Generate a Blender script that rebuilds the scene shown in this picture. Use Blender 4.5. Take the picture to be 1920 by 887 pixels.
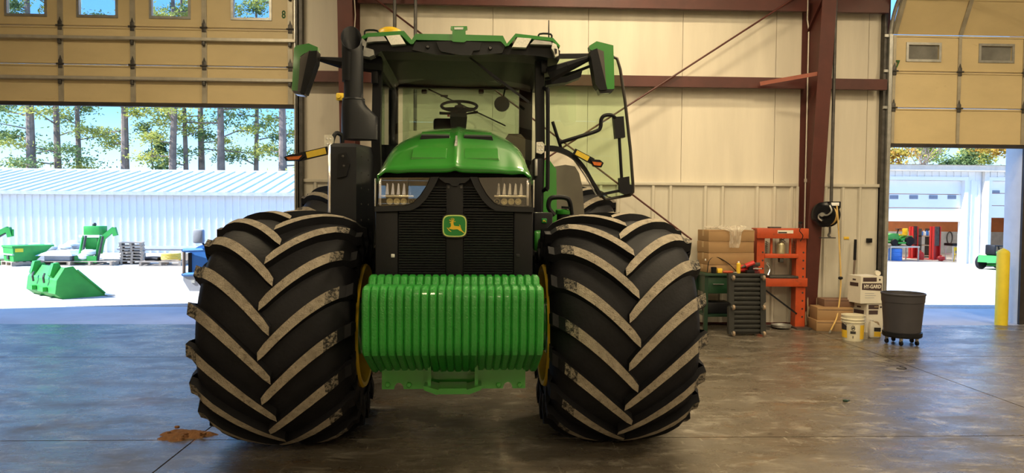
import bpy, bmesh, math, random
from mathutils import Vector, Matrix
R = math.radians
random.seed(7)
for o in list(bpy.data.objects):
    bpy.data.objects.remove(o, do_unlink=True)
S = bpy.context.scene
C = S.collection

# ------------------------------------------------------------------ camera
CAM_H = 1.63
F_PX, CX, CY = 1331.0, 960.0, 443.5
YAW, PITCH, ROLL = 0.040, math.atan((443.5 - 397.0) / F_PX), 0.0075
_fw = Vector((math.sin(YAW) * math.cos(PITCH), math.cos(YAW) * math.cos(PITCH), -math.sin(PITCH)))
_h = Vector((math.cos(YAW), -math.sin(YAW), 0))
_u0 = _h.cross(_fw)
CAM_R = (math.cos(ROLL) * _h + math.sin(ROLL) * _u0).normalized()
CAM_U = (math.cos(ROLL) * _u0 - math.sin(ROLL) * _h).normalized()
CAM_F = _fw
cam = bpy.data.cameras.new('camera')
cam.sensor_fit = 'HORIZONTAL'
cam.sensor_width = 36.0
cam.lens = 36.0 * F_PX / 1920.0
cam.clip_end = 500
camo = bpy.data.objects.new('camera', cam)
C.objects.link(camo)
camo.matrix_world = Matrix.Translation((0, 0, CAM_H)) @ Matrix((CAM_R, CAM_U, -CAM_F)).transposed().to_4x4()
S.camera = camo


def ray(px, py):
    return (CAM_F + CAM_R * ((px - CX) / F_PX) - CAM_U * ((py - CY) / F_PX))


def at(px, py, Y):
    """world point on the plane y = Y that a photo pixel looks at"""
    d = ray(px, py)
    return Vector((0, 0, CAM_H)) + d * (Y / d.y)


def gd(px, py, z=0.0):
    """world point on the ground that a photo pixel looks at"""
    d = ray(px, py)
    return Vector((0, 0, CAM_H)) + d * ((z - CAM_H) / d.z)


# ------------------------------------------------------------------ sky, sun, exposure
SUN_EL, SUN_AZ = R(40), (0.97, 0.24)     # light travels towards +x and a little +y
w = bpy.data.worlds.new('world')
S.world = w
w.use_nodes = True
nt = w.node_tree
bg = nt.nodes['Background']
tcw = nt.nodes.new('ShaderNodeTexCoord')
sepw = nt.nodes.new('ShaderNodeSeparateXYZ')
nt.links.new(tcw.outputs['Generated'], sepw.inputs[0])
sky = nt.nodes.new('ShaderNodeValToRGB')          # clear winter sky: pale at the horizon, deep blue overhead
el = sky.color_ramp.elements
el[0].position, el[0].color = 0.0, (0.80, 0.93, 1.0, 1)
el[1].position, el[1].color = 1.0, (0.07, 0.25, 0.80, 1)
for p_, c_ in ((0.05, (0.42, 0.70, 0.95, 1)), (0.13, (0.18, 0.46, 0.92, 1)), (0.35, (0.13, 0.41, 0.96, 1))):
    e_ = el.new(p_)
    e_.color = c_
nt.links.new(sepw.outputs[2], sky.inputs[0])
nt.links.new(sky.outputs[0], bg.inputs[0])
bg.inputs[1].default_value = 1.7
sl = bpy.data.lights.new('sun', 'SUN')
sl.energy = 9.5
sl.angle = R(0.6)
sl.color = (0.92, 0.96, 1.0)
so = bpy.data.objects.new('sun', sl)
C.objects.link(so)
_sd = Vector((SUN_AZ[0] * math.cos(SUN_EL), SUN_AZ[1] * math.cos(SUN_EL), -math.sin(SUN_EL)))
so.rotation_euler = _sd.to_track_quat('-Z', 'Y').to_euler()
so.location = (-20, -5, 20)
S.view_settings.view_transform = 'Standard'
S.view_settings.look = 'None'
S.view_settings.exposure = 0.45
S.view_settings.gamma = 1.0
S.view_settings.use_curve_mapping = False
LAMP_W = 95.0


# ------------------------------------------------------------------ helpers
def tag(o, label=None, cat=None, group=None, kind=None):
    if label: o['label'] = label
    if cat: o['category'] = cat
    if group: o['group'] = group
    if kind: o['kind'] = kind
    return o


def empty(name, loc=(0, 0, 0), rz=0.0, parent=None):
    o = bpy.data.objects.new(name, None)
    C.objects.link(o)
    o.empty_display_size = 0.1
    o.location = loc
    o.rotation_euler = (0, 0, rz)
    if parent: o.parent = parent
    return o


def thing(name, label, cat, loc=(0, 0, 0), rz=0.0, group=None):
    return tag(empty(name, loc, rz), label, cat, group)


class MB:
    def __init__(s):
        s.v, s.f, s.m = [], [], []

    def add(s, vs, fs, mi=0):
        b = len(s.v)
        s.v += [tuple(x) for x in vs]
        s.f += [tuple(b + i for i in f) for f in fs]
        s.m += [mi] * len(fs)
        return s

    def box(s, c, d, mi=0, rot=None, bev=0.0):
        x, y, z = d[0] / 2, d[1] / 2, d[2] / 2
        if bev > 0:
            bm = bmesh.new()
            bmesh.ops.create_cube(bm, size=1.0)
            for v in bm.verts:
                v.co = Vector((v.co.x * d[0], v.co.y * d[1], v.co.z * d[2]))
            bmesh.ops.bevel(bm, geom=bm.edges[:], offset=bev, segments=2, affect='EDGES', profile=0.5)
            bm.verts.index_update()
            vs = [v.co.copy() for v in bm.verts]
            fs = [[v.index for v in f.verts] for f in bm.faces]
            bm.free()
        else:
            vs = [Vector(p) for p in ((-x, -y, -z), (x, -y, -z), (x, y, -z), (-x, y, -z), (-x, -y, z), (x, -y, z), (x, y, z), (-x, y, z))]
            fs = [(3, 2, 1, 0), (4, 5, 6, 7), (0, 1, 5, 4), (1, 2, 6, 5), (2, 3, 7, 6), (3, 0, 4, 7)]
        if rot is not None:
            vs = [rot @ v for v in vs]
        c = Vector(c)
        return s.add([v + c for v in vs], fs, mi)

    def b2(s, lo, hi, mi=0, bev=0.0):
        lo, hi = Vector(lo), Vector(hi)
        return s.box((lo + hi) / 2, [abs(hi[i] - lo[i]) for i in range(3)], mi, None, bev)

    def bar(s, a, b, w, h, mi=0, up=(0, 0, 1), bev=0.0):
        a, b = Vector(a), Vector(b)
        d = (b - a)
        L = d.length
        d.normalize()
        upv = Vector(up)
        if abs(d.dot(upv)) > 0.99: upv = Vector((0, 1, 0))
        sx = d.cross(upv).normalized()
        uz = sx.cross(d)
        rot = Matrix((d, sx, uz)).transposed()
        return s.box((a + b) / 2, (L, w, h), mi, rot, bev)

    def prism(s, poly, axis, a0, a1, mi=0, mside=None):
        """poly: list of (p,q). axis 'x': (a,p,q); 'y': (p,a,q); 'z': (p,q,a)"""
        def mk(p, q, a):
            return {'x': (a, p, q), 'y': (p, a, q), 'z': (p, q, a)}[axis]
        n = len(poly)
        vs = [mk(p, q, a0) for p, q in poly] + [mk(p, q, a1) for p, q in poly]
        b = len(s.v)
        s.v += vs
        fl = [tuple(b + i for i in range(n)), tuple(b + n + i for i in reversed(range(n)))]
        s.f += fl
        s.m += [mi, mi]
        for i in range(n):
            j = (i + 1) % n
            s.f.append((b + j, b + i, b + n + i, b + n + j))
            s.m.append(mi if mside is None else mside)
        return s

    def tube(s, path, r, n=10, mi=0, caps=True):
        P = [Vector(p) for p in path]
        rr = r if isinstance(r, (list, tuple)) else [r] * len(P)
        prev = None
        rings = []
        for i, p in enumerate(P):
            if i == 0: t = P[1] - P[0]
            elif i == len(P) - 1: t = P[-1] - P[-2]
            else: t = (P[i + 1] - P[i]).normalized() + (P[i] - P[i - 1]).normalized()
            t.normalize()
            if prev is None:
                a = Vector((0, 0, 1)) if abs(t.z) < 0.9 else Vector((1, 0, 0))
                prev = t.cross(a).normalized()
            nx = (prev - t * prev.dot(t))
            if nx.length < 1e-6: nx = t.orthogonal()
            nx.normalize()
            prev = nx
            ny = t.cross(nx)
            rings.append([p + (nx * math.cos(2 * math.pi * k / n) + ny * math.sin(2 * math.pi * k / n)) * rr[i] for k in range(n)])
        return s.loft(rings, True, caps, mi)

    def loft(s, rings, closed=True, caps=True, mi=0):
        b = len(s.v)
        n = len(rings[0])
        for r_ in rings: s.v += [tuple(p) for p in r_]
        for i in range(len(rings) - 1):
            for k in range(n if closed else n - 1):
                k2 = (k + 1) % n
                s.f.append((b + i * n + k, b + i * n + k2, b + (i + 1) * n + k2, b + (i + 1) * n + k))
                s.m.append(mi)
        if caps and closed:
            s.f.append(tuple(b + k for k in reversed(range(n))))
            s.f.append(tuple(b + (len(rings) - 1) * n + k for k in range(n)))
            s.m += [mi, mi]
        return s

    def lathe(s, prof, n=24, mi=0, o=(0, 0, 0), axis='z', caps=True):
        rings = []
        o = Vector(o)
        for r_, z in prof:
            ring = []
            for k in range(n):
                a = 2 * math.pi * k / n
                c_, s_ = r_ * math.cos(a), r_ * math.sin(a)
                ring.append(o + Vector({'z': (c_, s_, z), 'x': (z, c_, s_), 'y': (c_, z, -s_)}[axis]))
            rings.append(ring)
        return s.loft(rings, True, caps, mi)

    def ball(s, c, r, n=10, mi=0):
        c = Vector(c)
        rs = r if isinstance(r, (tuple, list)) else (r, r, r)
        rings = []
        for i in range(1, n // 2 + 1):
            t = math.pi * i / (n // 2 + 1)
            rings.append([c + Vector((rs[0] * math.sin(t) * math.cos(2 * math.pi * k / n), rs[1] * math.sin(t) * math.sin(2 * math.pi * k / n), rs[2] * math.cos(t))) for k in range(n)])
        return s.loft(rings, True, True, mi)

    def xf(s, M, i0=0):
        for i in range(i0, len(s.v)):
            s.v[i] = tuple(M @ Vector(s.v[i]))
        return s

    def mesh(s, name, mats, smooth=0.6):
        me = bpy.data.meshes.new(name)
        me.from_pydata(s.v, [], s.f)
        if not isinstance(mats, (list, tuple)): mats = [mats]
        for mm in mats: me.materials.append(mm)
        if len(mats) > 1: me.polygons.foreach_set('material_index', s.m)
        bm = bmesh.new()
        bm.from_mesh(me)
        bmesh.ops.recalc_face_normals(bm, faces=bm.faces[:])
        bm.to_mesh(me)
        bm.free()
        if smooth:
            me.shade_smooth()
            me.set_sharp_from_angle(angle=smooth)
        me.update()
        return me

    def build(s, name, mats, parent=None, loc=None, smooth=0.6):
        return inst(name, s.mesh(name, mats, smooth), parent, loc)


def inst(name, me, parent=None, loc=None, rot=None, scale=None):
    o = bpy.data.objects.new(name, me)
    C.objects.link(o)
    if parent: o.parent = parent
    if loc is not None: o.location = loc
    if rot is not None: o.rotation_euler = rot
    if scale is not None: o.scale = scale
    return o


def copy_tree(o, parent=None):
    c = o.copy()
    C.objects.link(c)
    c.parent = parent
    for ch in list(o.children): copy_tree(ch, c)
    return c


def text_mesh(txt, size, depth, m, name='lettering', parent=None, loc=(0, 0, 0), rot=(R(90), 0, 0), bold=0.0, sx=1.0):
    cu = bpy.data.curves.new('t', 'FONT')
    cu.body = txt
    cu.size = size
    cu.extrude = depth
    cu.offset = bold
    cu.align_x = 'CENTER'
    cu.align_y = 'CENTER'
    tmp = bpy.data.objects.new('t', cu)
    C.objects.link(tmp)
    dg = bpy.context.evaluated_depsgraph_get()
    me = bpy.data.meshes.new_from_object(tmp.evaluated_get(dg))
    bpy.data.objects.remove(tmp)
    me.materials.clear()
    me.materials.append(m)
    return inst(name, me, parent, loc, rot, (sx, 1, 1))


def bez(pts, n=8):
    """smooth path through points (Catmull-Rom)"""
    P = [Vector(p) for p in pts]
    P = [P[0] * 2 - P[1]] + P + [P[-1] * 2 - P[-2]]
    out = []
    for i in range(1, len(P) - 2):
        for k in range(n):
            t = k / n
            p0, p1, p2, p3 = P[i - 1], P[i], P[i + 1], P[i + 2]
            out.append(0.5 * ((2 * p1) + (p2 - p0) * t + (2 * p0 - 5 * p1 + 4 * p2 - p3) * t * t + (3 * p1 - p0 - 3 * p2 + p3) * t ** 3))
    out.append(P[-2])
    return out


# ------------------------------------------------------------------ materials
def srgb(r, g, b):
    f = lambda c: ((c / 255.0) / 12.92) if c / 255.0 <= 0.04045 else ((c / 255.0 + 0.055) / 1.055) ** 2.4
    return (f(r), f(g), f(b))


def mat(name, col, rough=0.5, metal=0.0, var=0.12, scale=6.0, bump=0.0, bscale=60.0, coat=0.0, col2=None, c2lo=0.5, c2hi=0.7, stretch=None, spec=0.5, rvar=0.0):
    m = bpy.data.materials.new(name)
    m.use_nodes = True
    n = m.node_tree
    L = n.links.new
    b = n.nodes['Principled BSDF']
    b.inputs['Roughness'].default_value = rough
    b.inputs['Metallic'].default_value = metal
    b.inputs['Specular IOR Level'].default_value = spec
    if coat: b.inputs['Coat Weight'].default_value = coat; b.inputs['Coat Roughness'].default_value = 0.06
    tc = n.nodes.new('ShaderNodeTexCoord')
    src = tc.outputs['Object']
    if stretch:
        mp = n.nodes.new('ShaderNodeMapping')
        mp.inputs['Scale'].default_value = stretch
        L(src, mp.inputs[0])
        src = mp.outputs[0]
    nz = n.nodes.new('ShaderNodeTexNoise')
    nz.inputs['Scale'].default_value = scale
    nz.inputs['Detail'].default_value = 5
    nz.inputs['Roughness'].default_value = 0.6
    L(src, nz.inputs['Vector'])
    cr = n.nodes.new('ShaderNodeValToRGB')
    cr.color_ramp.elements[0].position = 0.3
    cr.color_ramp.elements[1].position = 0.7
    cr.color_ramp.elements[0].color = (*[max(0, c * (1 - var)) for c in col], 1)
    cr.color_ramp.elements[1].color = (*[min(1, c * (1 + var)) for c in col], 1)
    L(nz.outputs[0], cr.inputs[0])
    out = cr.outputs[0]
    if col2 is not None:
        n2 = n.nodes.new('ShaderNodeTexNoise')
        n2.inputs['Scale'].default_value = scale * 2.3
        n2.inputs['Detail'].default_value = 8
        n2.inputs['Roughness'].default_value = 0.7
        L(src, n2.inputs['Vector'])
        r2 = n.nodes.new('ShaderNodeValToRGB')
        r2.color_ramp.elements[0].position = c2lo
        r2.color_ramp.elements[1].position = c2hi
        L(n2.outputs[0], r2.inputs[0])
        mx = n.nodes.new('ShaderNodeMix')
        mx.data_type = 'RGBA'
        L(r2.outputs[0], mx.inputs[0])
        L(out, mx.inputs[6])
        mx.inputs[7].default_value = (*col2, 1)
        out = mx.outputs[2]
    L(out, b.inputs['Base Color'])
    if rvar:
        mr = n.nodes.new('ShaderNodeMapRange')
        mr.inputs[3].default_value = max(0.02, rough - rvar)
        mr.inputs[4].default_value = min(1, rough + rvar)
        L(nz.outputs[0], mr.inputs[0])
        L(mr.outputs[0], b.inputs['Roughness'])
    if bump:
        n3 = n.nodes.new('ShaderNodeTexNoise')
        n3.inputs['Scale'].default_value = bscale
        n3.inputs['Detail'].default_value = 4
        L(src, n3.inputs['Vector'])
        bp = n.nodes.new('ShaderNodeBump')
        bp.inputs['Strength'].default_value = bump
        bp.inputs['Distance'].default_value = 0.02
        L(n3.outputs[0], bp.inputs['Height'])
        L(bp.outputs[0], b.inputs['Normal'])
    return m


def emis(name, col, strength):
    m = bpy.data.materials.new(name)
    m.use_nodes = True
    b = m.node_tree.nodes['Principled BSDF']
    b.inputs['Base Color'].default_value = (*col, 1)
    b.inputs['Emission Color'].default_value = (*col, 1)
    b.inputs['Emission Strength'].default_value = strength
    return m


def glass(name, tint, refl=0.12, rough=0.0):
    """thin pane: clear straight through, with mirror-like reflections"""
    m = bpy.data.materials.new(name)
    m.use_nodes = True
    n = m.node_tree
    n.nodes.remove(n.nodes['Principled BSDF'])
    out = n.nodes['Material Output']
    t = n.nodes.new('ShaderNodeBsdfTransparent')
    t.inputs[0].default_value = (*tint, 1)
    g = n.nodes.new('ShaderNodeBsdfGlossy')
    g.inputs['Roughness'].default_value = rough
    fr = n.nodes.new('ShaderNodeFresnel')
    fr.inputs[0].default_value = 1.5
    ad = n.nodes.new('ShaderNodeMath')
    ad.operation = 'ADD'
    ad.inputs[1].default_value = refl - 0.04
    ad.use_clamp = True
    n.links.new(fr.outputs[0], ad.inputs[0])
    mx = n.nodes.new('ShaderNodeMixShader')
    n.links.new(ad.outputs[0], mx.inputs[0])
    n.links.new(t.outputs[0], mx.inputs[1])
    n.links.new(g.outputs[0], mx.inputs[2])
    n.links.new(mx.outputs[0], out.inputs[0])
    return m


M = {}
M['green'] = mat('tractor_green', (0.024, 0.225, 0.02), 0.3, 0, 0.05, 3, coat=1.0)
M['green_cast'] = mat('cast_green', (0.022, 0.26, 0.03), 0.3, 0, 0.1, 14, bump=0.35, bscale=90, coat=0.3)
M['green_yard'] = mat('yard_green', (0.03, 0.33, 0.05), 0.45, 0, 0.15, 3)
M['yellow'] = mat('rim_yellow', (0.72, 0.47, 0.02), 0.4, 0, 0.08, 5)
M['black'] = mat('black_plastic', (0.008, 0.0085, 0.011), 0.46, 0, 0.2, 8, bump=0.06, bscale=200, spec=0.22)
M['black_gloss'] = mat('black_gloss', (0.008, 0.008, 0.01), 0.18, 0, 0.1, 5)
M['charcoal'] = mat('charcoal_plastic', (0.018, 0.019, 0.023), 0.45, 0, 0.12, 8, spec=0.28)
M['exhaust'] = mat('exhaust_black', (0.014, 0.016, 0.021), 0.42, 0.0, 0.15, 5, bump=0.05, bscale=150, spec=0.3)
M['rubber'] = mat('tire_rubber', (0.0085, 0.0085, 0.011), 0.6, 0, 0.25, 9, bump=0.12, bscale=45, col2=(0.09, 0.085, 0.08), c2lo=0.70, c2hi=0.80, spec=0.22)
M['lug_side'] = mat('lug_rubber', (0.0085, 0.0085, 0.011), 0.62, 0, 0.2, 9, bump=0.1, bscale=60, spec=0.22)
M['lug_dirt'] = mat('lug_dirt', (0.32, 0.275, 0.21), 0.9, 0, 0.25, 16, bump=0.6, bscale=120, col2=(0.10, 0.08, 0.06), c2lo=0.54, c2hi=0.72)
M['lug_fade'] = mat('lug_dirt_worn', (0.25, 0.215, 0.165), 0.9, 0, 0.3, 20, bump=0.6, bscale=120, col2=(0.015, 0.015, 0.016), c2lo=0.44, c2hi=0.56)
M['fabric'] = mat('seat_fabric', (0.22, 0.18, 0.13), 0.85, 0, 0.1, 30)
M['fender'] = mat('fender_grey', (0.16, 0.14, 0.115), 0.55, 0, 0.1, 4)
M['glass'] = glass('cab_glass', (0.80, 0.90, 0.80), 0.15)
M['glass_door'] = glass('door_glass', (0.82, 0.93, 0.80), 0.07)
M['lens'] = glass('clear_lens', (0.96, 0.96, 0.96), 0.07)
M['pane'] = glass('window_pane', (0.85, 0.9, 0.95), 0.10)
M['chrome'] = mat('chrome', (0.8, 0.8, 0.8), 0.15, 1.0, 0.05)
M['reflector'] = mat('lamp_reflector', (0.85, 0.8, 0.6), 0.25, 0.9, 0.1, 40)
M['lampface'] = mat('lamp_face', (0.75, 0.74, 0.66), 0.25, 0.4, 0.15, 60)
M['amber'] = mat('amber_lens', (0.55, 0.13, 0.02), 0.2, 0, 0.2, 40)
M['reflex'] = mat('yellow_reflector', (0.78, 0.55, 0.04), 0.4, 0, 0.08, 20)
M['steel'] = mat('galvanised_steel', (0.42, 0.42, 0.40), 0.42, 0.75, 0.18, 12)
M['dark_steel'] = mat('dark_steel', (0.09, 0.085, 0.08), 0.5, 0.6, 0.3, 12)
M['white_paint'] = mat('white_paint', (0.8, 0.8, 0.78), 0.5, 0, 0.04)
# ------------------------------------------------------------------ building materials
M['vinyl'] = mat('wall_vinyl', (0.70, 0.64, 0.53), 0.5, 0, 0.10, 0.9, bump=0.12, bscale=5, stretch=(3.0, 3.0, 0.35), col2=(0.40, 0.34, 0.26), c2lo=0.66, c2hi=0.86)
M['liner'] = mat('liner_panel', (0.60, 0.56, 0.47), 0.42, 0, 0.07, 2.5, col2=(0.36, 0.31, 0.24), c2lo=0.66, c2hi=0.85, stretch=(2, 2, 0.5))
M['red_iron'] = mat('red_iron', (0.082, 0.019, 0.0145), 0.5, 0, 0.18, 3, col2=(0.05, 0.014, 0.012), c2lo=0.6, c2hi=0.8)
M['door_tan'] = mat('door_tan', (0.60, 0.48, 0.27), 0.42, 0, 0.07, 1.6, col2=(0.36, 0.24, 0.11), c2lo=0.64, c2hi=0.86, stretch=(1, 1, 2.0))
M['stile'] = mat('door_stile', (0.40, 0.36, 0.28), 0.45, 0.35, 0.15, 7)
M['strut'] = mat('door_strut', (0.52, 0.49, 0.42), 0.4, 0.5, 0.15, 7)
M['dark'] = mat('dark_seal', (0.03, 0.026, 0.026), 0.7, 0, 0.3, 8)
M['num_green'] = mat('stencil_green', (0.02, 0.10, 0.02), 0.6, 0, 0.2)
M['conduit'] = mat('conduit', (0.62, 0.56, 0.48), 0.4, 0.2, 0.08)
M['ceiling'] = mat('ceiling_vinyl', (0.62, 0.60, 0.56), 0.6, 0, 0.08, 1.5)


def floor_material(name, base, dark, light, rough):
    m = bpy.data.materials.new(name)
    m.use_nodes = True
    n = m.node_tree
    L = n.links.new
    b = n.nodes['Principled BSDF']
    b.inputs['Specular IOR Level'].default_value = 1.0
    tc = n.nodes.new('ShaderNodeTexCoord')

    def noise(scale, det, ro, st=(1, 1, 1), dist=0.0):
        mp = n.nodes.new('ShaderNodeMapping')
        mp.inputs['Scale'].default_value = st
        L(tc.outputs['Object'], mp.inputs[0])
        z = n.nodes.new('ShaderNodeTexNoise')
        z.inputs['Scale'].default_value = scale
        z.inputs['Detail'].default_value = det
        z.inputs['Roughness'].default_value = ro
        z.inputs['Distortion'].default_value = dist
        L(mp.outputs[0], z.inputs['Vector'])
        return z.outputs[0]

    def ramp(src, a, b_, c0=(0, 0, 0), c1=(1, 1, 1)):
        r = n.nodes.new('ShaderNodeValToRGB')
        r.color_ramp.elements[0].position = a
        r.color_ramp.elements[1].position = b_
        r.color_ramp.elements[0].color = (*c0, 1)
        r.color_ramp.elements[1].color = (*c1, 1)
        L(src, r.inputs[0])
        return r.outputs[0]

    def mix(f, a, b_):
        x = n.nodes.new('ShaderNodeMix')
        x.data_type = 'RGBA'
        L(f, x.inputs[0])
        L(a, x.inputs[6]) if not isinstance(a, tuple) else setattr(x.inputs[6], 'default_value', (*a, 1))
        L(b_, x.inputs[7]) if not isinstance(b_, tuple) else setattr(x.inputs[7], 'default_value', (*b_, 1))
        return x.outputs[2]
    c = ramp(noise(0.7, 10, 0.72), 0.32, 0.68, dark, base)
    c = mix(ramp(noise(2.6, 10, 0.78, (1, 2.0, 1), 0.5), 0.52, 0.64), c, light)                # pale scuffs
    c = mix(ramp(noise(1.3, 10, 0.78, (1, 1.7, 1)), 0.56, 0.66), c, (0.15, 0.088, 0.042))      # clay dust
    c = mix(ramp(noise(4.0, 8, 0.75, (0.5, 2.2, 1), 1.2), 0.58, 0.66), c, (0.045, 0.037, 0.03))  # dark tyre scrapes
    c = mix(ramp(noise(9.0, 5, 0.65, (2.5, 0.35, 1), 1.5), 0.64, 0.68), c, light)               # light scratches
    c = mix(ramp(noise(9.0, 5, 0.65, (0.35, 2.5, 1), 1.5), 0.66, 0.70), c, dark)                # cross scratches
    L(c, b.inputs['Base Color'])
    rr = n.nodes.new('ShaderNodeMapRange')
    rr.inputs[1].default_value = 0.35
    rr.inputs[2].default_value = 0.68
    rr.inputs[3].default_value = rough - 0.16
    rr.inputs[4].default_value = rough + 0.25
    L(noise(1.6, 9, 0.72, (1, 1.8, 1)), rr.inputs[0])
    L(rr.outputs[0], b.inputs['Roughness'])
    bp = n.nodes.new('ShaderNodeBump')
    bp.inputs['Strength'].default_value = 0.35
    bp.inputs['Distance'].default_value = 0.015
    L(noise(9, 8, 0.7, (1, 2, 1)), bp.inputs['Height'])
    L(bp.outputs[0], b.inputs['Normal'])
    return m


M['floor'] = floor_material('floor_concrete', (0.155, 0.131, 0.10), (0.065, 0.054, 0.041), (0.28, 0.252, 0.21), 0.27)
M['apron'] = mat('apron_concrete', (0.52, 0.50, 0.48), 0.8, 0, 0.12, 1.2, bump=0.1, bscale=12)
M['gravel'] = mat('gravel', (0.46, 0.42, 0.37), 0.95, 0, 0.22, 14, bump=0.6, bscale=26, col2=(0.07, 0.06, 0.05), c2lo=0.60, c2hi=0.66)
M['groove'] = mat('joint_dirt', (0.06, 0.045, 0.035), 0.9, 0, 0.3, 6)

YW = 10.30            # inner face of the back wall
ZC = 6.6              # eave height
XL, XR, YB = -13.0, 13.0, -10.0

# --------------------------------------------------------- floor: slabs between the saw cuts
fl = tag(empty('floor'), 'stained grey-brown concrete shop floor with saw-cut joints', kind='structure')
ys = [YB, -4.0, -0.6, 2.25, 5.05, 7.92, YW - 0.1]
xs = [XL, -8.6, -2.035, 4.6, XR]
g = 0.006
for i in range(len(ys) - 1):
    for j in range(len(xs) - 1):
        mb = MB().b2((xs[j] + g, ys[i] + g, -0.12), (xs[j + 1] - g, ys[i + 1] - g, 0.0))
        mb.build('floor_slab', M['floor'], fl, smooth=0)
MB().b2((XL, YB, -0.2), (XR, YW + 0.0, -0.02)).build('joint_bed', M['groove'], fl, smooth=0)
ap = MB().b2((-30, YW - 0.09, -0.12), (40, 12.09, -0.006))
ap = ap.build('ground_apron', M['apron'], smooth=0)
tag(ap, 'concrete apron outside the overhead doors', kind='structure')
gr = MB().b2((-70, 12.1, -0.2), (90, 70, -0.001)).build('ground_gravel', M['gravel'], smooth=0)
tag(gr, 'sunlit pale gravel yard behind the shop', kind='structure')

# --------------------------------------------------------- back wall
D1R = at(558, 300, YW).x            # right edge of the wide door opening
D1L = D1R - 5.6
D2L = at(1658, 400, YW).x
D2R = at(1914, 400, YW).x
D1H = at(556, 199, YW).z + 2.6      # openings are taller than the half-open doors
D2H = D1H
wb = tag(empty('wall_back'), 'cream insulated back wall with ribbed liner panels below', kind='structure')
T = 0.18
LIN = at(1300, 344, YW).z            # top of ribbed liner


def ribbed(x0, x1, z0, z1, y, pitch=0.256, rib=0.035, d=0.03, phase=0.0):
    """trapezoid-rib sheet facing -y, as a thin closed strip"""
    pts = [(x0, y)]
    k = math.ceil((x0 - phase) / pitch)
    x = phase + k * pitch
    while x < x1 - 0.06:
        if x > x0 + 0.05:
            pts += [(x - rib, y), (x - rib * 0.45, y - d), (x + rib * 0.45, y - d), (x + rib, y)]
        x += pitch
    pts.append((x1, y))
    mb = MB()
    n = len(pts)
    mb.loft([[(p[0], p[1], z0) for p in pts], [(p[0], p[1], z1) for p in pts]], closed=False)
    mb.loft([[(p[0], p[1] + 0.006, z1) for p in pts], [(p[0], p[1] + 0.006, z0) for p in pts]], closed=False)
    mb.loft([[(p[0], p[1], z1) for p in pts], [(p[0], p[1] + 0.006, z1) for p in pts]], closed=False)
    return mb


segs = [(XL, D1L), (D1R + 0.02, D2L - 0.02), (D2R, XR)]
for a, b in segs:
    MB().b2((a, YW + 0.02, 0), (b, YW + T, ZC)).build('wall_core', M['vinyl'], wb, smooth=0)
    # smooth vinyl-faced insulation above, one sheet after another
    x = a
    while x < b - 0.01:
        x2 = min(b, x + 1.38)
        MB().b2((x + 0.003, YW, LIN - 0.05), (x2 - 0.003, YW + 0.018, ZC), bev=0.0025).build('insulation_sheet', M['vinyl'], wb, smooth=0)
        x = x2
MB().b2((D1L, YW + 0.02, D1H), (D1R, YW + T, ZC)).build('door_header', M['vinyl'], wb, smooth=0)
MB().b2((D2L, YW + 0.02, D2H), (D2R, YW + T, ZC)).build('door_header', M['vinyl'], wb, smooth=0)
COLX = [at(646, 60, YW - 0.62).x, at(1540, 60, YW - 0.5).x]
COLX[1] = 4.73
for a, b in ((D1R + 0.06, COLX[0] - 0.11), (COLX[0] + 0.11, COLX[1] - 0.14), (COLX[1] + 0.14, D2L - 0.10)):
    n = max(1, round((b - a) / 0.768))
    for i in range(n):
        xa, xb_ = a + (b - a) * i / n, a + (b - a) * (i + 1) / n
        ribbed(xa + 0.001, xb_ - 0.001, 0.03, LIN - 0.03, YW - 0.032, phase=at(1190, 400, YW).x).build('liner_sheet', M['liner'], wb, smooth=0)
    MB().b2((a, YW - 0.07, LIN - 0.035), (b, YW, LIN + 0.012), bev=0.006).build('cap_trim', M['liner'], wb)
    MB().b2((a, YW - 0.066, 0.0), (b, YW - 0.034, 0.03)).build('base_trim', M['red_iron'], wb)
    for s in (a, b):
        MB().b2((s - 0.02, YW - 0.066, 0.0), (s + 0.02, YW, LIN - 0.035)).build('edge_trim', M['liner'], wb)


def zgirt(x0, x1, z0, z1, name='girt'):
    y0 = YW - 0.20
    poly = [(y0, z0), (YW - 0.001, z0), (YW - 0.001, z0 + 0.012), (y0 + 0.008, z0 + 0.012), (y0 + 0.008, z1 - 0.05), (y0 + 0.008, z1), (y0 - 0.065, z1), (y0 - 0.065, z1 - 0.03), (y0 - 0.057, z1 - 0.03), (y0 - 0.057, z1 - 0.008), (y0, z1 - 0.008)]
    poly = [(YW - 0.002, z1), (YW - 0.002, z1 - 0.01), (y0 + 0.01, z1 - 0.01), (y0 + 0.01, z0 + 0.01), (y0 + 0.07, z0 + 0.01), (y0 + 0.07, z0), (y0, z0), (y0, z1)]
    return MB().prism(poly, 'x', x0, x1).build(name, M['red_iron'], wb, smooth=0)


G1 = (at(1160, 163.5, YW - 0.1).z, at(1160, 143.5, YW - 0.1).z)
G2 = (at(1000, 15, YW - 0.1).z, at(1000, 15, YW - 0.1).z + 0.2)
for a, b in ((D1R + 0.1, COLX[0] - 0.1), (COLX[0] + 0.1, COLX[1] - 0.12), (COLX[1] + 0.12, D2L - 0.12)):
    zgirt(a, b, *G1)
    if a > COLX[0]:
        zgirt(a, b, *G2)
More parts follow.
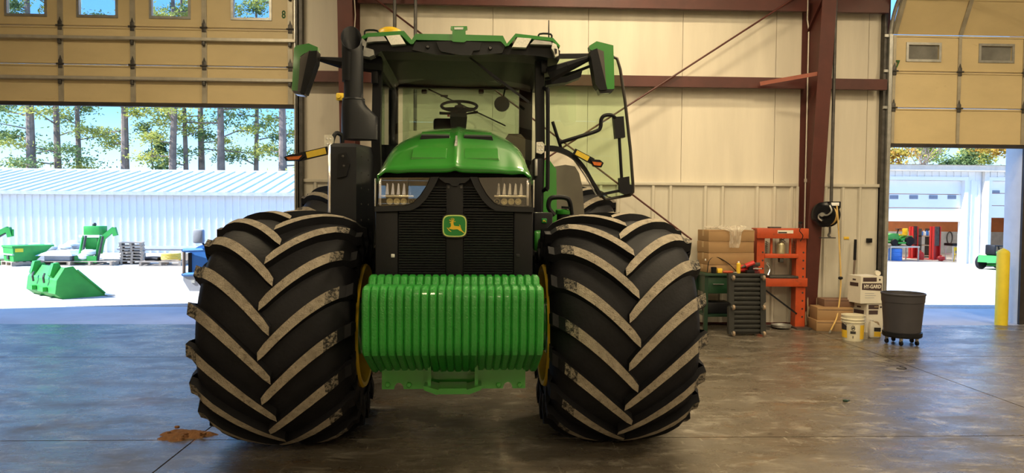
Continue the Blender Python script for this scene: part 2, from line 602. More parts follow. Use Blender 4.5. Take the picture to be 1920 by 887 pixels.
# door jambs of red iron and the right-hand pale outer jamb
for x, s in ((D1R + 0.03, 1), (D2L - 0.06, -1)):
    MB().b2((x - 0.05, YW - 0.05, 0), (x + 0.05, YW + T + 0.01, ZC)).build('door_jamb', M['red_iron'] if s < 0 else M['dark'], wb, smooth=0)
MB().b2((D2R - 0.004, YW + 0.0, -0.006), (D2R + 0.12, YW + 0.34, ZC), bev=0.008).build('outer_jamb', mat('jamb_white', (0.66, 0.67, 0.70), 0.5, 0, 0.05), wb)
MB().b2((D2R - 0.002, YW - 0.04, 0), (D2R + 0.08, YW - 0.001, ZC)).build('door_jamb', M['dark'], wb, smooth=0)
# other walls, ceiling with purlins
for nm, lo, hi, lab in (('wall_left', (XL - 0.2, YB, 0), (XL, YW + T, ZC + 1), 'cream left side wall of the shop'), ('wall_right', (XR, YB, 0), (XR + 0.2, YW + T, ZC + 1), 'cream right side wall of the shop')):
    tag(MB().b2(lo, hi).build(nm, M['vinyl'], smooth=0), lab, kind='structure')
wf = tag(empty('wall_front'), 'shop wall behind the viewer with a closed windowed door', kind='structure')
FD = [(-6.2, -0.6), (3.2, 8.6)]
for a, b in ((XL, FD[0][0]), (FD[0][1], FD[1][0]), (FD[1][1], XR)):
    MB().b2((a, YB - 0.2, 0), (b, YB, ZC + 1)).build('wall_core', M['vinyl'], wf, smooth=0)
for a, b in FD:
    MB().b2((a, YB - 0.2, 4.9), (b, YB, ZC + 1)).build('door_header', M['vinyl'], wf, smooth=0)
    n = 5
    wd = (b - a) / n
    for k in range(8):
        z0, z1 = k * 0.61, k * 0.61 + 0.60
        if k in (3,):
            for i in range(n):
                xa = a + i * wd
                cx_ = xa + wd / 2
                m_ = MB().b2((xa, YB - 0.1, z0), (cx_ - 0.26, YB - 0.05, z1)).b2((cx_ + 0.26, YB - 0.1, z0), (xa + wd, YB - 0.05, z1))
                m_.b2((cx_ - 0.26, YB - 0.1, z0), (cx_ + 0.26, YB - 0.05, z0 + 0.13)).b2((cx_ - 0.26, YB - 0.1, z1 - 0.13), (cx_ + 0.26, YB - 0.05, z1))
                m_.build('door_panel', M['door_tan'], wf, smooth=0)
                MB().b2((cx_ - 0.26, YB - 0.08, z0 + 0.13), (cx_ + 0.26, YB - 0.075, z1 - 0.13)).build('window_pane', M['pane'], wf, smooth=0)
        else:
            MB().b2((a, YB - 0.1, z0), (b, YB - 0.05, z1)).build('door_panel', M['door_tan'], wf, smooth=0)
ce = tag(empty('ceiling'), 'white-faced insulated ceiling between dark red purlins', kind='structure')
MB().b2((XL - 0.2, YB - 0.2, ZC + 0.35), (XR + 0.2, YW + T, ZC + 0.5)).build('ceiling_sheet', M['ceiling'], ce, smooth=0)
for k in range(13):
    y = YB + 0.8 + k * 1.55
    MB().b2((XL, y, ZC + 0.12), (XR, y + 0.07, ZC + 0.35)).build('purlin', M['red_iron'], ce, smooth=0)
MB().b2((XL, YW - 0.02, ZC - 0.02), (XR, YW + T, ZC + 0.4)).build('eave_closure', M['vinyl'], ce, smooth=0)
# rigid frames: tapered columns against the back wall, rafters above
for ci, cx_ in enumerate(COLX):
    fr = thing('frame_column', ('red iron tapered building column behind the exhaust stack' if ci == 0 else 'red iron tapered building column beside the orange press'), 'column', (cx_, YW, 0))
    dz = ZC + 0.1
    d0, d1 = 0.20, 0.80
    MB().prism([(-0.002, 0), (-0.002, dz), (-d1, dz), (-d0, 0)], 'x', -0.006, 0.006).build('web', M['red_iron'], fr, smooth=0)
    MB().prism([(-d0, 0), (-d1, dz), (-d1 - 0.014, dz), (-d0 - 0.014, 0)], 'x', -0.10, 0.10).build('inner_flange', M['red_iron'], fr, smooth=0)
    MB().b2((-0.10, -0.016, 0), (0.10, -0.002, dz)).build('outer_flange', M['red_iron'], fr, smooth=0)
    MB().b2((-0.15, -d0 - 0.08, 0), (0.15, -0.002, 0.02)).build('base_plate', M['red_iron'], fr, smooth=0)
    MB().bar((-0.0, -d1 + 0.3, dz - 0.15), (0.0, -9.0, dz + 0.1), 0.2, 0.34).build('rafter', M['red_iron'], fr, smooth=0)
    if ci == 1:
        MB().bar((-0.012, -0.05, 4.28), (-0.012, -0.62, 4.72), 0.012, 0.07, up=(1, 0, 0)).build('stiffener', M['red_iron'], fr, smooth=0)
        p = [at(1509, -20, YW - 0.06), at(1506, 18, YW - 0.06), at(1504.5, 36, YW - 0.06), at(1511, 55, YW - 0.06), at(1510.5, 300, YW - 0.06), at(1509.5, 560, YW - 0.06)]
        p = [v - Vector((cx_, YW, 0)) for v in p]
        for q in p: q.x = min(q.x, -0.02); q.y = -0.05
        p[0].x = p[1].x = p[2].x = -0.045
        p[3].x = p[4].x = p[5].x = -0.02
        p[-1].z = 0.5
        MB().tube(p, 0.011, 8).build('conduit', M['conduit'], fr)
        MB().box(p[4] - Vector((0, 0, 0.3)), (0.03, 0.03, 0.05)).build('conduit_clip', M['conduit'], fr)
        a_, b_ = at(1425, 157, YW - 0.28), at(1545, 136, YW - 0.5)
        MB().bar(a_ - Vector((cx_, YW, 0)), b_ - Vector((cx_, YW, 0)), 0.012, 0.055).build('flange_brace', mat('brace_red', (0.25, 0.06, 0.03), 0.5), fr)
    else:
        pts = [(0.06, -0.35, 4.9), (0.075, -0.25, 4.35), (0.05, -0.2, 4.1), (0.05, -0.2, 1.2)]
        MB().tube(pts, 0.010, 8).build('conduit', M['conduit'], fr)
        q = at(641, 182, YW - 0.5) - Vector((cx_, YW, 0))
        MB().box((-0.08, -0.52, q.z), (0.10, 0.05, 0.10), bev=0.012).lathe([(0.03, -0.05), (0.03, 0.0)], 12, 0, (-0.09, -0.545, q.z), 'y').build('junction_box', M['reflex'], fr)
# crossed brace rods on the wall
rods = [((1475, 6), (1010, 306)), ((712, 4), (1245, 410))]
for k, (a, b) in enumerate(rods):
    pa, pb = at(*a, YW - 0.24 - 0.03 * k), at(*b, YW - 0.24 - 0.03 * k)
    d = pb - pa
    pa2, pb2 = pa - d * 0.05, pb + d * (0.10 if k else 0.36)
    o = MB().tube([pa2 - pa, pb2 - pa], 0.013, 8).build('brace_rod', M['red_iron'], None, pa)
    tag(o, ['rusty red diagonal brace rod rising to the right-hand column', 'rusty red diagonal brace rod descending behind the open cab door'][k], 'brace rod', 'wall brace rods')
# dark pipes hanging behind the cab roof
for k, (x, y1) in enumerate(((740, 62), (779, 66))):
    p = at(x, 0, YW - 0.35)
    q = at(x, 245, YW - 0.35)
    o = MB().tube([(0, 0, 0), (0, 0, ZC - q.z)], 0.024, 10).tube([(0, 0, ZC - q.z - 0.6), (0, 0.12, ZC - q.z - 0.6)], 0.012, 6).build('drop_pipe', M['dark_steel'], None, (p.x, p.y, q.z))
    tag(o, ['dark vertical drop pipe nearer the exhaust stack', 'dark vertical drop pipe nearer the roof centre tab'][k], 'pipe', 'vertical drop pipes')

# --------------------------------------------------------- overhead doors
M['fogged'] = mat('fogged_pane', (0.20, 0.20, 0.19), 0.08, 0, 0.25, 4)  # opaque glossy grey pane, nothing shows through


def door_section(parent, xl, xr, z0, z1, y, stiles, windows, matrix=None, hinge_top=True, strut=None, stile_w=0.07, pane='pane'):
    """one door section: panel with stiles on the room side; windows = [(x0,x1,z0,z1)]"""
    t = 0.045
    mb = MB()
    if windows:
        wz0, wz1 = windows[0][2], windows[0][3]
        mb.b2((xl, y, z0), (xr, y + t, wz0)).b2((xl, y, wz1), (xr, y + t, z1))
        ed = [xl] + [v for w_ in windows for v in (w_[0], w_[1])] + [xr]
        for i in range(0, len(ed), 2):
            mb.b2((ed[i], y, wz0), (ed[i + 1], y + t, wz1))
    else:
        mb.b2((xl, y, z0 + 0.004), (xr, y + t, z1 - 0.004), bev=0.004)
    # rolled lips along the joints
    mb.b2((xl, y - 0.012, z1 - 0.03), (xr, y, z1 - 0.008)).b2((xl, y - 0.012, z0 + 0.008), (xr, y, z0 + 0.022))
    if matrix: mb.xf(matrix)
    sec = mb.build('door_section', M['door_tan'], parent, smooth=0)
    X = (lambda m_: m_.xf(matrix)) if matrix else (lambda m_: m_)
    for sx in stiles:
        X(MB().b2((sx - stile_w / 2, y - 0.018, z0 + 0.01), (sx + stile_w / 2, y - 0.001, z1 - 0.01))).build('stile', M['stile'], sec, smooth=0)
        if hinge_top:
            h = MB().b2((sx - 0.028, y - 0.03, z1 - 0.06), (sx + 0.028, y - 0.018, z1 + 0.06), bev=0.004).lathe([(0.012, -0.05), (0.012, 0.05)], 8, 0, (sx, y - 0.034, z1), 'x')
            h.prism([(sx - 0.022, z1 + 0.055), (sx + 0.022, z1 + 0.055), (sx, z1 + 0.12)], 'y', y - 0.028, y - 0.019)
            X(h).build('hinge', M['dark_steel'], sec)
    for (a, b, c, d) in windows:
        fw_ = 0.035
        m_ = MB().b2((a - fw_, y - 0.014, c - fw_), (b + fw_, y - 0.001, c)).b2((a - fw_, y - 0.014, d), (b + fw_, y - 0.001, d + fw_)).b2((a - fw_, y - 0.014, c), (a, y - 0.001, d)).b2((b, y - 0.014, c), (b + fw_, y - 0.001, d))
        X(m_).build('window_frame', M['steel'], sec, smooth=0)
        X(MB().b2((a, y + 0.018, c), (b, y + 0.024, d))).build('window_pane', M[pane], sec, smooth=0)
    if strut is not None:
        m_ = MB().prism([(y - 0.02, strut - 0.03), (y - 0.075, strut - 0.02), (y - 0.075, strut + 0.02), (y - 0.02, strut + 0.03)], 'x', xl, xr)
        X(m_).build('strut', M['strut'], sec, smooth=0)
        for sx in stiles:
            X(MB().b2((sx - 0.02, y - 0.06, strut - 0.085), (sx + 0.02, y - 0.02, strut - 0.02), bev=0.006)).build('strut_clip', M['dark_steel'], sec)
    return sec


YD = YW - 0.10
xr1 = at(556, 100, YD).x
zb1 = at(556, 197.5, YD).z
hs = at(556, 57, YD).z - at(556, 128, YD).z
d1 = tag(empty('door_1'), 'tan overhead door half open over the gravel yard', kind='structure')
st_px = (545, 384, 250, 115)
stiles1 = [at(p, 120, YD).x for p in st_px]
stp = (stiles1[1] - stiles1[3]) / 2
stiles1 = [stiles1[0], stiles1[1], stiles1[2], stiles1[3], stiles1[3] - stp]
for k in range(5):
    z0, z1 = zb1 + k * hs, zb1 + (k + 1) * hs
    wins = []
    if k == 2:
        zc0 = at(470, 33.5, YD).z
        wins = [(at(a, 30, YD).x, at(b, 30, YD).x, zc0, zc0 + 0.27) for a, b in ((14, 84), (149, 217), (285, 353), (438, 505))]
    strut = z0 + (0.335 if k != 2 else None) if k != 2 else z0 + 0.42 + 0.0
    strut = {0: z0 + 0.335, 1: z0 + 0.36, 2: z0 + 0.478, 3: z0 + 0.3, 4: z0 + 0.3}[k]
    door_section(d1, D1L + 0.02, xr1, z0, z1, YD, stiles1, wins, strut=strut)
MB().b2((D1L, YD - 0.01, zb1 - 0.045), (xr1, YD + 0.06, zb1 + 0.004)).build('bottom_seal', M['dark'], d1, smooth=0)
q = at(532, 28, YD)
text_mesh('8', 0.15, 0.001, M['num_green'], 'stencil_number', d1, (q.x, YD - 0.003, q.z), bold=0.004, sx=0.75)
for dx, w_, mm in ((0.045, 0.02, M['steel']), (0.075, 0.018, M['dark_steel'])):
    MB().b2((D1R + dx - 0.05, YD - 0.06, 0), (D1R + dx - 0.05 + w_, YD + 0.03, ZC - 0.4)).build('track', mm, d1, smooth=0)
MB().b2((D1R + 0.055, YD - 0.03, 0), (D1R + 0.10, YD + 0.09, ZC - 0.3)).build('track_angle', M['dark_steel'], d1, smooth=0)

d2 = tag(empty('door_2'), 'tan overhead door partly raised beside the red column', kind='structure')
xl2 = at(1670, 200, YD).x
xr2 = xl2 + 3.3
zb2 = at(1720, 270.5, YD).z
h2 = (at(1720, 66, YD).z - zb2) / 3
stiles2 = [xl2 + 0.03, at(1797, 170, YD).x]
stiles2.append(stiles2[1] * 2 - stiles2[0])
for k in range(3):
    z0, z1 = zb2 + k * h2, zb2 + (k + 1) * h2
    wins = []
    if k == 2:
        za, zb_ = at(1730, 111.5, YD).z, at(1730, 84.5, YD).z
        wins = [(at(1703, 100, YD).x, at(1760, 100, YD).x, za, zb_), (at(1839, 100, YD).x, at(1897, 100, YD).x, za, zb_)]
    door_section(d2, xl2, xr2, z0, z1, YD, stiles2, wins, hinge_top=(k < 2), stile_w=0.045, pane='fogged')
zt = zb2 + 3 * h2
piv = Vector((0, YD, zt))
Mx = Matrix.Translation(piv) @ Matrix.Rotation(R(26), 4, 'X') @ Matrix.Translation(-piv)
door_section(d2, xl2, xr2, zt, zt + h2, YD, stiles2, [], matrix=Mx, hinge_top=False, stile_w=0.06)
piv2 = Mx @ Vector((0, YD, zt + h2))
Mx2 = Matrix.Translation(piv2) @ Matrix.Rotation(R(64), 4, 'X') @ Matrix.Translation(-Vector((0, YD, zt + h2)))
door_section(d2, xl2, xr2, zt + h2, zt + 2 * h2, YD, stiles2, [], matrix=Mx2, hinge_top=False, stile_w=0.06)
MB().b2((xl2, YD - 0.01, zb2 - 0.045), (xr2, YD + 0.06, zb2 + 0.004)).build('bottom_seal', M['dark'], d2, smooth=0)
q = at(1679, 121, YD)
text_mesh('7', 0.14, 0.001, M['num_green'], 'stencil_number', d2, (q.x + 0.02, YD - 0.021, q.z), bold=0.005, sx=0.85)
MB().b2((D2L - 0.07, YD - 0.05, 0), (D2L - 0.02, YD + 0.05, zt)).build('track', M['steel'], d2, smooth=0)
MB().b2((D2L - 0.12, YD + 0.0, 0), (D2L - 0.075, YD + 0.1, zt + 0.3)).build('track_angle', M['dark_steel'], d2, smooth=0)
tr = [(D2L - 0.045, YD, zt - 0.05), (D2L - 0.045, YD - 0.09, zt + 0.25), (D2L - 0.045, YD - 0.27, zt + 0.5), (D2L - 0.045, YD - 0.7, zt + 0.72), (D2L - 0.045, YD - 2.6, zt + 0.85)]
MB().tube(bez(tr, 5), 0.028, 8).build('track_curve', M['steel'], d2)
for z in (zt - 0.02, zt - h2, zt - 2 * h2):
    MB().b2((D2L - 0.13, YD - 0.03, z - 0.02), (D2L - 0.02, YD - 0.01, z + 0.02)).build('track_bracket', M['steel'], d2, smooth=0)

# --------------------------------------------------------- strip lights
M['tube_on'] = emis('tube_glow', (1.0, 0.86, 0.56), 9.0)
spots = [(1.6, 8.2), (3.6, 6.4), (7.6, 6.2), (1.4, 4.4), (4.4, 2.6), (8.4, 2.4), (-3.6, 6.6), (-0.6, -2.6), (3.0, -2.4), (7.6, -2.6), (0.5, -7.0), (6.0, -7.0), (-5.8, -3.6), (-5.0, -7.2)]
tubes = MB().tube([(-0.62, 0, -0.055), (0.62, 0, -0.055)], 0.02, 8)
tube_me = tubes.mesh('tube', M['tube_on'])
house_me = MB().prism([(-0.19, -0.05), (-0.10, 0.03), (0.10, 0.03), (0.19, -0.05), (0.17, -0.05), (0.09, 0.015), (-0.09, 0.015), (-0.17, -0.05)], 'x', -0.66, 0.66).mesh('housing', M['white_paint'], 0)
chain_me = MB().tube([(0, 0, 0.03), (0, 0, 0.85)], 0.004, 5).mesh('hanger', M['dark_steel'])
for k, (x, y) in enumerate(spots):
    t = thing('strip_light', 'white two-tube strip light hanging from the shop ceiling', 'light', (x, y, 5.9), R(90) if k % 2 else 0, 'ceiling strip lights')
    inst('housing', house_me, t)
    inst('tube', tube_me, t, (0, -0.1, 0))
    inst('tube', tube_me, t, (0, 0.1, 0))
    inst('hanger', chain_me, t, (-0.5, 0, 0))
    inst('hanger', chain_me, t, (0.5, 0, 0))
    al = bpy.data.lights.new('strip', 'AREA')
    al.shape = 'RECTANGLE'
    al.size, al.size_y = 1.24, 0.26
    al.energy = LAMP_W
    al.color = (1.0, 0.80, 0.50)
    ao = bpy.data.objects.new('lamp_light', al)
    C.objects.link(ao)
    ao.parent = t
    ao.location = (0, 0, -0.09)
# ================================================================== tractor
TX, TY, TR = -0.205, 5.15, 0.020
tractor = thing('tractor', 'large green four-wheel tractor with wide lugged tires and front suitcase weights', 'tractor', (TX, TY, 0), TR)
_TM = Matrix.Translation((TX, TY, 0)) @ Matrix.Rotation(TR, 4, 'Z')
_TI = _TM.inverted()


def tl(px, py, yl):
    """tractor-local point on the local plane y = yl that a photo pixel looks at"""
    o = _TI @ Vector((0, 0, CAM_H))
    d = _TI.to_3x3() @ ray(px, py)
    return o + d * ((yl - o.y) / d.y)


def tp(pts, yl):
    return [(tl(x, y, yl).x, tl(x, y, yl).z) for x, y in pts]


def part(name, mb, m, parent=None, smooth=0.6, label=None):
    o = mb.build(name, m, parent or tractor, smooth=smooth)
    if label: o['label'] = label
    return o


# ------------------------------------------------------------------ tires
def make_tire(cx, cy, Rc, lug_h, W, rim_r, nlug, sgn, zc, arc, lw, phase, nm, rear=False):
    """carcass, rim and lugs; every lug its own mesh. sgn = +1 for the wheel on local +x"""
    hw = W / 2
    sq = lambda p: Vector((p[0], p[1], max(p[2], 0.003)))
    prof = []
    # section: from inner bead over the tread to outer bead  (x across, r)
    half = [(0.0, Rc), (0.25, Rc - 0.004), (0.5, Rc - 0.018), (0.72, Rc - 0.046), (0.86, Rc - 0.082), (0.945, Rc - 0.135), (1.0, Rc - 0.215), (1.0, Rc - 0.28), (0.99, (Rc + rim_r) / 2 - 0.02), (0.955, rim_r + 0.03), (0.93, rim_r)]
    sec = [(-x * hw, r) for x, r in reversed(half)] + [(x * hw, r) for x, r in half[1:]]
    n = 72
    rings = []
    for x, r in sec:
        ring = []
        for k in range(n):
            a = 2 * math.pi * k / n
            p = Vector((cx + x, cy - r * math.cos(a), zc + r * math.sin(a)))
            ring.append(sq(p))
        rings.append(ring)
    mb = MB()
    mb.loft(rings, True, False)
    tire = part(nm, mb, M['rubber'], smooth=0.9)

    def surf(x, a, h):
        t = min(1.0, abs(x) / hw)
        r = Rc
        for i in range(6):
            if half[i][0] <= t <= half[i + 1][0]:
                f = (t - half[i][0]) / (half[i + 1][0] - half[i][0])
                r = half[i][1] + (half[i + 1][1] - half[i][1]) * f
        r = max(r, Rc - 0.12) + h
        return sq((cx + x, cy - r * math.cos(a), zc + r * math.sin(a)))
    for side in (-1, 1):
        for k in range(nlug):
            a0 = 2 * math.pi * (k + phase + (0.5 if side > 0 else 0.0)) / nlug
            mb = MB()
            m = 14
            rows = []
            for i in range(m + 1):
                t = i / m
                x = side * (-0.035 + (hw * 1.015 + 0.035) * t)
                # steep near the centre, flatter towards the shoulder
                a = a0 + (arc / Rc) * (1.30 * t - 0.30 * t * t)
                w_ = lw * (0.86 + 0.22 * t) / Rc / 2
                # direction of the lug so that its width is measured along the circumference
                hh = lug_h if t < 0.97 else lug_h * 0.9
                if i == 0:
                    wl, wt = w_ * 1.0, w_ * 0.72
                else:
                    wl, wt = w_ * 1.28, w_
                rows.append([surf(x, a - wl * 1.25, -0.012), surf(x, a - wt * 1.25, hh), surf(x, a + wt * 1.25, hh), surf(x, a + wl * 1.25, -0.012)])
            # shoulder drop: lug runs down the sidewall
            t = 1.0
            x = side * hw * 1.03
            a = a0 + (arc / Rc) * 1.02
            w_ = lw * 1.05 / Rc / 2
            for dr in (0.10, 0.20):
                rr = Rc - 0.07 - dr
                row = []
                for da, out in ((-w_ * 1.5, -0.03), (-w_ * 1.2, 0.012 - dr * 0.1), (w_ * 1.2, 0.012 - dr * 0.1), (w_ * 1.5, -0.03)):
                    row.append(sq((cx + x + side * out, cy - rr * math.cos(a + da), zc + rr * math.sin(a + da))))
                rows.append(row)
            b = len(mb.v)
            mb.v += [tuple(p) for r_ in rows for p in r_]
            for i in range(len(rows) - 1):
                for j in range(3):
                    mb.f.append((b + i * 4 + j, b + i * 4 + j + 1, b + (i + 1) * 4 + j + 1, b + (i + 1) * 4 + j))
                    e_ = m if side == sgn else 12
                    mb.m.append(0 if (j != 1 or i >= e_) else (2 if i >= e_ - 2 else 1))
            mb.f.append((b, b + 1, b + 2, b + 3)); mb.m.append(0)
            e = b + (len(rows) - 1) * 4
            mb.f.append((e + 3, e + 2, e + 1, e)); mb.m.append(0)
            mb.build('tread_lug', [M['lug_side'], M['lug_dirt'], M['lug_fade']], tire, smooth=0.5)
    # rim, open towards the tractor's middle
    s = -sgn
    e = cx + s * hw * 0.95
    rim = MB()
    rim.lathe([(rim_r + 0.022, 0.0), (rim_r + 0.028, s * 0.02), (rim_r + 0.018, s * 0.035), (rim_r - 0.01, s * 0.03), (rim_r - 0.022, -s * 0.02), (rim_r - 0.035, -s * 0.22), (rim_r - 0.09, -s * 0.34), (0.2, -s * 0.36), (0.2, -s * 0.40), (rim_r + 0.0, -s * 0.37), (rim_r + 0.022, 0.0)], 48, 0, (e, cy, zc), 'x', caps=False)
    part('rim', rim, M['yellow'], tire)
    hub = MB().lathe([(0.0, s * 0.10), (0.13, s * 0.10), (0.17, s * 0.02), (0.19, -s * 0.30), (0.19, -s * 0.37), (0, -s * 0.37)], 24, 0, (e, cy, zc), 'x')
    part('hub', hub, M['green'], tire)
    for k in range(10):
        a = 2 * math.pi * k / 10
        MB().lathe([(0.018, -s * 0.35), (0.018, -s * 0.31)], 6, 0, (e, cy + 0.24 * math.cos(a), zc + 0.24 * math.sin(a)), 'x').build('wheel_nut', M['dark_steel'], tire)
    return tire


make_tire(-1.135, 0.0, 0.775, 0.052, 0.99, 0.415, 17, -1, 0.805, 0.44, 0.064, 0.30, 'front_tire')
make_tire(1.135, 0.0, 0.775, 0.052, 0.99, 0.415, 17, 1, 0.805, 0.44, 0.064, 0.04, 'front_tire')
make_tire(-1.24, 3.05, 0.93, 0.055, 0.98, 0.60, 18, -1, 0.955, 0.46, 0.07, 0.2, 'rear_tire', True)
make_tire(1.24, 3.05, 0.93, 0.055, 0.98, 0.60, 18, 1, 0.955, 0.46, 0.07, 0.55, 'rear_tire', True)

# ------------------------------------------------------------------ chassis
mb = MB().tube([(-0.72, 0, 0.80), (0.72, 0, 0.80)], 0.12, 16).b2((-0.24, -0.2, 0.62), (0.24, 0.25, 1.0), bev=0.05)
part('front_axle', mb, M['green'])
for s in (-1, 1):
    mb = MB().lathe([(0.10, 0), (0.2, s * 0.04), (0.22, s * 0.16), (0.16, s * 0.2)], 20, 0, (s * 0.62, 0, 0.80), 'x').b2((s * 0.56, -0.06, 0.62), (s * 0.66, 0.06, 0.98), bev=0.02)
    part('steering_knuckle', mb, M['green'])
    mb = MB().tube([(s * 0.62, -0.2, 0.78), (s * 0.1, -0.24, 0.80)], 0.024, 8)
    part('tie_rod', mb, M['dark_steel'])
part('frame_rail', MB().b2((-0.27, -0.62, 0.66), (0.27, 1.6, 1.06), bev=0.03), M['green'])
part('transmission', MB().b2((-0.36, 1.3, 0.55), (0.36, 3.3, 1.25), bev=0.05), M['green'])
part('engine_block', MB().b2((-0.33, -0.3, 0.9), (0.33, 1.4, 1.75), bev=0.04), M['black'])
part('rear_axle', MB().tube([(-1.0, 3.05, 0.95), (1.0, 3.05, 0.95)], 0.17, 16), M['green'])

# ------------------------------------------------------------------ suitcase weights
YF = -1.15
zt, zm, zb = 1.215, 0.838, 0.63
prof = [(YF + 0.05, zt - 0.012), (YF + 0.02, zt - 0.03), (YF + 0.004, zt - 0.06), (YF, zt - 0.09), (YF, zm + 0.05), (YF + 0.012, zm), (YF + 0.03, zm - 0.03), (YF + 0.40, zb), (YF + 0.46, zb + 0.02), (YF + 0.46, zt - 0.12), (YF + 0.40, zt - 0.06), (YF + 0.40, zt + 0.012), (YF + 0.385, zt + 0.025), (YF + 0.31, zt + 0.028), (YF + 0.28, zt + 0.02), (YF + 0.25, zt - 0.022), (YF + 0.20, zt - 0.026), (YF + 0.16, zt - 0.012)]
x0 = tl(677.5, 600, YF).x
x1 = tl(1020, 600, YF).x
NW = 22
tw = (x1 - x0) / NW
h = tw / 2 - 0.0009
c = 0.011


def inset(poly, d):
    n = len(poly)
    area = sum(poly[i][0] * poly[(i + 1) % n][1] - poly[(i + 1) % n][0] * poly[i][1] for i in range(n))
    sg = 1 if area > 0 else -1
    out = []
    for i in range(n):
        p0, p1, p2 = Vector(poly[i - 1]), Vector(poly[i]), Vector(poly[(i + 1) % n])
        e1, e2 = (p1 - p0).normalized(), (p2 - p1).normalized()
        n1, n2 = Vector((-e1.y, e1.x)) * sg, Vector((-e2.y, e2.x)) * sg
        nn = (n1 + n2)
        if nn.length < 1e-4: nn = n1
        nn.normalize()
        out.append(tuple(p1 + nn * d / max(0.5, nn.dot(n1))))
    return out


pin = inset(prof, c)
mb = MB().loft([[(-h, p[0], p[1]) for p in pin], [(-h + c * 0.9, p[0], p[1]) for p in prof], [(h - c * 0.9, p[0], p[1]) for p in prof], [(h, p[0], p[1]) for p in pin]])
wme = mb.mesh('suitcase_weight', M['green_cast'], 0.45)
for k in range(NW):
    inst('suitcase_weight', wme, tractor, (x0 + tw * (k + 0.5), 0, 0))
part('weight_rail', MB().b2((x0 + 0.02, YF + 0.30, 0.86), (x1 - 0.02, YF + 0.44, 1.10), bev=0.02), M['green'])
# hitch bracket under the weights
yb = YF + 0.36
br = MB()
pl = [tl(716, 702, yb), tl(985, 702, yb), tl(984, 729, yb), tl(720, 730, yb)]
xa, xb_, zz0, zz1 = pl[0].x, pl[1].x, pl[3].z, pl[0].z + 0.14
nL = [tl(v, 730, yb).x for v in (739, 757)]
nR = [tl(v, 730, yb).x for v in (943, 961)]
cL, cR = tl(806, 715, yb).x, tl(893, 715, yb).x
top = [(xa, zz0), (nL[0], zz0)] + [(((nL[0] + nL[1]) / 2) - math.cos(math.pi * i / 8) * (nL[1] - nL[0]) / 2, zz0 + math.sin(math.pi * i / 8) * 0.04) for i in range(1, 8)] + [(nL[1], zz0), (cL, zz0)]
br.prism(top + [(cL, zz1), (xa, zz1)], 'y', yb, yb + 0.04)
top = [(cR, zz0), (nR[0], zz0)] + [(((nR[0] + nR[1]) / 2) - math.cos(math.pi * i / 8) * (nR[1] - nR[0]) / 2, zz0 + math.sin(math.pi * i / 8) * 0.04) for i in range(1, 8)] + [(nR[1], zz0), (xb_, zz0)]
br.prism(top + [(xb_, zz1), (cR, zz1)], 'y', yb, yb + 0.04)
br.b2((xa, yb + 0.04, zz0 + 0.09), (xb_, yb + 0.5, zz1))
brk = part('hitch_bracket', br, M['green'], smooth=0)
zc0 = tl(850, 737, yb - 0.1).z
hk = MB()
cc = (cL + cR) / 2
w2 = (cR - cL) / 2
hk.prism([(cL - 0.03, zz0 + 0.02), (cL + 0.05, zz0 - 0.01), (cc - 0.09, zc0 - 0.005), (cc + 0.09, zc0 - 0.005), (cR - 0.05, zz0 - 0.01), (cR + 0.03, zz0 + 0.02), (cR + 0.03, zz0 + 0.045), (cR - 0.06, zz0 + 0.02), (cc + 0.085, zc0 + 0.03), (cc - 0.085, zc0 + 0.03), (cL + 0.06, zz0 + 0.02), (cL - 0.03, zz0 + 0.045)], 'y', yb - 0.11, yb + 0.06)
hk.prism([(cL - 0.01, zz0), (cL + 0.01, zz0), (cL + 0.01, zz1), (cL - 0.01, zz1)], 'y', yb - 0.06, yb + 0.4)
hk.prism([(cR - 0.01, zz0), (cR + 0.01, zz0), (cR + 0.01, zz1), (cR - 0.01, zz1)], 'y', yb - 0.06, yb + 0.4)
hk.b2((cL, yb + 0.10, zz0 + 0.0), (cR, yb + 0.14, zz1))
hk.b2((cL, yb - 0.08, zc0 + 0.0), (cR, yb + 0.12, zc0 + 0.014))
part('tow_pocket', hk, M['green'], brk, smooth=0)
for px in (727, 767, 935, 974):
    p = tl(px, 721, yb)
    MB().lathe([(0.017, 0.0), (0.017, -0.014), (0.012, -0.018), (0, -0.018)], 6, 0, (p.x, yb, p.z), 'y').build('bolt', M['green'], brk, smooth=0)

# ------------------------------------------------------------------ front grille
YG = -0.66
gl = [tl(703, 524, YG), tl(999.5, 524, YG)]
ztop = tl(850, 331, YG).z
zbot = 0.95
gxl, gxr = gl[0].x, gl[1].x
gc = (gxl + gxr) / 2
nose = MB().b2((gxl, YG + 0.03, zbot), (gxr, YG + 0.10, tl(850, 389, YG).z), bev=0.012).b2((gxl + 0.20, YG + 0.05, tl(850, 389, YG).z - 0.02), (gxr - 0.20, YG + 0.10, ztop))
nose.b2((gxl, YG + 0.05, zbot), (gxl + 0.02, YG + 1.6, 1.80)).b2((gxr - 0.02, YG + 0.05, zbot), (gxr, YG + 1.6, 1.80))
nose.b2((gxl + 0.01, YG + 0.145, zbot), (gxr - 0.01, YG + 0.17, ztop + 0.04))
nose_o = part('nose_panel', nose, M['black'])
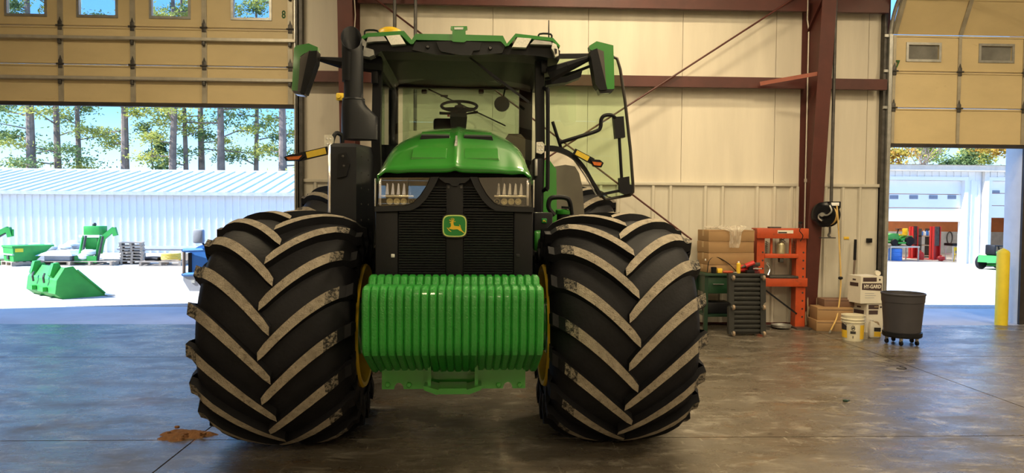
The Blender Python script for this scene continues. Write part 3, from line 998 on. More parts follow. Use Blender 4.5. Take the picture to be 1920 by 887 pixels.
# smooth side strips
for a, b in ((703.5, 746), (964, 999)):
    A, B = tl(a, 392, YG), tl(b, 392, YG)
    part('side_strip', MB().b2((A.x, YG + 0.004, zbot), (B.x, YG + 0.032, A.z), bev=0.008), M['black'], nose_o)
A, B = tl(836, 392, YG), tl(869, 392, YG)
part('centre_bar', MB().b2((A.x, YG + 0.01, zbot), (B.x, YG + 0.035, tl(850, 345, YG).z), bev=0.008), M['black'], nose_o)
sl_me = {}
for seg, (a, b) in enumerate(((748, 835), (870, 962))):
    A, B = tl(a, 450, YG), tl(b, 450, YG)
    me = MB().prism([(YG + 0.008, -0.004), (YG + 0.006, 0.004), (YG + 0.034, 0.008), (YG + 0.034, 0.0)], 'x', A.x, B.x).mesh('grille_slat', M['charcoal'], 0)
    z = tl(800, 394, YG).z
    while z > zbot + 0.1:
        inst('grille_slat', me, nose_o, (0, 0, z))
        z -= 0.0165
# narrowing upper slats between the head lamps
z = tl(850, 386, YG).z
while z < tl(850, 350, YG).z:
    f = (z - tl(850, 386, YG).z) / (tl(850, 340, YG).z - tl(850, 386, YG).z)
    xa_ = tl(782 + 34 * f, 370, YG).x
    xb2 = tl(925 - 34 * f, 370, YG).x
    MB().prism([(YG + 0.012, -0.004), (YG + 0.010, 0.004), (YG + 0.05, 0.008), (YG + 0.05, 0.0)], 'x', xa_, xb2).build('grille_slat', M['charcoal'], nose_o, (0, 0, z), smooth=0)
    z += 0.0165
p0 = tp([(822, 333), (884, 333), (872, 343), (862, 344), (858, 349), (848, 349), (843, 344), (834, 343)], YG)
part('latch_panel', MB().prism(p0, 'y', YG - 0.004, YG + 0.04), M['charcoal'], nose_o, smooth=0)
for px in (841, 865):
    p = tl(px, 351, YG)
    part('fastener', MB().lathe([(0.008, 0.0), (0.008, -0.008), (0, -0.008)], 10, 0, (p.x, YG + 0.01, p.z), 'y'), M['dark_steel'], nose_o)
for px, py in ((736.5, 479.5), (971, 479.5)):
    p = tl(px, py, YG)
    part('latch', MB().b2((p.x - 0.011, YG - 0.003, p.z - 0.011), (p.x + 0.011, YG + 0.01, p.z + 0.011), bev=0.003).lathe([(0.005, 0), (0.005, -0.006), (0, -0.006)], 8, 0, (p.x, YG - 0.003, p.z), 'y'), M['white_paint'] if px < 800 else M['charcoal'], nose_o)
# badge
bc = tl(852.5, 423.5, YG)


def badge(bc, sz, y0, parent, detail=True):
    def sup(sx, sz_, n=40, e=4.0, flat=1.0):
        out = []
        for i in range(n):
            a = 2 * math.pi * i / n
            ca, sa = math.cos(a), math.sin(a)
            out.append((bc.x + math.copysign(abs(ca) ** (2 / e), ca) * sx, bc.z + math.copysign(abs(sa) ** (2 / e), sa) * sz_))
        return out
    k = sz / 23.0
    u = (tl(876, 423, YG).x - tl(830, 423, YG).x) / 2 / 23.0
    u *= k
    b = part('badge', MB().prism(sup(24 * u, 22.5 * u), 'y', y0, y0 + 0.03), M['black_gloss'], parent, smooth=0.5)
    part('badge_rim', MB().prism(sup(22.4 * u, 20.6 * u), 'y', y0 - 0.004, y0 + 0.01), M['badge_yellow'], b if parent is tractor else parent, smooth=0.5)
    part('badge_field', MB().prism(sup(20.2 * u, 18.4 * u), 'y', y0 - 0.006, y0 + 0.01), M['badge_green'], b if parent is tractor else parent, smooth=0.5)
    # leaping stag, drawn in badge pixels (1109 x 887 crop, centre 555,490, 14.8 px per photo px)
    D = [[(335, 545), (350, 535), (385, 555), (440, 520), (455, 480), (448, 430), (450, 405), (418, 408), (410, 395), (450, 372), (480, 352), (510, 335), (528, 350), (520, 380), (522, 440), (545, 485), (600, 492), (680, 495), (715, 510), (735, 560), (755, 610), (800, 650), (835, 690), (815, 690), (760, 650), (735, 632), (690, 620), (640, 580), (580, 582), (520, 590), (450, 578), (400, 560)],
         [(330, 540), (350, 538), (400, 590), (465, 640), (450, 655), (385, 605)],
         [(676, 445), (690, 450), (722, 490), (712, 508), (690, 490)],
         [(400, 345), (415, 335), (455, 335), (500, 325), (525, 340), (510, 355), (455, 350)],
         [(515, 270), (530, 272), (545, 310), (530, 350), (515, 345), (525, 310)],
         [(440, 285), (455, 282), (485, 315), (500, 335), (488, 340)],
         [(398, 310), (412, 308), (440, 330), (430, 340)],
         [(475, 262), (488, 262), (500, 300), (512, 330), (500, 330)],
         [(530, 360), (555, 365), (572, 350), (580, 360), (560, 380), (530, 378)]]
    mb = MB()
    q = u / 14.8
    for poly in D:
        P = [(bc.x + (x - 552) * q, bc.z - (y - 487) * q) for x, y in poly]
        mb.prism(P, 'y', y0 - 0.009, y0 - 0.004)
    part('leaping_deer', mb, M['badge_gold'], b if parent is tractor else parent, smooth=0)


M['badge_yellow'] = mat('badge_yellow', (0.62, 0.72, 0.22), 0.35, 0, 0.03)
M['badge_gold'] = mat('badge_gold', (0.80, 0.52, 0.03), 0.35, 0, 0.03)
M['badge_green'] = mat('badge_green', (0.012, 0.22, 0.04), 0.3, 0, 0.04)
badge(bc, 23.0, YG - 0.018, tractor)
# ------------------------------------------------------------------ head lamps
for s, (o_, i_) in ((-1, (703, 1)), (1, (1000, -1))):
    # outline in photo pixels, going clockwise from the outer top corner
    if s < 0:
        ol = [(713, 333), (806, 333), (800, 347), (788, 366), (774, 380), (760, 385), (708, 387)]
        band = [(703, 389), (708, 387), (760, 386), (775, 381), (790, 366), (802, 346), (808, 332), (823, 332), (813, 352), (798, 375), (785, 388), (770, 395), (703, 397)]
    else:
        ol = [(995, 333), (897, 333), (903, 347), (914, 366), (927, 380), (941, 386), (997, 388)]
        band = [(1001, 390), (997, 388), (941, 387), (926, 381), (912, 366), (901, 346), (895, 332), (881, 332), (890, 352), (904, 375), (917, 388), (931, 396), (1001, 398)]
    P = tp(ol, YG)
    back = MB().prism(P, 'y', YG + 0.10, YG + 0.14)
    lamp = part('head_lamp', back, M['black_gloss'], smooth=0)
    # cavity walls
    wl = MB()
    n = len(P)
    for i in range(n):
        a, b = P[i], P[(i + 1) % n]
        wl.add([(a[0], YG, a[1]), (b[0], YG, b[1]), (b[0], YG + 0.12, b[1]), (a[0], YG + 0.12, a[1])], [(0, 1, 2, 3)])
    part('lamp_housing', wl, M['black_gloss'], lamp, smooth=0)
    part('lamp_bezel', MB().prism(tp(band, YG - 0.01), 'y', YG - 0.02, YG + 0.05), M['charcoal'], smooth=0)
    X = lambda px: tl(px, 360, YG + 0.05).x if s < 0 else tl(1703 - px, 360, YG + 0.05).x
    Z = lambda py: tl(760 if s < 0 else 945, py, YG + 0.05).z
    part('chrome_shelf', MB().b2((X(716), YG + 0.02, Z(370.5)), (X(777), YG + 0.10, Z(366)), bev=0.004), M['reflector'], lamp)
    for k in range(4):
        xc = X(732 + k * 13)
        zc = Z(378)
        b = MB()
        rr = abs(X(745) - X(732)) * 0.47
        b.lathe([(rr * 0.4, 0.07), (rr * 0.75, 0.05), (rr, 0.02), (rr, 0.012), (rr * 0.9, 0.02), (rr * 0.6, 0.055), (rr * 0.3, 0.065)], 14, 0, (xc, YG, zc), 'y')
        b.ball((xc, YG + 0.06, zc), rr * 0.55, 8)
        part('lower_bulb', b, M['reflector'], lamp)
    for k in range(5):
        xc = X(726 + k * 10.5)
        b = MB().prism([(xc - 0.012, Z(365)), (xc + 0.010, Z(365)), (xc + 0.006, Z(346)), (xc - 0.002, Z(343))], 'y', YG + 0.05, YG + 0.10)
        part('upper_reflector', b, M['chrome'], lamp, smooth=0)
    A, B = X(781), X(799)
    part('inner_shield', MB().prism([(X(780), Z(371)), (X(792), Z(357)), (X(799), Z(340)), (X(785), Z(337)), (X(778), Z(350))], 'y', YG + 0.07, YG + 0.10), M['charcoal'], lamp, smooth=0)
    part('outer_trim', MB().b2((X(712), YG - 0.004, Z(386)), (X(717), YG + 0.08, Z(336)), bev=0.003), M['chrome'], lamp)
    part('lens', MB().prism(P, 'y', YG - 0.006, YG - 0.002), M['lens'], lamp, smooth=0)
    # clear glowing outer edge of the lamp that wraps to the side
    ox = gxl if s < 0 else gxr
    part('side_lens', MB().b2((ox - 0.004, YG + 0.0, tl(850, 388, YG).z), (ox + 0.004, YG + 0.28, tl(850, 336, YG).z), bev=0.003), M['lampface'], lamp)

# ------------------------------------------------------------------ hood
def hood_section(y, zside, zshoulder, ztop, wside, wsh, wtop, crown):
    """half outline right of centre -> full open polyline, left to right"""
    half = [(wside, zside), (wside, zside + (zshoulder - zside) * 0.55), (wside - 0.012, zshoulder - 0.03), (wside - 0.045, zshoulder + 0.005), (wsh, zshoulder + (ztop - zshoulder) * 0.33), ((wsh + wtop) / 2, zshoulder + (ztop - zshoulder) * 0.68), (wtop, ztop - 0.012), (wtop * 0.86, ztop), (wtop * 0.45, ztop + crown * 0.7), (0.03, ztop + crown), (0.012, ztop + crown + 0.012)]
    full = [(-x, z) for x, z in half] + [(0, half[-1][1] + 0.002)] + [(x, z) for x, z in reversed(half)]
    return [(gc + x, y, z) for x, z in full]


ze = tl(850, 331, YG).z          # front lip
W0 = (tl(997, 320, YG).x - tl(711, 320, YG).x) / 2
secs = []
for dy, zs_, zsh_, zt_, ws_, wsh_, wt_, cr_ in (
        (-0.035, -0.004, 0.010, 0.016, 0.0, 0.05, 0.12, 0.0),
        (-0.052, -0.012, 0.026, 0.043, 0.002, 0.06, 0.15, 0.003),
        (-0.032, -0.03, 0.045, 0.066, 0.003, 0.07, 0.17, 0.004),
        (0.03, -0.045, 0.066, 0.090, 0.003, 0.05, 0.14, 0.006),
        (0.22, -0.06, 0.138, 0.180, 0.003, 0.055, 0.16, 0.008),
        (0.45, -0.08, 0.205, 0.272, 0.002, 0.06, 0.18, 0.010),
        (0.75, -0.10, 0.262, 0.352, 0.0, 0.075, 0.20, 0.010),
        (1.20, -0.13, 0.325, 0.432, -0.005, 0.10, 0.22, 0.010),
        (1.80, -0.17, 0.380, 0.505, -0.02, 0.12, 0.23, 0.010)):
    secs.append(hood_section(YG + dy, ze + zs_, ze + zsh_, ze + zt_, W0 + ws_, W0 - wsh_, W0 - wt_, cr_))
mb = MB()
mb.loft(secs, closed=False)
hood = part('hood', mb, M['green'], smooth=0.75)
sol = hood.modifiers.new('thickness', 'SOLIDIFY')
sol.thickness = 0.012
sol.offset = -1
sb = hood.modifiers.new('smooth', 'SUBSURF')
sb.levels = sb.render_levels = 1


def hz(y):
    ys_ = [s_[11][1] for s_ in secs]
    zs_ = [s_[11][2] - 0.016 for s_ in secs]
    for i in range(2, len(ys_) - 1):
        if ys_[i] <= y <= ys_[i + 1]:
            f = (y - ys_[i]) / (ys_[i + 1] - ys_[i])
            return zs_[i] + (zs_[i + 1] - zs_[i]) * f
    return zs_[-1]


def hood_pad(x0_, x1_, ya, yb_, t, name, m, lift=0.002):
    rows = []
    for y in (ya, (ya * 2 + yb_) / 3, (ya + 2 * yb_) / 3, yb_):
        z = hz(y) + lift
        rows.append([(gc + x0_, y, z - 0.02), (gc + x0_ + 0.008, y, z + t), (gc + x1_ - 0.008, y, z + t), (gc + x1_, y, z - 0.02)])
    return part(name, MB().loft(rows, True, True), m, hood, smooth=0)


# two raised pads and outer pads near the front, dark air slots behind
for s in (-1, 1):
    a, b = sorted((s * 0.052, s * 0.285))
    hood_pad(a, b, YG + 0.075, YG + 0.235, 0.0055, 'raised_pad', M['green'])
    a, b = sorted((s * 0.045, s * 0.255))
    hood_pad(a, b, YG + 0.50, YG + 0.56, 0.010, 'vent_slot', M['black'])
    hood_pad(a, b, YG + 0.565, YG + 0.63, 0.018, 'vent_lip', M['green'])
zh = hz(YG + 0.32)
part('hood_ornament', MB().loft([[(gc - 0.014, YG + 0.26, zh - 0.03), (gc + 0.014, YG + 0.26, zh - 0.03), (gc + 0.004, YG + 0.27, zh + 0.028), (gc - 0.004, YG + 0.27, zh + 0.028)], [(gc - 0.016, YG + 0.42, zh), (gc + 0.016, YG + 0.42, zh), (gc + 0.006, YG + 0.42, zh + 0.075), (gc - 0.006, YG + 0.42, zh + 0.075)]]), M['steel'], hood)
# ------------------------------------------------------------------ cab
YC = 1.45                     # windscreen plane
YR = 2.95                     # rear window plane
zf = 1.55                     # cab floor
zh_ = 3.06                    # headliner
PL, PR = tl(708, 250, YC).x, tl(1010.5, 250, YC).x
hwid = (PR - PL) / 2
cxc = (PL + PR) / 2
# A pillars and rear pillars
for s, x in ((-1, PL), (1, PR)):
    mb = MB()
    mb.loft([[(x - 0.04, YC - 0.03, zf - 0.1), (x + 0.04, YC - 0.03, zf - 0.1), (x + 0.04, YC + 0.09, zf - 0.1), (x - 0.04, YC + 0.09, zf - 0.1)], [(x - 0.04 + s * 0.015, YC - 0.02, 2.3), (x + 0.04 + s * 0.015, YC - 0.02, 2.3), (x + 0.04 + s * 0.015, YC + 0.09, 2.3), (x - 0.04 + s * 0.015, YC + 0.09, 2.3)], [(x - 0.04, YC, 3.12), (x + 0.04, YC, 3.12), (x + 0.04, YC + 0.10, 3.12), (x - 0.04, YC + 0.10, 3.12)]])
    part('cab_pillar', mb, M['black'])
    xr_ = tl(738 if s < 0 else 978, 220, YR).x
    mb = MB().b2((xr_ - 0.16 if s < 0 else xr_ - 0.03, YR - 0.06, zf - 0.3), (xr_ + 0.05 if s < 0 else xr_ + 0.12, YR + 0.06, 3.15), bev=0.03)
    part('rear_pillar', mb, M['black'])
zr0 = tl(860, 290, YR).z
part('rear_sill', MB().b2((PL + 0.05, YR - 0.05, zf - 0.3), (PR - 0.05, YR + 0.05, zr0), bev=0.02), M['black'])
part('rear_header', MB().b2((PL, YR - 0.06, tl(860, 167, YR).z), (PR, YR + 0.06, 3.16), bev=0.02), M['black'])
for px in (796, 902):
    p = tl(px, 172, YR)
    part('header_knob', MB().box((p.x, YR - 0.07, p.z - 0.01), (0.06, 0.03, 0.05), bev=0.012), M['black_gloss'])
rg = [tl(755, 165, YR), tl(972, 285, YR)]
part('rear_window', MB().b2((rg[0].x, YR + 0.01, rg[1].z), (rg[1].x, YR + 0.016, rg[0].z)), M['glass'], smooth=0)
part('cab_floor', MB().b2((PL, YC, zf - 0.12), (PR, YR, zf), bev=0.02), M['black'])
part('firewall', MB().b2((PL, YC + 0.02, zf - 0.3), (PR, YC + 0.06, zf + 0.35)), M['black'])
part('headliner', MB().b2((PL, YC + 0.02, zh_), (PR, YR, zh_ + 0.06)), M['black'])
# windscreen: gently bowed pane
rows = []
for z in (zf + 0.33, 2.3, 2.7, zh_ + 0.02):
    ly = -0.13 + 0.23 * (z - zf - 0.33) / (zh_ - zf - 0.31)
    row = []
    for i in range(13):
        t = -1 + 2 * i / 12
        row.append((cxc + t * (hwid - 0.03), YC + ly + 0.06 * t * t - 0.01, z))
    rows.append(row)
mb = MB().loft(rows, closed=False)
part('windscreen', mb, M['glass'], smooth=0.9)
for s, x in ((-1, PL), (1, PR)):
    if s < 0:
        part('side_window', MB().b2((x + s * 0.02, YC + 0.1, zf + 0.1), (x + s * 0.015, YR - 0.08, zh_)), M['glass'], smooth=0)
# wiper
a, b = tl(866, 97, YC - 0.06), tl(992, 192, YC - 0.05)
mb = MB().bar(a, a.lerp(b, 0.62), 0.016, 0.016).bar(a.lerp(b, 0.25), b, 0.010, 0.022)
mb.bar(a + Vector((0.05, 0, -0.03)), a.lerp(b, 0.55) + Vector((0.02, 0, -0.045)), 0.008, 0.008)
part('wiper', mb, M['black'])
mb = MB().tube([tl(803, 167, YR - 0.1), tl(948, 236, YR - 0.1)], 0.008, 6).box(tl(833, 180, YR - 0.1), (0.08, 0.02, 0.02))
part('rear_wiper', mb, M['black'])
p = tl(941, 195, YR - 0.3)
part('inside_mirror', MB().lathe([(0.0, -0.01), (0.08, -0.01), (0.085, 0), (0.08, 0.012), (0, 0.012)], 20, 0, p, 'y').tube([p, p + Vector((0.06, 0.25, 0.28))], 0.008, 6), mat('smoked_mirror', (0.03, 0.05, 0.05), 0.3))
# steering wheel and column
sc_ = tl(861, 199, 2.05)
rot = Matrix.Rotation(R(-62), 4, 'X')
mb = MB()
ring = [(0.178 * math.cos(2 * math.pi * k / 32), 0.178 * math.sin(2 * math.pi * k / 32), 0) for k in range(33)]
mb.tube(ring, 0.015, 8, caps=False)
sw = part('steering_wheel', mb.xf(Matrix.Translation(sc_) @ Matrix.Rotation(R(24), 4, 'X')), M['black'])
for ang in (90, 210, 330):
    mb = MB().bar((0, 0, -0.02), (0.172 * math.cos(R(ang)), 0.172 * math.sin(R(ang)), 0), 0.03, 0.012)
    part('spoke', mb.xf(Matrix.Translation(sc_) @ Matrix.Rotation(R(24), 4, 'X')), M['black'], sw)
part('wheel_boss', MB().lathe([(0.0, 0.005), (0.045, 0.0), (0.05, -0.04), (0.03, -0.07)], 16).xf(Matrix.Translation(sc_) @ Matrix.Rotation(R(24), 4, 'X')), M['charcoal'], sw)
ccp = tl(860, 222, 2.02)
part('steering_column', MB().loft([[(ccp.x + dx * w_, 1.98 + dy * 0.06, z) for dx, dy in ((-1, -1), (1, -1), (1, 1), (-1, 1))] for w_, z in ((0.09, zf), (0.07, ccp.z - 0.15), (0.085, ccp.z), (0.075, ccp.z + 0.075))]), M['charcoal'])
mb = MB().tube([tl(824, 212, 2.0), tl(850, 213, 2.0)], 0.014, 8).tube([tl(872, 214, 2.0), tl(896, 210, 2.0)], [0.008, 0.013], 8)
part('column_stalk', mb, M['black'])
part('stalk_button', MB().box(tl(841, 217, 1.98), (0.025, 0.02, 0.02)), mat('red_button', (0.4, 0.02, 0.02), 0.4))
a, b = tl(813, 222, 2.25), tl(850, 262, 2.25)
part('dash_console', MB().b2((a.x, 2.2, b.z - 0.2), (b.x, 2.4, a.z), bev=0.03), M['charcoal'])
a, b = tl(947, 250, 2.6), tl(985, 300, 2.6)
part('passenger_seat', MB().loft([[(a.x + 0.02, 2.62, b.z), (b.x, 2.62, b.z), (b.x, 2.72, b.z), (a.x + 0.02, 2.72, b.z)], [(a.x, 2.6, a.z - 0.06), (b.x + 0.0, 2.6, a.z - 0.06), (b.x, 2.72, a.z - 0.06), (a.x, 2.72, a.z - 0.06)], [(a.x + 0.04, 2.64, a.z), (b.x - 0.05, 2.64, a.z), (b.x - 0.05, 2.7, a.z), (a.x + 0.04, 2.7, a.z)]]), M['fabric'], smooth=1.2)
# operator display posts at the left inside
a, b = tl(722, 225, 2.6), tl(756, 290, 2.6)
part('armrest_console', MB().b2((a.x, 2.3, b.z - 0.1), (b.x, 2.75, b.z + 0.08), bev=0.03), M['charcoal'])

# roof -----------------------------------------------------------------
Z5 = lambda x, y: (660 + x / 3.695, 40 + y / 3.695)     # from the zoomed study of the roof
YRF = 1.20                                              # roof front
def rp(pts, yl):
    return tp([Z5(*p) for p in pts], yl)
under = rp([(60, 235), (45, 175), (60, 128), (120, 112), (235, 128), (400, 165), (440, 150), (690, 140), (1040, 155), (1070, 172), (1240, 140), (1400, 150), (1445, 200), (1440, 262), (1300, 235), (1150, 225), (700, 222), (330, 205), (200, 200), (150, 240)], YRF)
roof = part('roof_shell', MB().prism(under, 'y', YRF + 0.03, YR + 0.12), M['black'], smooth=0)
zl_, zr_ = tl(*Z5(60, 235), YRF).x, tl(*Z5(1440, 200), YRF).x
# header panel with vents above the screen
hd = rp([(420, 205), (440, 150), (690, 140), (1040, 150), (1062, 175), (1040, 225), (880, 240), (600, 240)], YRF + 0.04)
part('roof_header', MB().prism(hd, 'y', YRF - 0.0, YRF + 0.05), M['charcoal'], roof, smooth=0)
cp = rp([(585, 148), (690, 142), (895, 150), (885, 205), (840, 210), (825, 240), (760, 240), (620, 215), (605, 200)], YRF)
part('wiper_cowl', MB().prism(cp, 'y', YRF - 0.03, YRF + 0.03), M['charcoal'], roof, smooth=0)
for q in ((525, 180), (958, 188)):
    p = tl(*Z5(*q), YRF)
    part('washer_nozzle', MB().lathe([(0.0, -0.02), (0.012, -0.02), (0.018, -0.005), (0.018, 0.02)], 12, 0, (p.x, YRF - 0.0, p.z), 'y'), M['black_gloss'], roof)
gs = rp([(40, 128), (105, 86), (340, 70), (362, 70), (415, 132), (440, 90), (690, 93), (1045, 103), (1072, 158), (1132, 88), (1392, 118), (1440, 172), (1436, 186), (1385, 140), (1265, 128), (1138, 112), (1085, 172), (1062, 176), (1030, 142), (700, 137), (445, 132), (425, 160), (405, 160), (345, 102), (235, 104), (120, 110), (55, 140)], YRF)
gr_o = part('roof_front_trim', MB().prism(gs, 'y', YRF - 0.02, YRF + 0.25), M['green'], roof, smooth=0)
top = rp([(105, 86), (340, 74), (700, 92), (1045, 100), (1392, 118), (1430, 170), (1400, 160), (1100, 140), (700, 130), (345, 120), (60, 130)], YRF + 0.1)
mb = MB()
zt0 = tl(*Z5(700, 95), YRF).z
mb.loft([[(zl_ + 0.03, YRF + 0.2, zt0 - 0.10), (zl_ + 0.1, YRF + 0.2, zt0 - 0.015), (zr_ - 0.1, YRF + 0.2, zt0 - 0.03), (zr_ - 0.02, YRF + 0.2, zt0 - 0.12)], [(zl_ + 0.03, 2.2, zt0 - 0.08), (zl_ + 0.15, 2.2, zt0 + 0.02), (zr_ - 0.15, 2.2, zt0 + 0.02), (zr_ - 0.02, 2.2, zt0 - 0.08)], [(zl_ + 0.08, YR + 0.1, zt0 - 0.14), (zl_ + 0.2, YR + 0.1, zt0 - 0.05), (zr_ - 0.2, YR + 0.1, zt0 - 0.05), (zr_ - 0.07, YR + 0.1, zt0 - 0.14)]])
part('roof_cap', mb, M['green'], roof, smooth=0.4)
tab = rp([(686, 38), (797, 38), (800, 60), (786, 66), (790, 142), (775, 150), (700, 146), (692, 140), (697, 66), (683, 60)], YRF - 0.02)
t_o = part('receiver_mount', MB().prism(tab, 'y', YRF - 0.045, YRF - 0.01), M['green'], roof, smooth=0)
part('mount_plate', MB().prism(rp([(708, 45), (772, 45), (770, 60), (710, 60)], YRF - 0.03), 'y', YRF - 0.05, YRF - 0.04), M['white_paint'], roof, smooth=0)
p = tl(*Z5(258, 70), YRF + 0.3)
part('position_receiver', MB().lathe([(0.0, 0.055), (0.06, 0.05), (0.10, 0.03), (0.12, 0.0), (0.12, -0.04)], 24, 0, (p.x, YRF + 0.38, p.z)), M['yellow'], roof)
for q in ((135, 74), (1338, 98)):
    p = tl(*Z5(*q), YRF + 0.1)
    part('roof_rail_loop', MB().tube(bez([p + Vector((-0.06, 0, -0.03)), p + Vector((-0.05, 0, 0.012)), p + Vector((0.05, 0, 0.012)), p + Vector((0.06, 0, -0.03))], 3), 0.009, 6), M['black'], roof)
p = tl(1029, 75, 1.9)
q = tl(1029, 38, 1.9)
part('antenna', MB().tube([p - Vector((0, 0, 0.1)), q], [0.009, 0.005], 6), M['black'], roof)
lamps = [([(235, 103), (332, 96), (372, 158), (272, 166)], 'lampface'), ([(1108, 180), (1145, 114), (1243, 121), (1205, 184)], 'lampface'), ([(112, 112), (222, 106), (245, 138), (150, 142), (100, 150)], 'steel'), ([(1235, 160), (1262, 130), (1380, 145), (1385, 165)], 'steel')]
for k, (pts, mm) in enumerate(lamps):
    P = rp(pts, YRF - 0.02)
    lo = part('roof_work_lamp' if k < 2 else 'roof_marker_lamp', MB().prism(P, 'y', YRF - 0.035, YRF + 0.05), M[mm], roof, smooth=0)
# corner lamp clusters
for s, pts in ((-1, [(45, 150), (75, 120), (105, 150), (95, 185), (150, 200), (155, 235), (120, 250), (70, 240), (50, 200)]), (1, [(1388, 150), (1415, 165), (1428, 200), (1430, 240), (1405, 250), (1395, 215), (1380, 190)])):
    part('corner_lamp', MB().prism(rp(pts, YRF - 0.01), 'y', YRF - 0.03, YRF + 0.10), M['lampface' if s > 0 else 'steel'], roof, smooth=0)
    c_ = [(60, 165), (85, 175), (80, 205), (65, 200)] if s < 0 else [(1400, 190), (1418, 195), (1418, 225), (1405, 225)]
    part('corner_lamp_hole', MB().prism(rp(c_, YRF - 0.03), 'y', YRF - 0.05, YRF - 0.02), M['black_gloss'], roof, smooth=0)

# mirrors ----------------------------------------------------------------
def mirror(ol_shell, ol_face, ol_mid, ol_tip, yl, nm):
    root = part(nm, MB().prism(tp(ol_shell, yl), 'y', yl, yl + 0.10), M['green'], smooth=0)
    part('mirror_back', MB().prism(tp(ol_mid, yl - 0.03), 'y', yl - 0.03, yl + 0.07), mat('mirror_taupe', (0.07, 0.06, 0.05), 0.35), root, smooth=0)
    part('mirror_housing', MB().prism(tp(ol_face, yl - 0.035), 'y', yl - 0.06, yl + 0.09), M['black'], root, smooth=0)
    part('mirror_foot', MB().prism(tp(ol_tip, yl - 0.02), 'y', yl - 0.03, yl + 0.08), M['black_gloss'] if nm != 'left' else M['black_gloss'], root, smooth=0)
    return root


Zm = lambda x, y: (540 + x / 4.433, y / 4.433)
mirror([Zm(*p) for p in ((50, 400), (70, 378), (172, 360), (247, 392), (246, 440), (140, 440), (100, 470), (90, 760), (32, 750))],
       [Zm(*p) for p in ((180, 430), (247, 425), (238, 520), (145, 780), (106, 775))],
       [Zm(*p) for p in ((105, 470), (185, 415), (190, 440), (120, 765), (80, 758))],
       [Zm(*p) for p in ((34, 752), (100, 760), (148, 770), (135, 794), (60, 782))], 1.25, 'side_mirror')
Zr = lambda x, y: (1000 + x / 3.41, y / 3.41)
mirror([Zr(*p) for p in ((358, 292), (405, 263), (512, 290), (519, 560), (508, 580), (455, 572), (440, 330), (362, 318))],
       [Zr(*p) for p in ((360, 330), (405, 312), (470, 575), (425, 580), (395, 540))],
       [Zr(*p) for p in ((405, 310), (450, 328), (468, 575), (440, 578))],
       [Zr(*p) for p in ((410, 560), (470, 572), (516, 570), (500, 592), (425, 600))], 1.25, 'side_mirror')
# mirror arms
for pts, w_ in (([tl(715, 123, YC - 0.05), tl(640, 118, YC - 0.12), tl(600, 111, 1.3)], 0.05), ([tl(1030, 140, YC - 0.05), tl(1065, 125, YC - 0.1), tl(1108, 108, 1.3)], 0.055)):
    mb = MB().tube(pts[:2], [0.075, 0.05], 8).tube(pts[1:], [0.05, 0.022], 8)
    part('mirror_arm', mb, M['black'])
mb = MB().tube([tl(1022, 148, YC), tl(1065, 140, YC - 0.05), tl(1112, 122, 1.3)], 0.014, 6)
part('mirror_stay', mb, M['black'])
mb = MB().prism(tp([(1022, 150), (1090, 132), (1086, 148), (1060, 158), (1022, 163)], YC + 0.2), 'y', YC + 0.1, YC + 0.25)
part('mirror_bracket', mb, M['black'], smooth=0)
for px, py in ((703, 145), (1020, 125)):
    p = tl(px, py, YC - 0.06)
    part('pillar_clamp', MB().box(p, (0.06, 0.06, 0.12), bev=0.012), M['black'])

# grab rail on the right pillar
pts = [tl(1026, 170, YC - 0.12), tl(1027, 180, YC - 0.13), tl(1027, 340, YC - 0.13), tl(1024, 353, YC - 0.12), tl(1014, 360, YC - 0.03)]
pts = [tl(1020, 165, YC - 0.02)] + pts
part('grab_rail', MB().tube(bez(pts, 4), 0.018, 8), M['black'])
# pillar work lamps
for px, py, yl in ((1013, 277, YC - 0.12), (616, 265, 0.75)):
    p = tl(px, py, yl)
    o = part('pillar_lamp', MB().prism([(p.x + a, p.z + b) for a, b in ((-0.035, 0.05), (0.02, 0.055), (0.038, 0.03), (0.035, -0.04), (0.01, -0.058), (-0.035, -0.045))], 'y', yl, yl + 0.06), M['lampface'], smooth=0)
    for a, b in ((-0.012, 0.02), (0.014, 0.018), (-0.01, -0.022), (0.016, -0.02)):
        part('lamp_diode', MB().lathe([(0.0, -0.006), (0.007, -0.004), (0.009, 0.0)], 8, 0, (p.x + a, yl, p.z + b), 'y'), M['white_paint'], o)
p = tl(1006, 330, YC - 0.12)
a, b = tl(1000, 296, YC - 0.1), tl(1017, 385, YC - 0.1)
part('pillar_foot', MB().b2((a.x, YC - 0.1, b.z - 0.2), (b.x, YC + 0.1, a.z), bev=0.02), M['black'])
part('pillar_latch', MB().b2((tl(1003, 300, 1.3).x, 1.29, tl(1006, 330, 1.3).z), (tl(1008, 300, 1.3).x, 1.35, tl(1006, 298, 1.3).z), bev=0.006), M['steel'])

# exhaust stack and aftertreatment box ---------------------------------------
YE = 0.95
a, b = tl(645, 200, YE), tl(681, 200, YE)
r_ = (b.x - a.x) / 2
ex = (a.x + b.x) / 2
z1, z0 = tl(660, 75, YE).z, tl(660, 190, YE).z
rings = []
n = 28
for fz, sl in ((z0, 0.0), (z1 - 0.12, 0.0), (z1, 0.09)):
    rings.append([(ex + r_ * math.cos(2 * math.pi * k / n) - (0.012 if fz == z1 else 0), YE + r_ * math.sin(2 * math.pi * k / n), fz) for k in range(n)])
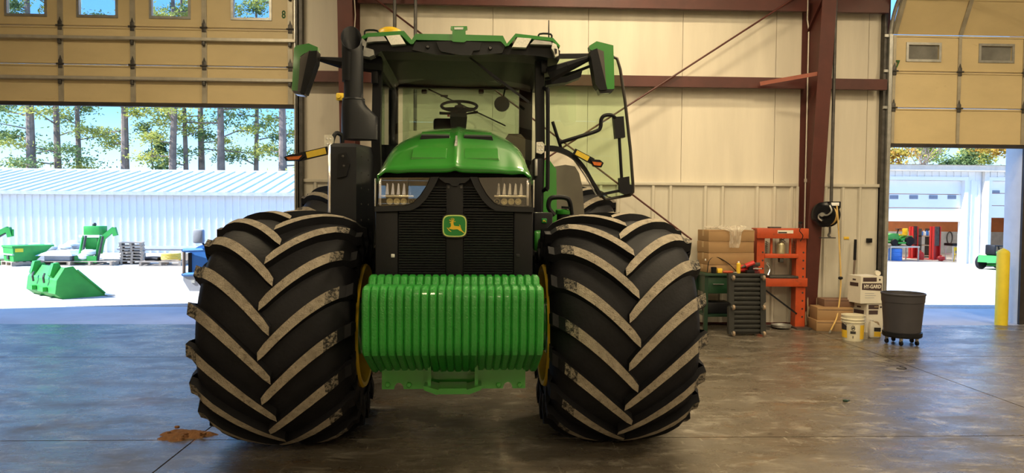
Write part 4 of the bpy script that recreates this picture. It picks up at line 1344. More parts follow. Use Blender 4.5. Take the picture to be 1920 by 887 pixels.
# slant-cut outlet facing forwards and right
mx = []
for k in range(n):
    c_, s_ = math.cos(2 * math.pi * k / n), math.sin(2 * math.pi * k / n)
    mx.append((ex + (r_ + 0.006) * c_ - 0.02, YE + (r_ + 0.006) * s_, z1 + 0.02 + 0.115 * s_ - 0.02 * c_))
inn = [(ex + (x - ex) * 0.93, YE + (y - YE) * 0.93, z - 0.002) for x, y, z in mx]
deep = [(ex + (x - ex) * 0.9, YE + (y - YE) * 0.9, z1 - 0.35) for x, y, z in mx]
mb = MB().loft([rings[0], rings[1], mx, inn, deep], True, True)
ex_o = part('exhaust_stack', mb, M['exhaust'], smooth=0.9)
z2 = tl(660, 262, YE).z
mb = MB().loft([[(ex + (r_ + 0.012) * math.cos(2 * math.pi * k / n) * f + (g_ if math.cos(2 * math.pi * k / n) > 0 else 0) * math.cos(2 * math.pi * k / n), YE + (r_ + 0.012) * math.sin(2 * math.pi * k / n) * f, z) for k in range(n)] for f, g_, z in ((1.0, 0, z0 + 0.02), (1.05, 0, z0 - 0.02), (1.08, 0.02, z0 - 0.05), (1.1, 0.10, z0 - 0.13), (1.1, 0.10, z2))])
part('stack_shroud', mb, M['exhaust'], ex_o, smooth=0.8)
part('stack_clamp', MB().lathe([(r_ + 0.012, -0.012), (r_ + 0.016, 0.0), (r_ + 0.012, 0.012)], 28, 0, (ex, YE, z0 + 0.01)), M['exhaust'], ex_o)
YA = 0.45
fa, fb = tl(618, 300, YA), tl(668, 300, YA)
zt_ = tl(640, 268, YA).z
ab = MB().loft([[(fa.x, YA, 1.05), (fb.x, YA, 1.05), (fb.x, 1.5, 1.05), (fa.x, 1.5, 1.05)], [(fa.x, YA, zt_ - 0.03), (fb.x, YA, zt_ - 0.03), (fb.x, 1.5, zt_ - 0.03), (fa.x, 1.5, zt_ - 0.03)], [(fa.x + 0.02, YA + 0.03, zt_), (fb.x - 0.02, YA + 0.03, zt_), (fb.x - 0.02, 1.48, zt_ + 0.06), (fa.x + 0.02, 1.48, zt_ + 0.06)]])
ab_o = part('aftertreatment_box', ab, M['exhaust'], smooth=0)
part('box_plate', MB().prism(tp([(634, 289), (648, 286), (656, 308), (650, 330), (632, 334)], YA - 0.02), 'y', YA - 0.03, YA + 0.01), M['black'], ab_o, smooth=0)
for px, py in ((643, 293), (645, 311)):
    p = tl(px, py, YA - 0.03)
    part('box_bolt', MB().lathe([(0.009, 0), (0.009, -0.01), (0, -0.012)], 8, 0, (p.x, YA - 0.03, p.z), 'y'), M['dark_steel'], ab_o)
part('box_edge_strip', MB().b2((fa.x - 0.012, YA - 0.005, 1.05), (fa.x + 0.008, YA + 0.03, zt_ - 0.01), bev=0.004), M['chrome'], ab_o)  # bright chrome strip stands in for light caught on the box's left edge
for i in range(2):
    for k in range(5):
        part('rivet', MB().lathe([(0.008, 0), (0.008, 0.005), (0, 0.007)], 8, 0, (fb.x, YA + 0.25 + i * 0.4, 1.55 + k * 0.13), 'x'), M['dark_steel'], ab_o)
# light arms with reflectors and amber lamps
def light_arm(P, yl, parent=None):
    (t0, t1), (y0, y1), amb = P
    a, b = tl(*t0, yl), tl(*t1, yl)
    o = part('light_arm', MB().bar(a, b, 0.03, 0.065), M['black'], smooth=0)
    c0, c1 = a.lerp(b, y0), a.lerp(b, y1)
    part('reflector_strip', MB().bar(c0 - Vector((0, 0.018, 0)), c1 - Vector((0, 0.018, 0)), 0.006, 0.05), M['reflex'], o, smooth=0)
    part('lamp_body', MB().prism(tp(amb[0], yl), 'y', yl - 0.03, yl + 0.03), M['black'], o, smooth=0)
    part('amber_lamp', MB().prism(tp(amb[1], yl - 0.03), 'y', yl - 0.04, yl - 0.02), M['amber'], o, smooth=0)
    return o


light_arm((((616, 282), (560, 295)), (0.08, 0.72), ([(534, 295), (538, 302), (564, 301), (573, 293), (568, 288), (545, 290)], [(537, 295), (541, 300), (560, 299), (567, 291), (560, 293), (545, 294)])), 0.75)
a = tl(616, 262, 0.78)
part('lamp_bracket', MB().tube(bez([tl(622, 282, 0.8), tl(624, 262, 0.8), tl(630, 250, 0.82), tl(640, 254, 0.84), tl(642, 268, 0.85)], 4), 0.018, 8), M['black'])
light_arm((((1076, 284), (1112, 303)), (0.1, 0.75), ([(1106, 299), (1112, 312), (1127, 314), (1131, 306), (1124, 300)], [(1110, 303), (1114, 310), (1126, 311), (1128, 305)])), 2.2)

# right-hand side: fender, green side panel, step, reservoir -------------------
part('side_panel', MB().prism(tp([(1012, 300), (1030, 302), (1042, 318), (1043, 420), (1012, 420)], 1.75), 'y', 1.70, 2.3), M['green'], smooth=0)
mb = MB()
rows = []
for yl, w_ in ((2.05, 0), (2.12, 0.02), (2.5, 0.02)):
    ol = [(1041, 312), (1060, 309), (1078, 312), (1086, 325), (1092, 350), (1096, 405), (1041, 405)]
    rows.append([(tl(x, y, 2.05).x, yl, tl(x, y, 2.05).z) for x, y in ol])
part('fender', mb.loft(rows), M['fender'], smooth=0.7)
arc = bez([tl(1018, 278, 2.3), tl(1045, 280, 2.3), tl(1072, 292, 2.3), tl(1095, 315, 2.3), tl(1113, 345, 2.3), tl(1126, 366, 2.3)], 5)
mb = MB().loft([[p + Vector((0, -0.04, -0.028)), p + Vector((0, -0.04, 0.028)), p + Vector((0, 0.04, 0.028)), p + Vector((0, 0.04, -0.028))] for p in arc])
part('fender_arch', mb, M['black'], smooth=0.4)
arc2 = bez([tl(1076, 300, 2.28), tl(1096, 328, 2.28), tl(1118, 366, 2.28)], 5)
part('arch_edge', MB().tube(arc2, 0.008, 6), M['steel'])
a, b = tl(1001, 398, 0.3), tl(1036, 470, 0.3)
sb_ = part('side_box', MB().b2((a.x, 0.3, b.z), (b.x, 0.8, a.z), bev=0.015), M['black'])
bp_ = tl(1020.5, 414, 0.29)
part('small_badge', MB().b2((bp_.x - 0.02, 0.285, bp_.z - 0.018), (bp_.x + 0.02, 0.30, bp_.z + 0.018), bev=0.005), M['badge_green'], sb_)
part('small_badge_deer', MB().prism([(bp_.x + x * 0.001, bp_.z + z * 0.001) for x, z in ((-13, 1), (-6, 3), (-5, 9), (-2, 9), (-1, 2), (6, 2), (13, -8), (10, -9), (4, -3), (-6, -3), (-9, -7), (-11, -6), (-9, -1))], 'y', 0.281, 0.286), M['badge_gold'], sb_, smooth=0)
a, b = tl(1001, 432, 0.3), tl(1018, 472, 0.3)
part('step_guard', MB().b2((a.x, 0.28, b.z), (b.x, 0.55, a.z), bev=0.02), M['green'])
p = tl(1056, 402, 0.9)
part('filler_neck', MB().lathe([(0.055, -0.14), (0.055, 0.0)], 20, 0, (p.x, 0.9, p.z)), M['black'])
cap = part('filler_cap', MB().lathe([(0.062, 0.0), (0.066, 0.008), (0.066, 0.035), (0.05, 0.045), (0, 0.047)], 20, 0, (p.x, 0.9, p.z)), M['green'])
part('cap_lever', MB().bar((p.x - 0.02, 0.86, p.z + 0.06), (p.x + 0.05, 0.84, p.z + 0.055), 0.025, 0.02), M['black'], cap, smooth=0)
part('filler_loop', MB().tube(bez([tl(1040, 404, 0.85), tl(1029, 390, 0.85), tl(1031, 374, 0.85), tl(1042, 370, 0.85), tl(1060, 371, 0.85), tl(1068, 378, 0.85), tl(1072, 402, 0.88)], 5), 0.020, 8), M['black'])

# open cab door, hinged at the rear on the right ------------------------------
YDR = 2.45
ol = [(1012, 108), (1100, 105), (1148, 105), (1158, 110), (1163, 128), (1172, 190), (1182, 280), (1187, 350), (1186, 362), (1180, 366), (1136, 373), (1128, 366), (1100, 318), (1078, 293), (1050, 282), (1012, 278)]
gp = tp(ol, YDR)
dr = part('cab_door', MB().prism(gp, 'y', YDR, YDR + 0.008), M['glass_door'], smooth=0)
edge = [(1100, 106), (1146, 105), (1157, 110), (1163, 130), (1172, 190), (1182, 280), (1187, 348), (1187, 360), (1181, 366), (1136, 374), (1126, 366)]
part('door_frame', MB().tube([tl(x, y, YDR) for x, y in edge], 0.017, 8), mat('door_edge', (0.03, 0.024, 0.02), 0.4), dr)
part('door_top_rail', MB().bar(tl(1012, 106, YDR), tl(1105, 105, YDR), 0.03, 0.05), M['black'], dr)
part('door_handle', MB().tube(bez([tl(1048, 268, YDR - 0.08), tl(1080, 258, YDR - 0.1), tl(1118, 246, YDR - 0.1), tl(1126, 238, YDR - 0.1), tl(1127, 225, YDR - 0.1), tl(1133, 217, YDR - 0.1), tl(1147, 216, YDR - 0.1), tl(1156, 224, YDR - 0.06)], 4), 0.020, 8), M['black'], dr)
part('handle_stub', MB().tube([tl(1036, 228, YDR - 0.1), tl(1048, 266, YDR - 0.09), tl(1052, 278, YDR - 0.05)], 0.017, 8), M['black'], dr)
part('grip_block', MB().prism(tp([(1149, 220), (1168, 219), (1171, 258), (1153, 260)], YDR - 0.05), 'y', YDR - 0.09, YDR), M['black'], dr, smooth=0)
part('latch_rod', MB().tube([tl(1161, 256, YDR - 0.05), tl(1166, 340, YDR - 0.05)], 0.017, 8), M['black'], dr)
part('latch_box', MB().prism(tp([(1160, 334), (1178, 331), (1179, 346), (1186, 348), (1184, 362), (1172, 365), (1160, 360)], YDR - 0.04), 'y', YDR - 0.09, YDR), M['black'], dr, smooth=0)
part('latch_bar', MB().bar(tl(1126, 365, YDR - 0.04), tl(1164, 357, YDR - 0.04), 0.03, 0.03), M['black'], dr)
# ================================================================== the yard
M['metal_white'] = mat('white_sheet_metal', (0.78, 0.78, 0.78), 0.45, 0, 0.03, 1.0)
M['roof_metal'] = mat('roof_sheet_metal', (0.70, 0.71, 0.72), 0.4, 0.2, 0.04, 1.0)
M['bark'] = mat('pine_bark', (0.20, 0.145, 0.11), 0.9, 0, 0.3, 3, bump=0.5, bscale=12)
M['wood'] = mat('pallet_wood', (0.42, 0.33, 0.24), 0.85, 0, 0.25, 5)
M['tarp'] = mat('white_tarp', (0.75, 0.75, 0.74), 0.7, 0, 0.06, 3)
M['grey_box'] = mat('grey_tote', (0.32, 0.33, 0.36), 0.6, 0, 0.15, 3)
M['blue_truck'] = mat('truck_blue', (0.06, 0.22, 0.55), 0.3, 0, 0.05, coat=0.5)
M['red_lift'] = mat('lift_red', (0.55, 0.03, 0.03), 0.4, 0, 0.1)
M['orange_wall'] = mat('orange_wall', (0.60, 0.20, 0.07), 0.7, 0, 0.12, 3)
M['blue_plastic'] = mat('blue_plastic', (0.03, 0.18, 0.6), 0.4, 0, 0.1)
M['yellow_paint'] = mat('bollard_yellow', (0.78, 0.62, 0.03), 0.5, 0, 0.08, 4)


def leaf_mat(name, c1, c2):
    m = mat(name, c1, 0.7, 0, 0.3, 0.8, col2=c2, c2lo=0.42, c2hi=0.6)
    b = m.node_tree.nodes['Principled BSDF']
    b.inputs['Transmission Weight'].default_value = 0.0
    n = m.node_tree
    tr = n.nodes.new('ShaderNodeBsdfTranslucent')
    mx = n.nodes.new('ShaderNodeMixShader')
    mx.inputs[0].default_value = 0.4
    src = b.inputs['Base Color'].links[0].from_socket
    n.links.new(src, tr.inputs[0])
    n.links.new(b.outputs[0], mx.inputs[1])
    n.links.new(tr.outputs[0], mx.inputs[2])
    n.links.new(mx.outputs[0], n.nodes['Material Output'].inputs[0])
    return m


M['needles'] = leaf_mat('pine_needles', (0.30, 0.34, 0.07), (0.58, 0.53, 0.11))
M['needles_dark'] = leaf_mat('pine_needles_dark', (0.10, 0.17, 0.06), (0.24, 0.30, 0.09))
M['leaves_yellow'] = leaf_mat('autumn_leaves', (0.50, 0.42, 0.06), (0.55, 0.25, 0.04))

# ---- low white shed across the gravel (left)
YS = 27.0
sh = thing('storage_shed', 'long low white ribbed-metal shed across the gravel yard', 'building', (0, YS, 0))
e0, e1 = at(0, 357, YS), at(560, 362, YS)
ze_ = (e0.z + e1.z) / 2
xa, xb_ = -34.0, 1.0


def ribs_profile(x0, x1, pitch, w_, d):
    pts = [(x0, 0)]
    x = x0 + pitch
    while x < x1 - 0.1:
        pts += [(x - w_, 0), (x - w_ * 0.5, -d), (x + w_ * 0.5, -d), (x + w_, 0)]
        x += pitch
    return pts + [(x1, 0)]


pr = ribs_profile(xa, xb_, 0.27, 0.03, 0.06)
o = MB().loft([[(p, q, -0.2) for p, q in pr], [(p, q, ze_) for p, q in pr]], closed=False).build('wall_sheet', M['metal_white'], sh, smooth=0)
YRG = 4.6
zr_ = at(280, 322, YS + YRG).z
rows = []
for t in (-0.06, 1.0):
    rows.append([(p, YRG * t, ze_ + (zr_ - ze_) * t + 0.02 - q * 1.0) for p, q in ribs_profile(xa - 0.3, xb_ + 0.3, 0.45, 0.05, 0.05)])
MB().loft(rows, closed=False).build('roof_sheet', M['roof_metal'], sh, smooth=0)
MB().b2((xa - 0.3, -0.30, ze_ - 0.13), (xb_ + 0.3, -0.14, ze_ + 0.0)).build('gutter', mat('gutter_grey', (0.5, 0.5, 0.52), 0.5), sh, smooth=0)
MB().b2((xa - 0.3, YRG - 0.1, zr_ + 0.0), (xb_ + 0.3, YRG + 0.15, zr_ + 0.09)).build('ridge_cap', M['roof_metal'], sh, smooth=0)
MB().prism([(0.0, -0.2), (0.0, ze_), (YRG, zr_), (2 * YRG, ze_), (2 * YRG, -0.2)], 'x', xb_ - 0.1, xb_).build('gable_wall', M['metal_white'], sh, smooth=0)
MB().b2((xa, YRG * 2 - 0.1, -0.2), (xb_, YRG * 2, ze_)).build('rear_wall', M['metal_white'], sh, smooth=0)
MB().loft([[(xa, YRG, zr_ + 0.02), (xb_, YRG, zr_ + 0.02)], [(xa, 2 * YRG + 0.2, ze_), (xb_, 2 * YRG + 0.2, ze_)]], closed=False).build('roof_sheet', M['roof_metal'], sh, smooth=0)


# ---- trees
def foliage(mb, c, rad, n, size, rng):
    for _ in range(n):
        u = Vector((rng.gauss(0, 0.45), rng.gauss(0, 0.45), rng.gauss(0, 0.42)))
        p = Vector((c[0] + u.x * rad[0], c[1] + u.y * rad[1], c[2] + u.z * rad[2]))
        a = Vector((rng.uniform(-1, 1), rng.uniform(-1, 1), rng.uniform(-0.4, 0.8))).normalized() * size * rng.uniform(0.6, 1.3)
        b = a.orthogonal().normalized()
        b.rotate(Matrix.Rotation(rng.uniform(0, 6.28), 3, a.normalized()))
        b *= size * 0.22
        mb.add([p - b, p + a * 0.5 + b * 0.2 - b, p + a, p + a * 0.5 + b, p + b], [(0, 1, 2, 3, 4)])


def pine(px, py_base, Y, r, label, seed, zlow, lean=0.0, dark=False, n=17, top=13.5, spread=2.2):
    rng = random.Random(seed)
    b = at(px, py_base, Y)
    t = thing('pine_tree', label, 'tree', (b.x, Y, 0), 0, 'pines behind the shed')
    path = [(0, 0, -0.2), (lean * 0.25, 0, top * 0.3), (lean * 0.6 + rng.uniform(-.1, .1), 0.1, top * 0.6), (lean, 0.0, top)]
    path = bez(path, 5)
    MB().tube(path, [r * (1 - 0.65 * i / (len(path) - 1)) for i in range(len(path))], 9).build('trunk', M['bark'], t)
    fo = MB()
    for k in range(n):
        z = zlow + (top - zlow) * (k / n) + rng.uniform(-0.2, 0.2)
        f = z / top
        x0_ = lean * f
        a = rng.uniform(0, 6.28)
        L = spread * rng.uniform(0.5, 1.15) * (1.1 - 0.55 * f)
        d = Vector((math.cos(a), math.sin(a) * 0.8, 0))
        tip = Vector((x0_, 0, z)) + d * L + Vector((0, 0, rng.uniform(-0.1, 0.5)))
        mid = Vector((x0_, 0, z)).lerp(tip, 0.5) + Vector((0, 0, rng.uniform(-0.15, 0.2)))
        MB().tube([(x0_, 0, z), mid, tip], [0.045, 0.03, 0.012], 5).build('branch', M['bark'], t)
        foliage(fo, mid.lerp(tip, 0.75), (L * 0.72, L * 0.55, 0.42), 210, 0.17, rng)
        foliage(fo, tip, (0.55, 0.5, 0.26), 60, 0.18, rng)
    o = fo.build('needles', M['needles_dark' if dark else 'needles'], t, smooth=0)
    o['kind'] = 'stuff'
    return t


tl_ = [(60, 0.30, 'thick-trunked pine behind the shed, farthest left in the yard', 1, 3.6, -0.1, True), (115, 0.24, 'leaning pine just right of the thick-trunked leftmost pine', 2, 3.3, -0.7, False),
       (150, 0.20, 'forked pine above the green steel hopper', 3, 3.4, -0.2, True), (235, 0.27, 'tall bare-stemmed pine above the pallet stack', 4, 5.4, 0.0, False),
       (284, 0.09, 'small slender dark pine between two tall pines', 5, 2.6, 0.0, True), (323, 0.24, 'pine with bushy low boughs left of the paired trunks', 6, 4.3, 0.1, False),
       (351, 0.17, 'thin pine trunk second of the close pair', 7, 4.2, -0.25, True), (379, 0.24, 'straight pine above the blue truck', 8, 5.0, -0.1, False),
       (416, 0.26, 'pine with a yellow-green bough band above the left tire', 9, 4.9, -0.15, False), (480, 0.17, 'thin pine with drooping fork left of the door jamb', 10, 4.2, 0.05, True),
       (531, 0.28, 'stout pine nearest the door jamb', 11, 3.4, -0.1, False), (-40, 0.25, 'pine at the left edge of the yard behind the shed', 12, 3.5, 0.3, True)]
for i, (px, r, lab, sd, zl, ln, dk) in enumerate(tl_):
    Y = 38.5 + (i * 7 % 5) * 0.9
    pine(px, 330, Y, r, lab, sd, zl, ln, dk, n=13 if r > 0.1 else 9, top=13.5 if r > 0.1 else 6.2, spread=2.6 if r > 0.1 else 1.1)


def bare_tree(px, Y, label, seed, h):
    rng = random.Random(seed)
    b = at(px, 300, Y)
    t = thing('bare_tree', label, 'tree', (b.x, Y, 0))
    MB().tube([(0, 0, -0.2), (0.05, 0, h * 0.3), (0, 0, h * 0.5)], [0.12, 0.1, 0.07], 7).build('trunk', M['bark'], t)

    def grow(p, d, L, r, dep):
        q = p + d * L
        MB().tube([p, p.lerp(q, 0.5) + Vector((rng.uniform(-.06, .06), 0, 0)), q], [r, r * 0.8, r * 0.6], 5).build('branch', M['bark'], t)
        if dep == 0: return
        for _ in range(3):
            e = (d + Vector((rng.uniform(-.8, .8), rng.uniform(-.8, .8), rng.uniform(-.1, .5)))).normalized()
            grow(q, e, L * 0.7, r * 0.62, dep - 1)
    for _ in range(3):
        grow(Vector((0, 0, h * 0.42)), Vector((rng.uniform(-.7, .7), rng.uniform(-.5, .5), 1)).normalized(), h * 0.2, 0.05, 2)


def bushy(px, Y, label, seed, ztop, m, r):
    rng = random.Random(seed)
    b = at(px, 300, Y)
    t = thing('bushy_tree', label, 'tree', (b.x, Y, 0))
    MB().tube([(0, 0, -0.2), (0, 0, ztop * 0.6)], [0.14, 0.06], 7).build('trunk', M['bark'], t)
    fo = MB()
    for _ in range(16):
        foliage(fo, (rng.gauss(0, r * 0.5), rng.gauss(0, r * 0.4), ztop - abs(rng.gauss(0, 0.9)) - 0.3), (0.7, 0.6, 0.45), 110, 0.2, rng)
    fo.build('leaves', m, t, smooth=0)['kind'] = 'stuff'


bushy(1672, 40, 'yellow-leaved tree above the left end of the white service building', 31, 5.6, M['leaves_yellow'], 0.7)
bare_tree(1705, 41, 'bare grey tree above the service building door', 32, 7.6)
bare_tree(1735, 43, 'bare tree with fine twigs left of the dark green tree', 33, 7.2)
bushy(1800, 42, 'dark green rounded tree above the service building', 34, 5.7, M['needles_dark'], 1.3)
bushy(1830, 44, 'yellow-green tree just right of the dark rounded one', 35, 6.2, M['needles'], 0.9)
bushy(1872, 41, 'golden-leaved tree beside the pale door jamb', 36, 6.3, M['leaves_yellow'], 1.2)
bushy(1745, 46, 'distant olive tree top between bare branches', 37, 6.9, M['needles'], 1.0)

# ---- white service building (right)
YV = 23.2
W2 = lambda x, y: at(x, y, YV)
sv = thing('service_building', 'white metal service building with half-open doors across the right yard', 'building', (0, YV, 0))
xL, x1_, x2_, x3_, xRt = W2(1540, 400).x, W2(1806, 400).x, W2(1857, 400).x, W2(2010, 400).x, W2(2300, 400).x
zE, zD, zP = W2(1750, 318).z, W2(1750, 338).z, W2(1750, 352).z
zB = W2(1750, 416).z
xLL = xL - 6


def wall_seg(a, b, z0, z1):
    p_ = ribs_profile(a, b, 0.25, 0.03, 0.03)
    MB().loft([[(p, q, z0) for p, q in p_], [(p, q, z1) for p, q in p_]], closed=False).build('wall_sheet', M['metal_white'], sv, smooth=0)


wall_seg(xLL, xL, -0.1, zE)
wall_seg(xL, xRt, zD, zE)
wall_seg(x1_, x2_, -0.1, zD)
wall_seg(x3_, xRt, -0.1, zD)
MB().b2((xLL - 0.3, -0.25, zE - 0.06), (xRt, 0.0, zE + 0.14)).build('eave_trim', mat('eave_tan', (0.66, 0.56, 0.45), 0.5), sv, smooth=0)
MB().loft([[(xLL - 0.3, -0.3, zE + 0.15), (xRt, -0.3, zE + 0.15)], [(xLL - 0.3, 5, zE + 0.4), (xRt, 5, zE + 0.4)]], closed=False).build('roof_sheet', M['roof_metal'], sv, smooth=0)
p = W2(1843, 400).x
MB().b2((p - 0.08, -0.16, 0), (p + 0.08, -0.03, zE)).build('downspout', mat('downspout', (0.74, 0.68, 0.60), 0.5), sv, smooth=0)
for k, (a, b, zb_, wins) in enumerate(((xL, x1_, zB, ((1672, 1688), (1709, 1725), (1746, 1762), (1781, 1797))), (x2_, x3_, W2(1880, 409).z, ((1864, 1879), (1901, 1916))))):
    jam = MB().b2((a - 0.12, -0.05, -0.1), (a, 0.25, zD + 0.12)).b2((b, -0.05, -0.1), (b + 0.12, 0.25, zD + 0.12)).b2((a, -0.05, zD), (b, 0.25, zD + 0.12))
    jam.build('door_trim', M['metal_white'], sv, smooth=0)
    nsec = 3
    for i in range(nsec):
        z0, z1 = zb_ + (zD - zb_) * i / nsec, zb_ + (zD - zb_) * (i + 1) / nsec
        sec = MB().b2((a, 0.12, z0 + 0.01), (b, 0.17, z1 - 0.01)).build('door_section', M['metal_white'], sv, smooth=0)
        if i == 1:
            for (u, v) in wins:
                A, B = W2(u, 373 if k == 0 else 362), W2(v, 366 if k == 0 else 357)
                MB().b2((A.x, 0.105, A.z), (B.x, 0.125, B.z)).build('door_window', mat('door_window_grey', (0.16, 0.18, 0.24), 0.2), sec, smooth=0)
# interior of the service building
YI = 6.5
MB().b2((xLL, YI, -0.1), (xRt, YI + 0.1, zE)).build('inner_wall', M['orange_wall'], sv, smooth=0)
zo = at(1700, 434, YV + YI).z
MB().b2((xLL, YI - 0.06, -0.1), (xRt, YI - 0.01, zo)).build('inner_liner', mat('liner_grey', (0.6, 0.6, 0.6), 0.5), sv, smooth=0)
MB().b2((xLL, 0.3, zE - 0.05), (xRt, YI, zE)).build('inner_ceiling', M['metal_white'], sv, smooth=0)
MB().b2((xLL - 0.1, 0, -0.1), (xLL, YI, zE)).build('end_wall', M['metal_white'], sv, smooth=0)
MB().b2((xRt, 0, -0.1), (xRt + 0.1, YI, zE)).build('end_wall', M['metal_white'], sv, smooth=0)
MB().b2((xLL, 0.0, -0.12), (xRt, YI, 0.004)).build('inner_floor', M['apron'], sv, smooth=0)


def w3(x, y, Y): return at(x, y, Y)


for k, x in enumerate((xL + 1.5, x1_ - 1.5, x2_ + 1.2)):  # unseen lamps added to brighten the service building interior
    t = thing('strip_light', ['strip light at the far left inside the service building', 'strip light in the middle of the service building', 'strip light behind the second door of the service building'][k], 'light', (x, YV + 2.6, zE - 0.25), 0, 'service building strip lights')
    inst('housing', house_me, t)
    inst('tube', tube_me, t, (0, 0, 0))
    al = bpy.data.lights.new('strip', 'AREA')
    al.shape = 'RECTANGLE'
    al.size, al.size_y = 1.24, 0.26
    al.energy = 60
    al.color = (1.0, 0.9, 0.75)
    ao = bpy.data.objects.new('lamp_light', al)
    C.objects.link(ao)
    ao.parent = t
    ao.location = (0, 0, -0.09)



# two-post lift
for k, (u, v, Y, lab) in enumerate(((1706, 1718, 26.0, 'red lift post beside the rack with the green mower'), (1745, 1760, 25.2, 'red lift post nearer the chair in the service building'))):
    A, B = w3(u, 494, Y), w3(v, 425, Y)
    t = thing('lift_post', lab, 'lift post', ((A.x + B.x) / 2, Y, 0.004))
    ww = B.x - A.x
    MB().b2((-ww / 2, -0.03, 0), (ww / 2, 0.12, B.z)).b2((-ww / 2, -0.15, 0), (-ww / 2 + 0.03, 0, B.z)).b2((ww / 2 - 0.03, -0.15, 0), (ww / 2, 0, B.z)).build('column', M['red_lift'], t, smooth=0)
    MB().b2((-ww * 0.35, -0.12, 0.5), (ww * 0.35, -0.02, 1.2)).build('carriage', M['dark_steel'], t, smooth=0)
    MB().b2((-ww, -0.3, 0), (ww, 0.3, 0.02)).build('base_plate', M['red_lift'], t, smooth=0)
# rack with mower
A, B = w3(1657, 494, 24.8), w3(1712, 461, 24.8)
rk = thing('steel_rack', 'pipe rack carrying the green mower inside the service building', 'rack', (A.x, 24.8, 0.004))
L_ = B.x - A.x
MB().b2((0, -0.4, B.z - 0.05), (L_, 0.4, B.z)).build('shelf', M['steel'], rk, smooth=0)
for x in (0.03, L_ - 0.03):
    for y in (-0.37, 0.37):
        MB().tube([(x, y, 0), (x, y, B.z - 0.05)], 0.025, 6).build('leg', M['steel'], rk)


def mower(name, label, loc, s, rz, seat='yellow'):
    t = thing(name, label, 'mower', loc, rz)
    MB().prism([(-0.75 * s, 0.30 * s), (-0.72 * s, 0.62 * s), (-0.45 * s, 0.72 * s), (-0.08 * s, 0.70 * s), (0.0, 0.42 * s), (0.0, 0.30 * s)], 'y', -0.23 * s, 0.23 * s).build('hood', M['green_yard'], t, smooth=0)
    MB().prism([(0.0, 0.30 * s), (0.0, 0.40 * s), (0.2 * s, 0.45 * s), (0.75 * s, 0.58 * s), (0.8 * s, 0.30 * s)], 'y', -0.36 * s, 0.36 * s).build('rear_body', M['green_yard'], t, smooth=0)
    MB().b2((0.2 * s, -0.2 * s, 0.56 * s), (0.55 * s, 0.2 * s, 0.66 * s), bev=0.03).b2((0.52 * s, -0.2 * s, 0.6 * s), (0.62 * s, 0.2 * s, 1.0 * s), bev=0.03).build('seat', M[seat], t)
    MB().tube([(0.0, 0, 0.6 * s), (0.12 * s, 0, 0.95 * s)], 0.02, 6).lathe([(0.16 * s, 0.0), (0.18 * s, 0.015), (0.16 * s, 0.03)], 14, 0, (0.12 * s, 0, 0.93 * s)).build('steering_wheel', M['black'], t)
    for x, r in ((-0.5, 0.2), (0.5, 0.28)):
        for y in (-0.42, 0.42):
            o = MB().lathe([(r * s * 0.55, -0.07 * s), (r * s * 0.95, -0.07 * s), (r * s, -0.04 * s), (r * s, 0.04 * s), (r * s * 0.95, 0.07 * s), (r * s * 0.55, 0.07 * s)], 18, 0, (x * s, y * s, r * s), 'y').build('wheel', M['lug_side'], t)
            MB().lathe([(0.0, -0.05 * s), (r * s * 0.56, -0.06 * s), (r * s * 0.56, 0.06 * s), (0, 0.05 * s)], 14, 0, (x * s, y * s, r * s), 'y').build('wheel_disc', M['yellow'], o)
    MB().b2((-0.3 * s, -0.5 * s, 0.12 * s), (0.25 * s, 0.5 * s, 0.24 * s), bev=0.03).build('mower_deck', M['green_yard'], t)
    return t


mower('lawn_mower', 'green riding mower with yellow wheels up on the pipe rack', (A.x + L_ * 0.42, 24.8, B.z + 0.004), 0.62, R(10))
q = gd(1888, 507)
mower('lawn_mower', 'green riding mower parked outside behind the yellow bollard', (q.x, q.y + 0.3, 0), 0.75, R(200), 'black')
q = w3(1678, 491, 24.6)
o = MB().lathe([(0.0, 0.0), (0.22, 0.0), (0.225, 0.02), (0.22, 0.14), (0.232, 0.15), (0.22, 0.16), (0.22, 0.29), (0.232, 0.30), (0.22, 0.31), (0.22, 0.42), (0.20, 0.43), (0, 0.42)], 20).build('barrel', M['blue_plastic'], None, (q.x, 24.6, 0.004))
tag(o, 'blue plastic barrel under the pipe rack', 'barrel')
q = w3(1726, 488, 25.0)
o = MB().lathe([(0, 0), (0.10, 0), (0.11, 0.02), (0.11, 0.22), (0.07, 0.28), (0.03, 0.29), (0.03, 0.34), (0, 0.34)], 14).b2((-0.1, -0.02, 0.28), (-0.02, 0.02, 0.33)).build('canister', M['red_lift'], None, (q.x, 25.0, 0.004))
tag(o, 'red canister standing between the two lift posts', 'canister')
q = w3(1764, 492, 24.3)
o = MB().ball((0, 0, 0.1), (0.13, 0.13, 0.1), 12).lathe([(0.03, 0.18), (0.03, 0.22)], 8).build('fuel_can', M['red_lift'], None, (q.x, 24.3, 0.004))
tag(o, 'squat red fuel can at the foot of the right lift post', 'fuel can')
A, B = w3(1719, 494, 26.5), w3(1742, 452, 26.5)
t = thing('parts_shelf', 'cluttered shelf of blue and white jugs between the lift posts', 'shelf', (A.x, 26.5, 0.004))
L_ = B.x - A.x
for z in (0.05, 0.45, 0.8):
    MB().b2((0, -0.2, z), (L_, 0.2, z + 0.03)).build('shelf_board', M['wood'], t, smooth=0)
for x in (0.02, L_ - 0.02): MB().b2((x - 0.02, -0.2, 0), (x + 0.02, 0.2, 1.1)).build('upright', M['dark_steel'], t, smooth=0)
